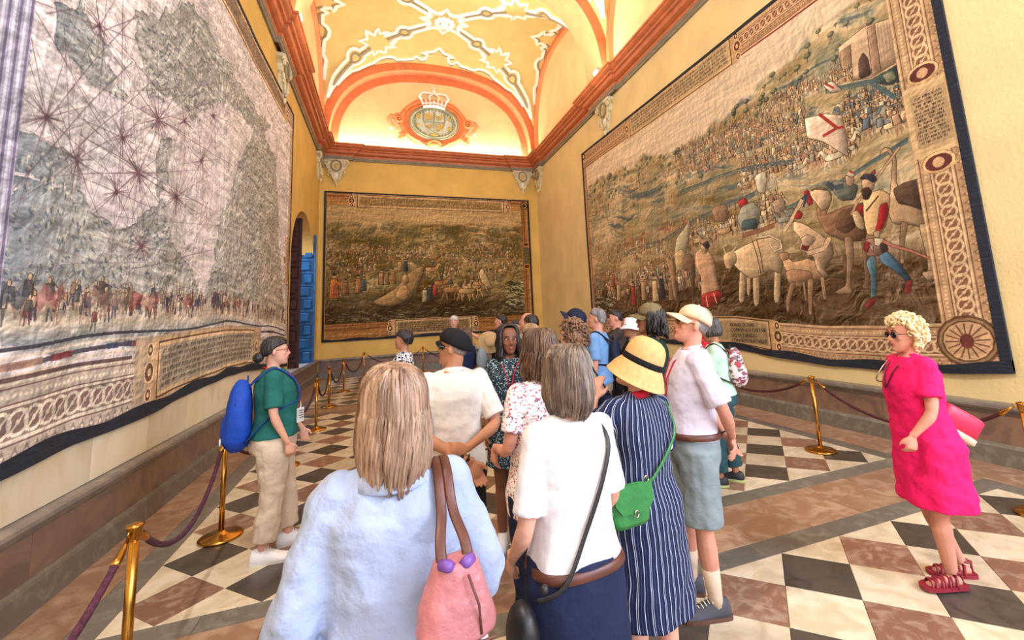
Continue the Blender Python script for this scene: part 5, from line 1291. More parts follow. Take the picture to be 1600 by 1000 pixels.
    def shoes(s, m, sole, high=0.0, laces=None, scale=1.0, name='shoe', socks=None, sandal=False):
        for q in ('L', 'R'):
            f = s.J['ft'+q]; an = s.J['an'+q]; k = s.k*scale; side = V(f.y, -f.x, 0); g = V(an.x, an.y, an.z-.085*s.k)
            def pt(l, w, z): return g+f*l*k+side*w*k+V(0, 0, z*k)
            prof = [(-.075, .024, .070), (-.065, .038, .096), (-.03, .044, .108+high), (.02, .045, .100+high*.6), (.07, .047, .080), (.12, .050, .058), (.165, .047, .046), (.195, .036, .036), (.208, .018, .028)]
            b = MB()
            if not sandal:
                rows = [[pt(l, w*1.04*math.cos(a), .012+(h-.012)*max(0, math.sin(a))**.75) for a in [math.pi*i/10 for i in range(11)]]+[pt(l, w*.9*t, .006) for t in (-.6, 0, .6)] for l, w, h in prof]
                b.grid(rows, True, True)
            else:
                for l0 in (.0, .045, .09, .13):
                    b.tube([pt(l0+.01*math.sin(i), .047*math.cos(a), .012+.06*(1-l0*2.6)*math.sin(a)) for i, a in enumerate([math.pi*i/8 for i in range(9)])], .008*k, 6)
                    b.tube([pt(l0+.035*i/8, .045*math.cos(math.pi*i/8), .014+.055*(1-l0*2.4)*math.sin(math.pi*i/8)) for i in range(9)], .007*k, 6)
                b.tube([pt(-.06, 0, .02), pt(-.062, 0, .09), pt(-.02, .04, .10), pt(.03, 0, .10), pt(-.02, -.04, .10), pt(-.062, 0, .09)], .008*k, 6)
            o = b.build(name, m, s.root)
            b = MB(); out = [(l, w*1.1) for l, w, h in prof]; poly = [(l-.004, w) for l, w in out]+[(l-.004, -w) for l, w in out[::-1]]
            b.prism(poly, lambda u, v, t: pt(u, v, t), 0, .022); b.build('sole', sole, o)
            if laces:
                b = MB()
                for i in range(5):
                    l = .03+.018*i; z = .100-.010*i+high*.3*(1-i/4)
                    b.tube([pt(l, -.024, z-.004), pt(l+.006, 0, z+.007), pt(l+.012, .024, z-.004)], .0028*k, 5)
                for w in (-1, 1): b.tube([pt(.03, 0, .092), pt(.02, w*.02, .105), pt(.035, w*.035, .09), pt(.03, w*.01, .088)], .003*k, 5)
                b.build('lace', laces, o)
            if socks:
                b = MB(); u = (s.J['kn'+q]-an).normalized()
                b.tube([an-V(0, 0, .03)*k, an+u*.03*k, an+u*.08*k, an+u*socks[1]*k], [.042*k, .041*k, .045*k, .050*k], 12); b.build('sock', socks[0], s.root)
    # ---------------- hair and hats
    def scalp(s, m, vol=.008, line=.35, back=-.075, name='hair', rough=.004, vox=None, disp=.010, dsize=.02, extra=None):
        """short hair: a shell round the skull cut at the hairline"""
        b = MB(); rows = []; k = s.k
        N = 30
        for i in range(13):
            ph = math.pi/2*(1-i/12*1.62); ring = []
            for j in range(N):
                a = 2*math.pi*j/N-math.pi/2  # a=pi/2 is the front
                fr = math.sin(a); lim = .36*fr+.0 if fr > 0 else fr*.62
                low = (line*max(0, fr)**.6 if fr > 0 else -(.75*(-fr)**.5) )+(.02 if fr > 0 else 0)
                p2 = max(ph, low if fr > 0 else max(low, -1.1))
                cc = abs(math.cos(p2))**.72; x = (.077+vol)*cc*math.cos(a); y = -.008+(.096+vol)*cc*math.sin(a); z = .022+(.097+vol)*math.sin(p2)
                ring.append(s.hd(x, y, z))
            rows.append(ring)
        b.grid(rows, True, True)
        if extra: extra(b)
        o = b.build(name, m, s.root); s.remesh(o, .007, 1, disp, dsize, .4); return o
    def long_hair(s, m, length=.22, vol=.010, n=230, inward=.03, part=0.0, face_open=1.05, seed=1, zt=.112, wav=.006, r=.0095, taper=.0, side_only=None, name='hair'):
        g = random.Random(seed); k = s.k; b = MB()
        for i in range(n):
            a = -math.pi/2+g.uniform(-1, 1)*(math.pi-face_open)      # azimuth, back is -pi/2
            lay = g.random(); v = vol*(.55+.6*lay)
            px = part+g.uniform(-.012, .012); py = -.055+.115*g.random() if abs(a+math.pi/2) > .9 else -.075+.07*g.random()
            end = length*(.86+.22*g.random())-.02*abs(math.cos(a)); ph = g.uniform(0, 6); pts = []; top = V(px, py, zt)
            wx = (.073+v)*math.cos(a); wy = -.010+(.094+v)*math.sin(a)
            n1, n2 = 7, 9
            for t in range(n1+1):
                u = t/n1; th = u*math.pi/2
                x = px+(wx-px)*math.sin(th)**.75; y = py+(wy-py)*math.sin(th)**.8; z = .018+(zt-.012+v*.8)*abs(math.cos(th))**.75
                pts.append(V(x, y, z))
            zb = .018
            for t in range(1, n2+1):
                u = t/n2; sw = 1+.05*math.sin(u*2.4)-inward/.09*max(0, u-.55)**1.4*1.6
                x = wx*sw+wav*math.sin(ph+u*5); y = -.010+(wy+.010)*sw+wav*math.cos(ph+u*4); z = zb-(end)*u
                pts.append(V(x, y, z))
            q = [s.hc+((s.HR @ p) if p.z > .0 else (s.HR @ V(p.x, p.y, 0))*1+V(0, 0, p.z))*k for p in pts]
            rr = [r*k*(.55+.45*min(1, j/5)) for j in range(len(q)-2)]+[r*k*.8, r*k*.35]
            b.tube(q, rr, 6, (1.25, .6), None)
        # filler underneath
        rows = []
        for i in range(10):
            u = i/9; ring = []
            for j in range(24):
                a = 2*math.pi*j/24; fr = max(0, math.sin(a))
                if i < 5:
                    th = math.pi/2*(.12+.88*i/4); x = (.073+vol*.5)*math.sin(th)*math.cos(a); y = -.014+(.092+vol*.5)*math.sin(th)*math.sin(a)*(1-.25*fr*(i/4)**2); z = .020+(zt-.020+vol*.5)*math.cos(th)
                else:
                    w = (i-4)/5; sw = 1-inward/.09*max(0, w-.5)*.9; x = (.07+vol*.4)*sw*math.cos(a); y = -.02+(.088+vol*.5)*sw*math.sin(a)*(1 if math.sin(a) < 0 else .2); z = .024-(length*.93)*w
                p = V(x, y, z); ring.append(s.hc+((s.HR @ p) if p.z > 0 else (s.HR @ V(p.x, p.y, 0))+V(0, 0, p.z))*k)
            rows.append(ring)
        b.grid(rows, True, True)
        return b.build(name, m, s.root)
    def curls(s, m, vol=.035, n=170, low=-.09, seed=2, r=.016, name='hair', front=.05):
        g = random.Random(seed); b = MB(); k = s.k
        def scl(z): return 1
        cnt = 0
        while cnt < n:
            a = g.uniform(-math.pi, math.pi); ph = g.uniform(-1.1, 1.55); fr = math.sin(a)
            if fr > .25 and ph < .55: continue
            if fr > -.1 and ph < -.1 and abs(math.cos(a)) > .0 and fr > .1: continue
            v = vol*g.uniform(.3, 1); x = (.072+v)*math.cos(ph)*math.cos(a); y = -.012+(.09+v)*math.cos(ph)*fr; z = .02+(.09+v)*math.sin(ph)
            if z < low: z = low+g.uniform(0, .03)
            R_ = r*g.uniform(.7, 1.2); ax = g.uniform(0, 6); tl = g.uniform(-.8, .8); pts = []
            for i in range(9):
                t = i/8*2*math.pi*.9; pts.append(s.hd(x+R_*math.cos(t)*math.cos(ax), y+R_*math.cos(t)*math.sin(ax)+R_*.3*tl, z+R_*math.sin(t)-R_*i/14))
            b.tube(pts, [.006*k]+[.0095*k]*7+[.005*k], 6, (1, .8)); cnt += 1
        rows = []
        for i in range(9):
            ph = math.pi/2-i/8*2.4; ring = []
            for j in range(20):
                a = 2*math.pi*j/20; fr = math.sin(a); p2 = max(ph, .5) if fr > .3 else ph
                ring.append(s.hd((.073+vol*.4)*math.cos(p2)*math.cos(a), -.014+(.09+vol*.4)*math.cos(p2)*fr, .02+(.088+vol*.5)*math.sin(p2)))
            rows.append(ring)
        b.grid(rows, True, True); return b.build(name, m, s.root)
    def cap(s, m, brim_len=.075, tilt=.0, crown=.106, low=.018, name='cap', flat=False, button=True):
        k = s.k; T = Matrix.Rotation(tilt, 3, 'X')
        def h(x, y, z): p = T @ V(x, y+.01, z); return s.hd(p.x, p.y-.01, p.z)
        b = MB(); rows = []
        for i in range(9):
            ph = math.pi/2*i/8; ring = []
            for j in range(26):
                a = 2*math.pi*j/26; c, t = math.cos(a), math.sin(a); r = math.cos(ph)**.75
                zz = low+crown*math.sin(ph)-(.018*(-t) if t < 0 else 0)*(1-i/8)
                ring.append(h((.090 if not flat else .098)*r*c*(1 if i else .93), -.010+(.108 if not flat else .118)*r*t*(1 if i else .95), zz+(.015*t*r if flat else 0)))
            rows.append(ring)
        b.grid(rows, True, True); o = b.build(name, m, s.root)
        b = MB(); rows = []
        for i in range(7):
            u = i/6; ring = []
            for j in range(13):
                a = math.pi*(.10+.80*j/12); c, t = math.cos(a), math.sin(a)
                ring.append((.086*c*(1+.05*u), -.010+.105*t*(1-.0*u)+u*brim_len*(t**.7)*(1-.25*abs(c)), low+.006-.020*u-.030*c*c*(1) ))
            rows.append(ring)
        top = [[h(x, y, z+.004) for x, y, z in r] for r in rows]; bot = [[h(x, y, z-.002) for x, y, z in r] for r in rows]
        b.grid(top); b.grid([r[::-1] for r in bot]); b.grid([top[-1], bot[-1]]); b.build('brim', m, o)
        if button and not flat:
            b = MB(); b.ell(h(0, -.01, low+crown+.002), (.008*k, .008*k, .005*k), nu=8, nv=5)
            for a in range(6):
                aa = math.pi*a/3; b.tube([h(.0905*math.cos(p)**.75*math.cos(aa), -.010+.1085*math.cos(p)**.75*math.sin(aa), low+crown*math.sin(p)+.001) for p in [math.pi/2*q/7 for q in range(1, 7)]], .0018*k, 4)
            b.build('seam', m, o)
        return o
    def glasses(s, m, lens=None, r=.021, arm=True):
        b = MB(); k = s.k
        for q in (-1, 1):
            pts = [s.hd(q*.032+r*1.1*math.cos(t), .094-.004*abs(math.cos(t)), .004+r*.8*math.sin(t)) for t in [2*math.pi*i/14 for i in range(15)]]
            b.tube(pts, .0022*k, 5)
            if arm: b.tube([s.hd(q*.055, .090, .010), s.hd(q*.079, .06, .010), s.hd(q*.080, -.005, .008), s.hd(q*.078, -.025, -.01)], .0022*k, 5)
        b.tube([s.hd(-.011, .094, .008), s.hd(0, .098, .012), s.hd(.011, .094, .008)], .002*k, 5)
        o = b.build('spectacles', m, s.root)
        if lens:
            b = MB()
            for q in (-1, 1): b.ell(s.hd(q*.032, .093, .004), (r*1.1*k, .0025*k, r*.82*k), s.HR, nu=12, nv=8)
            b.build('lens', lens, o)
    def wristband(s, side, m, name='wristwatch', off=.0, r=.029):
        W = s.J['wr'+side]; d = (s.J['wr'+side]-s.J['el'+side]).normalized(); c = W-d*(.03+off)*s.k; a = d.orthogonal().normalized(); bb = d.cross(a)
        b = MB(); b.tube([c+(a*math.cos(t)+bb*math.sin(t))*r*s.k for t in [2*math.pi*i/16 for i in range(17)]], .005*s.k, 6, caps=False); b.ell(c+V(0, -.9, .3).normalized()*r*s.k, (.012*s.k, .008*s.k, .012*s.k), nu=8, nv=6); b.build(name, m, s.root)
    def surf(s, x, z, front=True, off=.02):
        """point on the front/back of the torso"""
        hw, hdp, oy = s.sec(min(z, 1.42)); c = max(-.98, min(.98, x/(hw+off))); t = (1-abs(c)**2.2)**(1/2.2)
        sg = 1 if front else -1
        return s.L(V(x, oy+sg*(hdp+off)*t, z))
    def lanyard(s, m, drop=1.10, badge=None, w=.010):
        b = MB()
        pts = [s.surf(0, drop)]+[s.surf(.02+.05*u, drop+(1.43-drop)*u) for u in (.3, .6, .9)]+[s.nb+V(.062, .02, .01)*s.k, s.nb+V(.05, -.05, .025)*s.k, s.nb+V(0, -.075, .03)*s.k, s.nb+V(-.05, -.05, .025)*s.k, s.nb+V(-.062, .02, .01)*s.k]+[s.surf(-.02-.05*u, drop+(1.43-drop)*u) for u in (.9, .6, .3)]+[s.surf(0, drop)]
        b.tube([p+V(0, .006, 0) for p in pts], w*s.k*.6, 6, (1, .5)); o = b.build('lanyard', m, s.root)
        if badge:
            p = s.surf(0, drop-.05, off=.035); b = MB(); M = Matrix.Translation(p); w_, h_, bm = badge; b.box((-w_, -.002, -h_), (w_, .004, h_), M); b.build('badge', bm, o)
        return o
def strap(points, m, w=.02, th=.004, parent=None, name='strap', n=7, **kw):
    """flat band through points with given outward normals approximated by the tube frame"""
    b = MB(); b.tube(points, w/2, 8, (1, th/w*1.4), kw.get('up')); return b.build(name, m, parent)
def subdiv(pts, n=4):
    """Catmull-Rom through pts"""
    P = [Vector(p) for p in pts]; out = []
    for i in range(len(P)-1):
        p0, p1, p2, p3 = P[max(i-1, 0)], P[i], P[i+1], P[min(i+2, len(P)-1)]
        for j in range(n):
            t = j/n; out.append(.5*((2*p1)+(p2-p0)*t+(2*p0-5*p1+4*p2-p3)*t*t+(3*p1-p0-3*p2+p3)*t**3))
    return out+[P[-1]]
# ------------------------------------------------ cloth patterns
def spots(name, base, cols, scale=28, thr=.30, rand=1.0):
    m = bpy.data.materials.new(name); t, b = nt(m); N, L = t.nodes, t.links
    tc = N.new('ShaderNodeTexCoord'); prev = None
    mx = None; col = (*lin(base), 1)
    for i, c in enumerate(cols):
        mp = N.new('ShaderNodeMapping'); mp.inputs['Location'].default_value = (i*3.7, i*1.9, i*5.1); mp.inputs['Scale'].default_value = (1, 1, 1.2+.4*i); L.new(tc.outputs['Object'], mp.inputs[0])
        nz = N.new('ShaderNodeTexNoise'); nz.inputs['Scale'].default_value = scale*1.2; L.new(mp.outputs[0], nz.inputs['Vector'])
        ad = N.new('ShaderNodeMix'); ad.data_type = 'RGBA'; ad.blend_type = 'LINEAR_LIGHT'; ad.inputs[0].default_value = .035; L.new(mp.outputs[0], ad.inputs[6]); L.new(nz.outputs['Color'], ad.inputs[7])
        v = N.new('ShaderNodeTexVoronoi'); v.inputs['Scale'].default_value = scale*(1+.3*i); v.inputs['Randomness'].default_value = rand; L.new(ad.outputs[2], v.inputs['Vector'])
        r = N.new('ShaderNodeMath'); r.operation = 'LESS_THAN'; r.inputs[1].default_value = thr; L.new(v.outputs['Distance'], r.inputs[0])
        m2 = N.new('ShaderNodeMix'); m2.data_type = 'RGBA'; L.new(r.outputs[0], m2.inputs[0]); m2.inputs[7].default_value = (*lin(c), 1)
        if mx is None: m2.inputs[6].default_value = col
        else: L.new(mx.outputs[2], m2.inputs[6])
        mx = m2
    L.new(mx.outputs[2], b.inputs['Base Color']); b.inputs['Roughness'].default_value = .85; b.inputs['Specular IOR Level'].default_value = .2
    MATS[name] = m; return m
def striped(name, base, c1, freq=11.0):
    m = bpy.data.materials.new(name); t, b = nt(m); N, L = t.nodes, t.links
    tc = N.new('ShaderNodeTexCoord'); sx = N.new('ShaderNodeSeparateXYZ'); L.new(tc.outputs['Object'], sx.inputs[0])
    at = N.new('ShaderNodeMath'); at.operation = 'ARCTAN2'; L.new(sx.outputs[1], at.inputs[0]); L.new(sx.outputs[0], at.inputs[1])
    nz = N.new('ShaderNodeTexNoise'); nz.inputs['Scale'].default_value = 4; L.new(tc.outputs['Object'], nz.inputs['Vector'])
    a1 = N.new('ShaderNodeMath'); a1.operation = 'MULTIPLY_ADD'; L.new(nz.outputs[0], a1.inputs[0]); a1.inputs[1].default_value = .22; L.new(at.outputs[0], a1.inputs[2])
    mu = N.new('ShaderNodeMath'); mu.operation = 'MULTIPLY'; mu.inputs[1].default_value = freq/math.pi; L.new(a1.outputs[0], mu.inputs[0])
    fr = N.new('ShaderNodeMath'); fr.operation = 'FRACT'; L.new(mu.outputs[0], fr.inputs[0])
    r = N.new('ShaderNodeValToRGB'); r.color_ramp.interpolation = 'CONSTANT'; e = r.color_ramp.elements
    k0, k1, k2 = (*lin(base), 1), (*lin(c1), 1), (*lin(tuple((a+2*q)//3 for a, q in zip(c1, base))), 1)
    e[0].position = 0; e[0].color = k0; e[1].position = .12; e[1].color = k1
    for p, c in ((.155, k0), (.24, k1), (.265, k0), (.45, k2), (.47, k0), (.66, k1), (.70, k0), (.85, k2), (.87, k0)):
        q = e.new(p); q.color = c
    L.new(fr.outputs[0], r.inputs[0]); L.new(r.outputs[0], b.inputs['Base Color']); b.inputs['Roughness'].default_value = .85; b.inputs['Specular IOR Level'].default_value = .2
    MATS[name] = m; return m
C_blue = cloth('pale_blue_linen', (160, 172, 204), .05, bump=.55, bscale=22); C_white = cloth('white_cotton', (222, 216, 220), .02); C_polo = cloth('cream_pique', (218, 210, 204), .03)
C_lav = cloth('lavender_pique', (210, 202, 222), .03); C_black = cloth('black_cloth', (26, 24, 28), .1); C_navy = cloth('navy_cloth', (30, 38, 66), .1); C_grey = cloth('grey_cotton', (128, 138, 142), .06, bump=.5)
C_beige = cloth('beige_trouser_cloth', (206, 186, 164), .05, bump=.6, bscale=14); C_green = cloth('bottle_green_jersey', (34, 98, 92), .08); C_pink = cloth('hot_pink_cloth', (232, 30, 104), .05, bump=.3)
C_mint = cloth('mint_cotton', (184, 214, 192), .05); C_jean = cloth('teal_denim', (48, 82, 88), .14); C_dg = cloth('dark_green_wool', (24, 50, 46), .1); C_brown = cloth('dark_brown_cotton', (66, 54, 54), .1); C_sky = cloth('sky_blue_pique', (112, 152, 200), .05)
C_red = cloth('red_cloth', (200, 40, 60), .08); C_olive = cloth('olive_canvas', (122, 108, 78), .08); C_capc = cloth('cream_canvas', (224, 196, 164), .04); C_capn = cloth('navy_canvas', (34, 38, 60), .08)
C_flor = spots('white_floral_cotton', (236, 228, 232), [(120, 96, 116), (196, 60, 84)], 34, .32); C_dark = spots('dark_dress_cloth', (34, 48, 62), [(150, 180, 184), (200, 210, 206)], 36, .26); C_bw = spots('black_white_cloth', (228, 224, 226), [(30, 28, 34), (30, 28, 34)], 24, .40)
C_pack = spots('floral_pack_cloth', (226, 214, 212), [(170, 74, 84), (120, 100, 110)], 14, .42); C_str = striped('navy_striped_cloth', (24, 32, 66), (206, 212, 228), 10)
C_hk = cloth('khaki_cloth', (150, 134, 110)); 
L_brown = mat('brown_leather', (92, 50, 38), .45, vary=.12, scale=20); L_pink = mat('pink_leather', (184, 114, 120), .4, vary=.1, scale=9, bump=.25, bscale=40); L_pur = mat('purple_leather', (108, 66, 148), .45); L_green = mat('green_leather', (44, 122, 58), .35, vary=.1, scale=12, bump=.2, bscale=40)
L_blk = mat('black_leather', (28, 24, 26), .45); L_straw = mat('straw', (216, 172, 112), .7, vary=.08, scale=50, bump=.4, bscale=150); M_metal = mat('steel_fitting', (190, 186, 176), .25, 1.0)
SH_w = mat('white_shoe_canvas', (232, 228, 230), .6, vary=.03); SH_s = mat('pale_sole', (214, 206, 200), .6); SH_g = mat('grey_suede', (74, 72, 82), .8); SH_b = mat('brown_sole', (96, 62, 48), .6); SH_k = mat('black_shoe', (40, 38, 42), .6); SH_r = mat('dark_red_leather', (140, 30, 48), .5)
SOCK = cloth('beige_sock', (206, 180, 158), .04); M_lens = mat('dark_lens', (24, 20, 22), .1); M_frame = mat('dark_frame', (40, 30, 32), .3); M_badge = mat('white_badge', (232, 230, 226), .4); M_ban = cloth('red_lanyard_tape', (208, 34, 52), .04)
H_bl = hairmat('grey_blond_hair', (190, 154, 128), (88, 60, 46), 36); H_bg = hairmat('brown_grey_hair', (150, 128, 112), (66, 50, 44), 30); H_br = hairmat('brown_hair', (116, 84, 60), (62, 42, 32)); H_dk = hairmat('dark_hair', (44, 32, 32), (22, 16, 18)); H_cu = hairmat('curly_brown_hair', (142, 104, 74), (84, 56, 42)); H_wh = hairmat('white_blond_hair', (244, 222, 178), (214, 178, 128)); H_gy = hairmat('grey_hair', (150, 146, 146), (88, 82, 82)); H_sb = hairmat('sandy_hair', (170, 132, 96), (120, 88, 62))

def pack(label, P, cx, cy, cz, w, h, d, m, strap_m, pocket=True, lab_cat='backpack', tag=None, straps=True):
    """rucksack resting on the back of P (local coordinates)"""
    k = P.k; r = link('backpack', None, None, label, lab_cat, None, None, P.root.location+Vector((0, 0, 0))); r.rotation_euler = P.root.rotation_euler
    b = MB(); rows = []
    for i in range(13):
        v = i/12; z = cz-h/2+h*v; s = (1-abs(2*v-1)**4.5)**.42 if 0 < v < 1 else .35
        ww = w/2*(.80+.2*math.sin(math.pi*min(1, v*1.1)))*max(.3, s); dd = d/2*(1.12-.38*v)*max(.3, s); ring = []
        for j in range(24):
            a = 2*math.pi*j/24; c, t = math.cos(a), math.sin(a)
            ring.append(V(cx+ww*math.copysign(abs(c)**.7, c), cy+(1-v)*-.02+dd*math.copysign(abs(t)**.7, t), z)*k)
        rows.append(ring)
    b.grid(rows, True, True); o = b.build('bag_body', m, r); P.remesh(o, .01, 2, .012, .09)
    if pocket:
        b = MB(); b.ell(V(cx, cy-d*.40, cz-h*.19)*k, (w*.38*k, d*.26*k, h*.25*k), nu=18, nv=12); b.build('front_pocket', m, r)
        b = MB(); b.tube([V(cx+w*.36*math.cos(a), cy-d*.42+.0*a, cz-h*.02+h*.10*math.sin(a))*k for a in [math.pi*i/12 for i in range(13)]], .004*k, 5)
        b.tube([V(cx+w*.46*math.cos(a), cy-d*.15, cz+h*.16+h*.26*math.sin(a))*k for a in [math.pi*i/14 for i in range(15)]], .004*k, 5); b.build('zip', strap_m, r)
    if tag: b = MB(); b.ell(V(cx+w*.22, cy-d*.62, cz-h*.32)*k, (.02*k, .008*k, .03*k), nu=10, nv=6); b.build('reflective_tag', M_badge, r)
    b = MB(); b.tube([V(cx+.03*math.cos(a), cy+d*.2, cz+h*.46+.05*math.sin(a))*k for a in [math.pi*i/8 for i in range(9)]], .007*k, 6); b.build('grab_handle', strap_m, r)
    if straps:
        for q in (-1, 1):
            x = q*.100
            pts = [V(cx+q*.07, cy+d*.35, cz+h*.40), V(x, -.125, 1.40), P_surf(P, x, 1.455), V(x*1.02, .09, 1.40)]
            pts = [V(cx+q*.06, cy+d*.30, cz+h*.40)*k, P.surf(x, 1.40, False, .035)]
            pts += [P.L(V(x, -.01, 1.478)), P.surf(x, 1.40, True, .034), P.surf(x*1.05, 1.30, True, .036), P.surf(x*1.15, 1.20, True, .034)]
            pts += [P.L(V(q*(abs(P.sec(1.12)[0])+.035), .0, 1.13)), V(cx+q*w*.42, cy+d*.2, cz-h*.36)*k]
            b = MB(); b.tube(subdiv(pts, 4), .020*k, 8, (1, .32), (q, 0, 0)); b.build('shoulder_strap', strap_m, r)
    return r
def P_surf(P, x, z): return V(x, 0, z)
def thing_on(P, name, label, cat):
    r = link(name, None, None, label, cat, None, None, P.root.location); r.rotation_euler = P.root.rotation_euler; return r
BEH = dict(L=dict(el=(.255, -.13, 1.12), wr=(-.03, -.235, .93), hd=(-.5, -.1, -.7), pn=(0, -1, 0), curl=.5), R=dict(el=(.255, -.13, 1.12), wr=(.02, -.215, .97), hd=(-.85, -.1, -.35), pn=(0, 1, 0), curl=.7))

# ------------------------------------------------ 1 woman in the pale blue shirt
p = Person('woman with long grey-blond hair in a pale blue shirt seen from behind, nearest the viewer', .02, 1.32, .04, 1.61, 'f', 1.14, SK_F, arms=dict(L=dict(el=(.25, -.03, 1.12), wr=(.25, .14, .93)), R=dict(el=(.265, .0, 1.12), wr=(.20, .20, .98))), vox=.009, head=(.12, .05, 0))
p.body(face=False); p.top(C_blue, hem=.70, ease=.020, sleeve=.93, sl_ease=.022, flare=.03, disp=.032, cuff=.012, dsize=.10); p.long_hair(H_bl, .205, .013, 300, inward=.02, seed=4, wav=.007, r=.0092, part=-.005)
b = MB(); rows = []
for i in range(19):
    a = math.pi*(1.0+i/18); x, y = .070*math.cos(a), .066*math.sin(a); rows.append([p.nb+V(x, y-.004, .022)*p.k, p.nb+V(x*1.28, y*1.28-.004, .020)*p.k, p.nb+V(x*1.65, y*1.55-.004, -.022)*p.k, p.nb+V(x*1.5, y*1.5, -.030)*p.k])
b.grid(rows); b.build('collar', C_blue, p.root)
p.trousers(C_black)
p.shoes(SH_w, SH_s)
bag = thing_on(p, 'shoulder_bag', 'dusty pink leather bag with brown straps hanging on the back of the blue shirt', 'bag')
bx, by, bz = .122, -.215, 1.13
b = MB(); rows = []
for i in range(13):
    v = i/12; z = bz-.085+.165*v; w = .086*(1.06-.56*v**1.8); d = .055*(1.05-.5*v); s = .45 if i in (0,) else 1
    rows.append([V(bx+w*s*math.copysign(abs(math.cos(a))**.75, math.cos(a))*(1+.05*math.sin(3*a)), by+d*s*math.copysign(abs(math.sin(a))**.75, math.sin(a)), z) for a in [2*math.pi*j/24 for j in range(24)]])
b.grid(rows, True, True); o = b.build('bag_body', L_pink, bag); p.remesh(o, .007, 2, .014, .06)
b = MB()
for q in (-1, 1): b.tube([V(bx+q*.006, by-.022, bz+.070), V(bx+q*.020, by-.034, bz+.082), V(bx+q*.038, by-.015, bz+.080), V(bx+q*.030, by, bz+.06)], [.008, .013, .011, .006], 8, (1, .5))
b.build('purple_lining', L_pur, bag)
sh = p.surf(.125, 1.40, False, .05)
for q in (-1, 1):
    pts = [V(bx+q*.030, by-.01, bz+.065), V(bx-.002+q*.028, by+.022, bz+.105), V(.118+q*.014, -.138, 1.285), V(.116+q*.012, -.09, 1.355), V(.116+q*.012, -.02, 1.378), V(.115+q*.012, .07, 1.33), V(.12+q*.012, .12, 1.2)]
    b = MB(); b.tube(subdiv(pts, 5), .0125, 8, (1, .25), (1, 0, 0)); b.build('strap', L_brown, bag)
b = MB(); b.tube([V(bx+.078*math.cos(a), by-.058+.01*abs(math.cos(a)), bz-.075) for a in [math.pi+math.pi*i/12 for i in range(13)]], .0035, 5)
b.tube([V(bx+.045, by-.052, bz-.06), V(bx+.04, by-.055, bz+.0), V(bx+.02, by-.045, bz+.06)], .003, 5); b.build('seam', L_brown, bag)
b = MB()
for x, c in ((-.05, 0), (-.02, 1), (.03, 0), (.06, 1)): b.tube(subdiv([V(bx+x, by, bz-.09), V(bx+x+.01, by-.02, bz-.15), V(bx+x+.03, by-.01, bz-.24)], 4), .009, 6, (1, .5))
b.build('hanging_scarf', cloth('white_scarf', (228, 224, 226)), bag)

# ------------------------------------------------ 2 man in white polo and black flat cap
p = Person('man in a cream polo shirt and black flat cap, hands clasped behind his back', .41, 2.95, .06, 1.67, 'm', 1.04, SK_T, head=(.95, .12, 0), vox=.008,
           arms=dict(L=dict(el=(.265, -.12, 1.13), wr=(-.05, -.25, .95), hd=(-.42, -.1, -1), pn=(0, -1, 0), curl=.35), R=dict(el=(.265, -.12, 1.12), wr=(.03, -.24, 1.03), hd=(-1, .0, .12), pn=(0, 1, -.2), curl=.8)))
p.body(); p.top(C_polo, hem=.84, ease=.020, sleeve=.46, sl_ease=.016, disp=.024, collar=C_polo, cuff=.012); p.trousers(C_black); p.shoes(SH_k, SH_k); p.scalp(H_gy, vol=-.001); p.cap(C_black, .035, tilt=.10, crown=.098, low=.028, name='flat_cap', flat=True); p.glasses(M_metal); p.wristband('L', L_blk, 'wristwatch')
p.wristband('L', L_blk, 'cord_bracelet', .04, .030)
# ------------------------------------------------ 3 woman in floral blouse
p = Person('woman in a white floral blouse with black cross strap, beside the cream polo shirt', .78, 2.30, .18, 1.65, 'f', 1.10, SK_P, head=(.25, -.02, 0), vox=.009, arms=dict(L=dict(el=(.22, -.02, 1.13), wr=(.20, .20, 1.10)), R=dict(wr=(.2, .2, 1.08))))
p.body(face=False); p.top(C_flor, hem=.80, ease=.024, sleeve=.36, sl_ease=.018, flare=.05, disp=.02, cuff=.01); p.trousers(C_navy); p.shoes(SH_k, SH_k); p.long_hair(H_br, .17, .016, 220, inward=.0, seed=9, wav=.012)
b = MB(); b.tube(subdiv([p.surf(.12, 1.40, False, .034), p.surf(.02, 1.28, False, .036), p.surf(-.09, 1.10, False, .036), p.surf(-.15, .98, False, .03), p.surf(-.16, .9, True, .03)], 4), .008, 6, (1, .4)); b.build('cross_strap', L_blk, p.root)
b = MB(); b.tube([p.hd(.085*math.cos(a), .02+.05*math.sin(a), .115) for a in [math.pi*i/10 for i in range(11)]], .004, 6); b.build('sunglasses_on_head', M_lens, p.root)
# ------------------------------------------------ 4 woman in white knit tee
p = Person('woman in a plain white tee and navy trousers with brown grey bob, seen from behind', .64, 1.60, .12, 1.61, 'f', 1.04, SK_F, head=(.22, .0, 0), vox=.008, arms=dict(L=dict(el=(.215, -.04, 1.10), wr=(.20, .14, .93), hd=(-.1, .5, -.6)), R=dict(el=(.22, .02, 1.1), wr=(.1, .2, 1.0))))
p.body(face=False); p.top(C_white, hem=.925, ease=.016, sleeve=.46, sl_ease=.012, disp=.012, cuff=.010); p.skirt(C_navy, top=.985, hem=.12, flare=.05, ease=.022, name='wide_trousers', disp=.02); p.belt(L_brown, .950, .020, .018); p.shoes(SH_k, SH_k); p.long_hair(H_bg, .165, .012, 280, inward=.04, seed=12, wav=.004, r=.009, part=.01)
bag = thing_on(p, 'crossbody_bag', 'black crossbody bag with long strap over the plain white tee', 'bag')
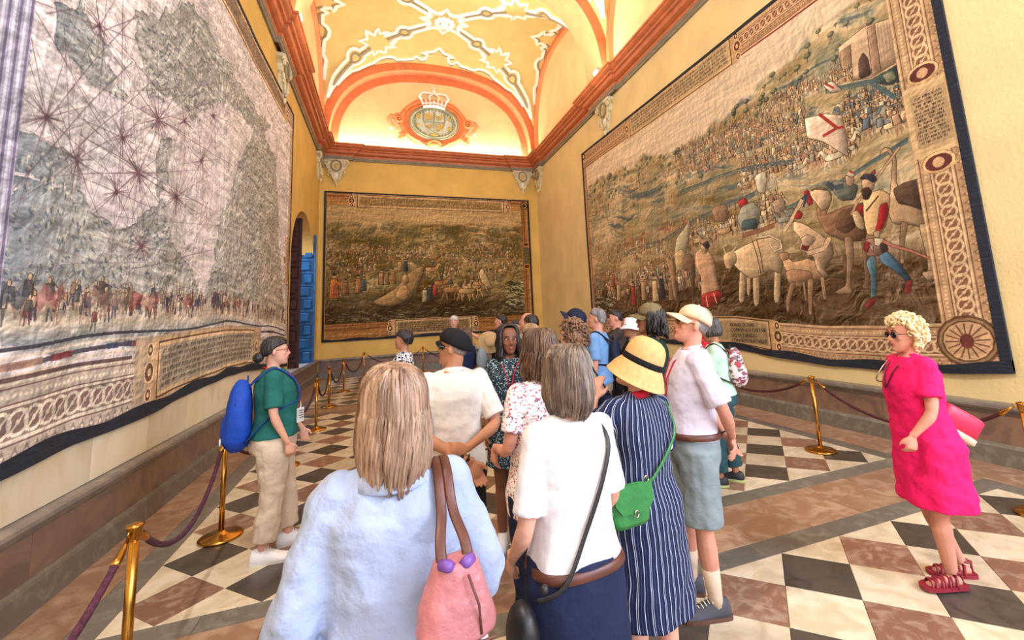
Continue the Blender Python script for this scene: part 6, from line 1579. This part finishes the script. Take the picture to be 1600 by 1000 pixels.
b = MB(); b.tube(subdiv([p.L(V(.10, -.01, 1.475)), p.surf(.125, 1.38, False, .026), p.surf(.07, 1.25, False, .028), p.surf(-.02, 1.08, False, .028), p.surf(-.12, .94, False, .034), V(-.20, -.09, .84)], 5), .0085, 8, (1, .25), (1, 0, 0)); b.build('strap', L_blk, bag)
b = MB(); b.ell(V(-.235, -.06, .74), (.05, .075, .10), nu=18, nv=12); o = b.build('bag_body', L_blk, bag); p.remesh(o, .009, 1, .01, .05)
b = MB(); b.ell(V(-.19, -.14, .90), (.014, .014, .014)); b.build('clasp', L_blk, bag)
# ------------------------------------------------ 5 woman in straw hat and striped dress
p = Person('woman in a straw cloche hat and navy striped dress, hand raised to her face', 1.14, 1.95, .22, 1.575, 'f', 1.08, SK_F, head=(.62, .36, .05), vox=.007, arms=dict(L=dict(el=(.285, .06, 1.30), wr=(.165, .13, 1.45), hd=(-.22, -.02, 1), pn=(.6, .3, .0), curl=.6), R=dict(el=(.23, .05, 1.12), wr=(.1, .24, 1.1))))
p.body(face=True); p.top(C_str, hem=.44, ease=.030, sleeve=.47, sl_ease=.026, flare=.04, disp=.028, name='striped_dress', cuff=.02, collar=C_red, dsize=.12); p.shoes(SH_k, SH_k); p.scalp(H_gy, vol=.006)
T = Matrix.Rotation(.10, 3, 'X'); hp = lambda x, y, z: p.hd(*(T @ V(x, y, z)))
b = MB(); rows = []
for rr, z in ((1.42, -.062), (1.38, -.058), (1.20, -.016), (1.08, .020), (1.0, .030), (.99, .06), (.97, .09), (.90, .12), (.74, .146), (.5, .162), (.2, .168)):
    rows.append([hp(.094*rr*math.cos(a), -.010+.108*rr*math.sin(a)+(.012*math.sin(a) if z < 0 else 0), z-(.014*abs(math.cos(a)) if z < 0 else 0)) for a in [2*math.pi*j/36 for j in range(36)]])
b.grid(rows, True, True); hat = b.build('straw_hat', L_straw, p.root)
b = MB(); b.grid([[hp(.094*1.015*s_*math.cos(a), -.010+.108*1.015*s_*math.sin(a), z) for a in [2*math.pi*j/36 for j in range(36)]] for s_, z in ((1.0, .024), (1.02, .026), (1.01, .056), (.98, .058))], True); b.build('hat_band', C_black, hat)
bag = thing_on(p, 'crossbody_bag', 'small green leather crossbody bag against the striped dress', 'bag')
G = V(-.235, -.165, .955)
b = MB(); rows = []
for i in range(9):
    v = i/8; z = G.z-.085+.165*v; w = .095*(.92+.10*math.sin(math.pi*v)); d = .034*(1.05-.65*v)
    if i in (0, 8): w *= .9; d *= .5
    rows.append([V(G.x+w*math.copysign(abs(math.cos(a))**.5, math.cos(a)), G.y+d*math.sin(a)-.2*w*math.cos(a), z) for a in [2*math.pi*j/24 for j in range(24)]])
b.grid(rows, True, True); o = b.build('bag_body', L_green, bag); p.remesh(o, .006, 1)
b = MB(); b.prism([(-.09, .088), (.09, .088), (.088, .02), (.06, -.018), (-.06, -.018), (-.088, .02)], lambda u, v, t: V(G.x+u, G.y-.030-.2*u-t-.010*max(0, 1-v*8), G.z+v), 0, .006); b.build('flap', L_green, bag)
b = MB(); b.tube([V(G.x+.01*math.cos(a)+.0, G.y-.05, G.z-.02+.014*math.sin(a)) for a in [2*math.pi*i/10 for i in range(11)]], .003, 5); b.tube([V(G.x+.095+.012*math.cos(a), G.y-.02, G.z+.085+.014*math.sin(a)) for a in [2*math.pi*i/10 for i in range(11)]], .003, 5); b.build('ring', M_metal, bag)
b = MB(); b.tube(subdiv([G+V(.095, -.02, .09), p.surf(-.06, 1.10, False, .052), p.surf(.06, 1.22, False, .052), p.surf(.13, 1.32, False, .055), p.L(V(.15, -.02, 1.46)), p.surf(.10, 1.35, True, .05)], 5), .008, 6, (1, .35)); b.tube(subdiv([G+V(-.09, .02, .08), V(-.23, -.1, 1.12), V(-.2, .08, 1.22)], 4), .008, 6, (1, .35)); b.build('strap', L_green, bag)
# ------------------------------------------------ 6 man in lavender polo, cream cap and shorts
p = Person('man in a cream cap, lavender polo and grey shorts with hands clasped behind him', 1.81, 2.42, 1.12, 1.745, 'm', 1.02, SK_P, head=(.02, .30, 0), lean=(0, -.05), vox=.0075, legs=dict(L=dict(an=(-.105, -.02, .085)), R=dict(an=(.115, .07, .085), kn=(.105, .055, .49))),
           arms=dict(L=dict(el=(.245, -.13, 1.12), wr=(-.02, -.235, .93), hd=(-.35, -.15, -.8), pn=(0, -1, 0), curl=.45), R=dict(el=(.25, -.13, 1.12), wr=(.06, -.215, .91), hd=(-.75, -.25, -.6), pn=(0, 1, -.2), curl=.8)))
p.body(); p.top(C_lav, hem=.95, ease=.018, sleeve=.44, sl_ease=.016, disp=.022, collar=C_lav, cuff=.014); p.trousers(C_grey, top=1.0, end=.50, ease=.026, cuffw=.055, name='shorts'); p.belt(L_brown, .975, .026, .019); p.shoes(SH_g, SH_b, laces=cloth('cream_lace', (224, 214, 196)), socks=(SOCK, .17)); p.scalp(H_gy, vol=-.003)
p.cap(C_capc, .078, tilt=.06, low=.040, crown=.092); p.glasses(M_frame); p.wristband('R', L_blk, 'wristwatch'); p.lanyard(M_ban, 1.10)
# ------------------------------------------------ 7 person in mint shirt and jeans
p = Person('person in a mint shirt and teal jeans with a floral rucksack, near the right wall', 3.24, 3.80, .85, 1.60, 'f', 1.08, SK_T, head=(0, -.15, 0), lean=(0, .08), vox=.010, arms=dict(L=dict(el=(.2, .08, 1.15), wr=(.02, .22, 1.18), hd=(-1, .1, 0)), R=dict(el=(.22, .06, 1.14), wr=(.08, .24, 1.12), hd=(-1, .1, 0))), legs=dict(L=dict(an=(-.1, .10, .085), kn=(-.1, .10, .49)), R=dict(an=(.1, -.06, .085))))
p.body(); p.top(C_mint, hem=.93, ease=.024, sleeve=.42, sl_ease=.022); p.trousers(C_jean, cuffw=.022); p.shoes(SH_k, mat('lime_sole', (176, 190, 120), .6)); p.long_hair(hairmat('grey_brown_hair', (92, 84, 84), (56, 48, 50)), .10, .012, 110, seed=21, inward=.03)
pack('white and red floral rucksack worn over the mint shirt', p, 0, -.165, 1.21, .30, .42, .18, C_pack, L_blk)
# ------------------------------------------------ 8 woman in pink
p = Person('woman with white blond curls and sunglasses walking in a hot pink dress', 3.27, 2.00, 1.12, 1.60, 'f', 1.12, SK_P, head=(0, -.02, 0), lean=(0, .06), vox=.0075, legs=dict(R=dict(kn=(.08, .03, .49), an=(.08, -.14, .085), ft=(.1, 1)), L=dict(kn=(-.08, .05, .49), an=(-.08, .03, .10), ft=(-.1, 1))),
           arms=dict(R=dict(el=(.21, -.04, 1.12), wr=(.215, .00, .86), curl=.9), L=dict(el=(.22, .06, 1.12), wr=(.2, .2, .98), curl=.8)))
p.body(); p.top(C_pink, hem=.50, ease=.022, sleeve=.36, sl_ease=.022, flare=.06, disp=.034, name='pink_dress', cuff=.02, wav=.03); p.shoes(SH_r, SH_r, sandal=True, name='sandal'); p.curls(H_wh, .042, 480, low=-.125, r=.0145); p.glasses(M_frame, M_lens, .026)
b = MB(); b.tube(subdiv([p.nb+V(.06, -.02, .02), p.surf(.05, 1.40, True, .03), p.surf(.0, 1.25, True, .045), p.surf(-.05, 1.40, True, .03), p.nb+V(-.06, -.02, .02)], 4), .004, 5); b.build('necklace', mat('dark_beads', (60, 20, 36), .4), p.root)
p.wristband('R', M_metal, 'bracelet', -.01)
bag = thing_on(p, 'shoulder_bag', 'pink and white bag hanging behind the hot pink dress', 'bag')
G = V(.17, -.33, .90); M = Matrix.Translation(G) @ Matrix.Rotation(.6, 4, 'X')
b = MB(); rows = [[M @ V(w*math.copysign(abs(math.cos(a))**.5, math.cos(a)), d*math.copysign(abs(math.sin(a))**.5, math.sin(a)), z) for a in [2*math.pi*j/24 for j in range(24)]] for w, d, z in ((.035, .10, -.075), (.05, .125, -.07), (.05, .125, .06), (.035, .11, .075))]
b.grid(rows, True, True); o = b.build('bag_body', mat('pink_red_leather', (226, 42, 84), .45), bag)
b = MB(); rows = [[M @ V(w*math.copysign(abs(math.cos(a))**.5, math.cos(a)), d*math.copysign(abs(math.sin(a))**.5, math.sin(a)), z) for a in [2*math.pi*j/24 for j in range(24)]] for w, d, z in ((.03, .10, -.110), (.055, .13, -.10), (.055, .13, -.065), (.05, .12, -.06))]
b.grid(rows, True, True); b.build('pale_base', mat('cream_raffia', (236, 222, 186), .8, bump=.6, bscale=160), bag)
b = MB(); pts = subdiv([M @ V(0, .10, .08), p.surf(.10, 1.25, False, .05), p.L(V(.13, -.03, 1.47)), p.surf(.11, 1.3, True, .05), V(.21, .0, 1.15), M @ V(0, .12, .06)], 5)
b.tube(pts, .0045, 5); b.build('chain_strap', M_metal, bag)
# ------------------------------------------------ 9 the guide
p = Person('smiling woman in a dark green tee and beige trousers facing the group, with name badge', -.86, 4.27, -1.36, 1.665, 'f', 1.24, SK_F, head=(.0, .02, 0), vox=.0085, legs=dict(L=dict(an=(-.11, .13, .085), kn=(-.11, .10, .49), ft=(-.1, 1)), R=dict(an=(.12, -.05, .085), ft=(.25, 1))),
           arms=dict(R=dict(el=(.245, -.01, 1.12), wr=(.235, .10, .89), curl=.8), L=dict(el=(.24, .05, 1.12), wr=(.15, .22, .92), curl=.8)))
p.body(); p.top(C_green, hem=.93, ease=.022, sleeve=.44, sl_ease=.022, disp=.018, cuff=.012); p.trousers(C_beige, ease=.018, cuffw=.024, disp=.03); p.shoes(SH_w, SH_s, laces=SH_w, scale=1.08); p.scalp(H_dk, vol=.010)
b = MB(); b.ell(p.hd(0, -.125, -.045), (.042, .04, .042)); b.ell(p.hd(0, -.10, -.02), (.03, .03, .03)); o = b.build('hair_bun', H_dk, p.root); p.remesh(o, .006, 1, .008, .02)
p.glasses(mat('red_frame', (120, 30, 44), .3)); p.lanyard(M_ban, 1.16)
q = p.surf(.075, 1.07, off=.045); Mb = Matrix.Translation(q) @ Matrix.Rotation(-.75, 4, 'Z')
b = MB(); b.tube([p.surf(.01, 1.17, off=.035), p.surf(.05, 1.14, off=.045), q+V(0, 0, .055)], .004, 6); b.box((-.038, -.002, -.056), (.038, .004, .056), Mb); bd = b.build('name_badge', M_badge, p.root)
b = MB()
for i in range(4): b.box((-.028, .0045, .03-i*.018), (.02-(i % 2)*.01, .006, .036-i*.018), Mb)
b.build('badge_print', M_ink, bd)
pack('blue rucksack with a pale tag on the back of the green tee', p, 0, -.235, 1.12, .30, .56, .20, cloth('royal_blue_nylon', (30, 70, 168), .12, rough=.6), cloth('blue_webbing', (36, 66, 140)), tag=True)
# ------------------------------------------------ 10 woman with red lanyard facing us
p = Person('woman with long dark hair, dark patterned dress and red lanyard facing the viewer', .96, 3.60, math.pi-.25, 1.66, 'f', 1.06, SK_B, head=(.22, -.02, 0), vox=.009)
p.body(); p.top(C_dark, hem=.62, ease=.020, sleeve=.30, sl_ease=.02, flare=.06, disp=.015, name='patterned_dress'); p.shoes(SH_w, SH_s); p.long_hair(H_dk, .20, .018, 200, seed=31, inward=-.02, wav=.01, face_open=.98)
b = MB(); b.tube(subdiv([p.surf(-.07, 1.43, True, .02), p.surf(-.03, 1.34, True, .03), p.surf(0, 1.22, True, .035), p.surf(.03, 1.34, True, .03), p.surf(.07, 1.43, True, .02)], 4), .007, 6, (1, .4)); b.build('lanyard', M_ban, p.root)
b = MB(); q = p.surf(0, 1.15, off=.04); b.box((q.x-.03, q.y-.006, q.z-.04), (q.x+.03, q.y+.008, q.z+.04)); b.build('audio_receiver', C_red, p.root)
# ------------------------------------------------ the far and middle crowd
def simple(label, x, y, f, H, sex, sk, girth=1.0, head=(0, 0, 0), topm=C_white, botm=C_navy, hair=None, arms=None, sleeve=.44, vox=.012, dress=False, lean=(0, 0)):
    p = Person(label, x, y, f, H, sex, girth, sk, None, lean, head, arms, None, vox)
    p.body(); p.top(topm, hem=.5 if dress else .9, ease=.02, sleeve=sleeve, sl_ease=.018, flare=.06 if dress else 0, name='dress' if dress else 'shirt')
    if not dress: p.trousers(botm)
    p.shoes(SH_k, SH_b)
    if hair: hair(p)
    return p
simple('woman in a black and white patterned top standing alone before the far wall', .19, 5.50, 1.25, 1.64, 'f', SK_T, .98, (-.05, .1, 0), C_bw, C_black, lambda p: p.scalp(H_dk, vol=.016), sleeve=.7)
p = simple('woman with curly brown hair behind the brown grey bob', 1.31, 3.10, .45, 1.67, 'f', SK_F, 1.05, (.1, .1, 0), cloth('sage_cotton', (176, 186, 156)), C_navy, lambda p: p.curls(H_cu, .034, 180, low=-.13, r=.018))
bag = thing_on(p, 'shoulder_bag', 'navy bag on the shoulder of the curly haired woman', 'bag'); b = MB(); b.ell(V(.26, -.08, 1.02), (.06, .11, .13)); o = b.build('bag_body', C_navy, bag); p.remesh(o, .012, 1); b = MB(); b.tube(subdiv([V(.26, .0, 1.12), p.surf(.14, 1.38, True, .03), p.L(V(.13, -.02, 1.47)), p.surf(.13, 1.36, False, .03), V(.26, -.14, 1.12)], 4), .012, 6, (1, .3)); b.build('strap', C_navy, bag)
p = simple('tall man in a navy cap looking steeply upwards', 1.76, 4.20, 1.0, 1.80, 'm', SK_P, 1.0, (0, .62, 0), C_black, C_navy, lambda p: (p.scalp(H_dk, vol=-.003), p.cap(C_capn, .07)))
p = simple('grey haired man in a sky blue polo looking up to the left', 2.36, 4.80, .85, 1.78, 'm', SK_P, 1.04, (.1, .12, 0), C_sky, C_hk, lambda p: p.scalp(H_gy, vol=.007))
pack('small dark rucksack on the back of the sky blue polo', p, .02, -.20, 1.22, .24, .32, .10, C_capn, C_black, pocket=False)
camarm = dict(L=dict(el=(.22, .20, 1.28), wr=(.10, .26, 1.53), hd=(-.3, -.2, 1), pn=(0, 1, 0)), R=dict(el=(.24, .20, 1.26), wr=(.08, .24, 1.52), hd=(-.3, -.1, 1), pn=(0, -1, 0)))
p = simple('man in a dark brown tee holding a camera to his eye', 3.06, 5.60, 1.2, 1.76, 'm', SK_P, 1.0, (0, .02, 0), C_brown, C_black, lambda p: p.scalp(H_dk, vol=.004), camarm)
cm = thing_on(p, 'camera', 'black camera held up by the man in the dark brown tee', 'camera'); q = p.hd(0, .16, .0)
b = MB(); b.box((q.x-.065, q.y-.03, q.z-.045), (q.x+.065, q.y+.03, q.z+.04)); b.box((q.x-.025, q.y-.03, q.z+.035), (q.x+.025, q.y+.025, q.z+.065)); b.build('camera_body', L_blk, cm)
b = MB(); b.lathe([(.032, 0), (.034, .02), (.034, .08), (.03, .085), (.0, .08)], (q.x, q.y+.03, q.z-.005), 16, Matrix.Rotation(-math.pi/2, 3, 'X')); b.build('camera_lens', M_lens, cm)
def bucket(p, m):
    b = MB(); rows = []
    for rr, z in ((1.5, -.02), (1.46, -.012), (1.15, .02), (1.04, .03), (.98, .10), (.85, .118), (.3, .125)): rows.append([p.hd(.086*rr*math.cos(a), -.01+.10*rr*math.sin(a), z+(.008*math.sin(3*a) if rr > 1.3 else 0)) for a in [2*math.pi*j/28 for j in range(28)]])
    b.grid(rows, True, True); b.build('bucket_hat', m, p.root)
simple('woman in a white bucket hat behind the straw cloche hat', 2.72, 4.62, 1.2, 1.65, 'f', SK_O, 1.0, (.1, .1, 0), C_black, C_black, lambda p: (p.scalp(H_dk, vol=.0), bucket(p, C_white)))
p = simple('person with long black hair and olive cap in a dark green sweater', 2.07, 3.22, .9, 1.775, 'm', SK_O, 1.02, (0, .12, 0), C_dg, C_black, lambda p: (p.long_hair(H_dk, .15, .010, 150, seed=41, wav=.012, inward=-.01, face_open=1.35, zt=.088), p.cap(C_olive, .078, low=.034, crown=.104)), sleeve=.95, vox=.009)
p.glasses(M_frame)
p = simple('man in a black tee holding his arm out towards the far tapestry', 1.86, 7.50, 1.1, 1.78, 'm', SK_P, 1.0, (0, .15, 0), C_black, C_navy, lambda p: p.scalp(H_dk, vol=.006), dict(L=dict(el=(.22, .22, 1.32), wr=(.2, .45, 1.46), hd=(.0, .8, .6), pn=(.5, 0, 1), curl=.2)))
hat = link('sun_hat', None, None, 'beige straw sun hat hanging beside the man with the outstretched arm', 'hat', None, None, Vector((1.60, 7.2, 1.35)))
b = MB(); b.lathe([(.19, 0), (.185, .006), (.10, .012), (.095, .06), (.07, .09), (0, .095)], n=26, M=Matrix.Rotation(1.2, 3, 'X')); b.build('hat_body', mat('beige_straw', (190, 160, 116), .8, bump=.4, bscale=120), hat)
b = MB(); b.tube([(0, 0, .06), (.08, .1, .16), (.16, .22, .2)], .006, 5); b.build('chin_cord', L_brown, hat)
simple('person with pale hair in a white top before the far tapestry', 1.29, 9.00, 2.9, 1.80, 'f', SK_F, .92, (0, 0, 0), C_white, C_beige, lambda p: p.scalp(hairmat('white_hair', (226, 220, 214), (170, 160, 156)), vol=.01))
p = simple('dark haired woman with a grey shoulder bag beyond the black flat cap', 1.05, 6.40, .5, 1.60, 'f', SK_T, 1.0, (.6, 0, 0), C_navy, C_black, lambda p: p.long_hair(H_br, .22, .014, 110, seed=51))
bag = thing_on(p, 'shoulder_bag', 'grey bag of the dark haired woman beyond the black flat cap', 'bag'); b = MB(); b.ell(V(.18, -.17, 1.15), (.09, .07, .18)); o = b.build('bag_body', C_grey, bag); p.remesh(o, .012, 1); b = MB(); b.tube(subdiv([V(.18, -.14, 1.3), p.L(V(.13, -.02, 1.48)), p.surf(.13, 1.3, True, .03), V(.24, .0, 1.1), V(.22, -.12, 1.02)], 4), .012, 6, (1, .3)); b.build('strap', C_grey, bag)
simple('balding man in a pale blue shirt before the far tapestry edge', 1.92, 6.20, 1.2, 1.78, 'm', SK_P, 1.05, (0, .2, 0), cloth('ice_blue_cotton', (196, 206, 226)), C_navy, None, sleeve=.9)
simple('person with short black hair beside the balding man', 1.80, 5.60, .5, 1.74, 'm', SK_O, 1.0, (.1, .05, 0), C_black, C_navy, lambda p: p.scalp(H_dk, vol=.014))
simple('woman with tied dark hair left of the balding man', 1.98, 6.90, 1.9, 1.68, 'f', SK_T, 1.0, (0, .05, 0), C_white, C_navy, lambda p: p.scalp(H_dk, vol=.01))
simple('sandy haired person in a rose top behind the floral blouse', 1.28, 4.05, .7, 1.65, 'f', SK_F, 1.05, (.1, .1, 0), cloth('rose_cotton', (206, 150, 150)), C_navy, lambda p: p.scalp(H_sb, vol=.016))
simple('dark haired person in a red top behind the lavender polo', 3.90, 4.90, 1.2, 1.64, 'f', SK_T, 1.0, (.1, .0, 0), C_red, C_navy, lambda p: p.long_hair(H_dk, .12, .014, 90, seed=61))
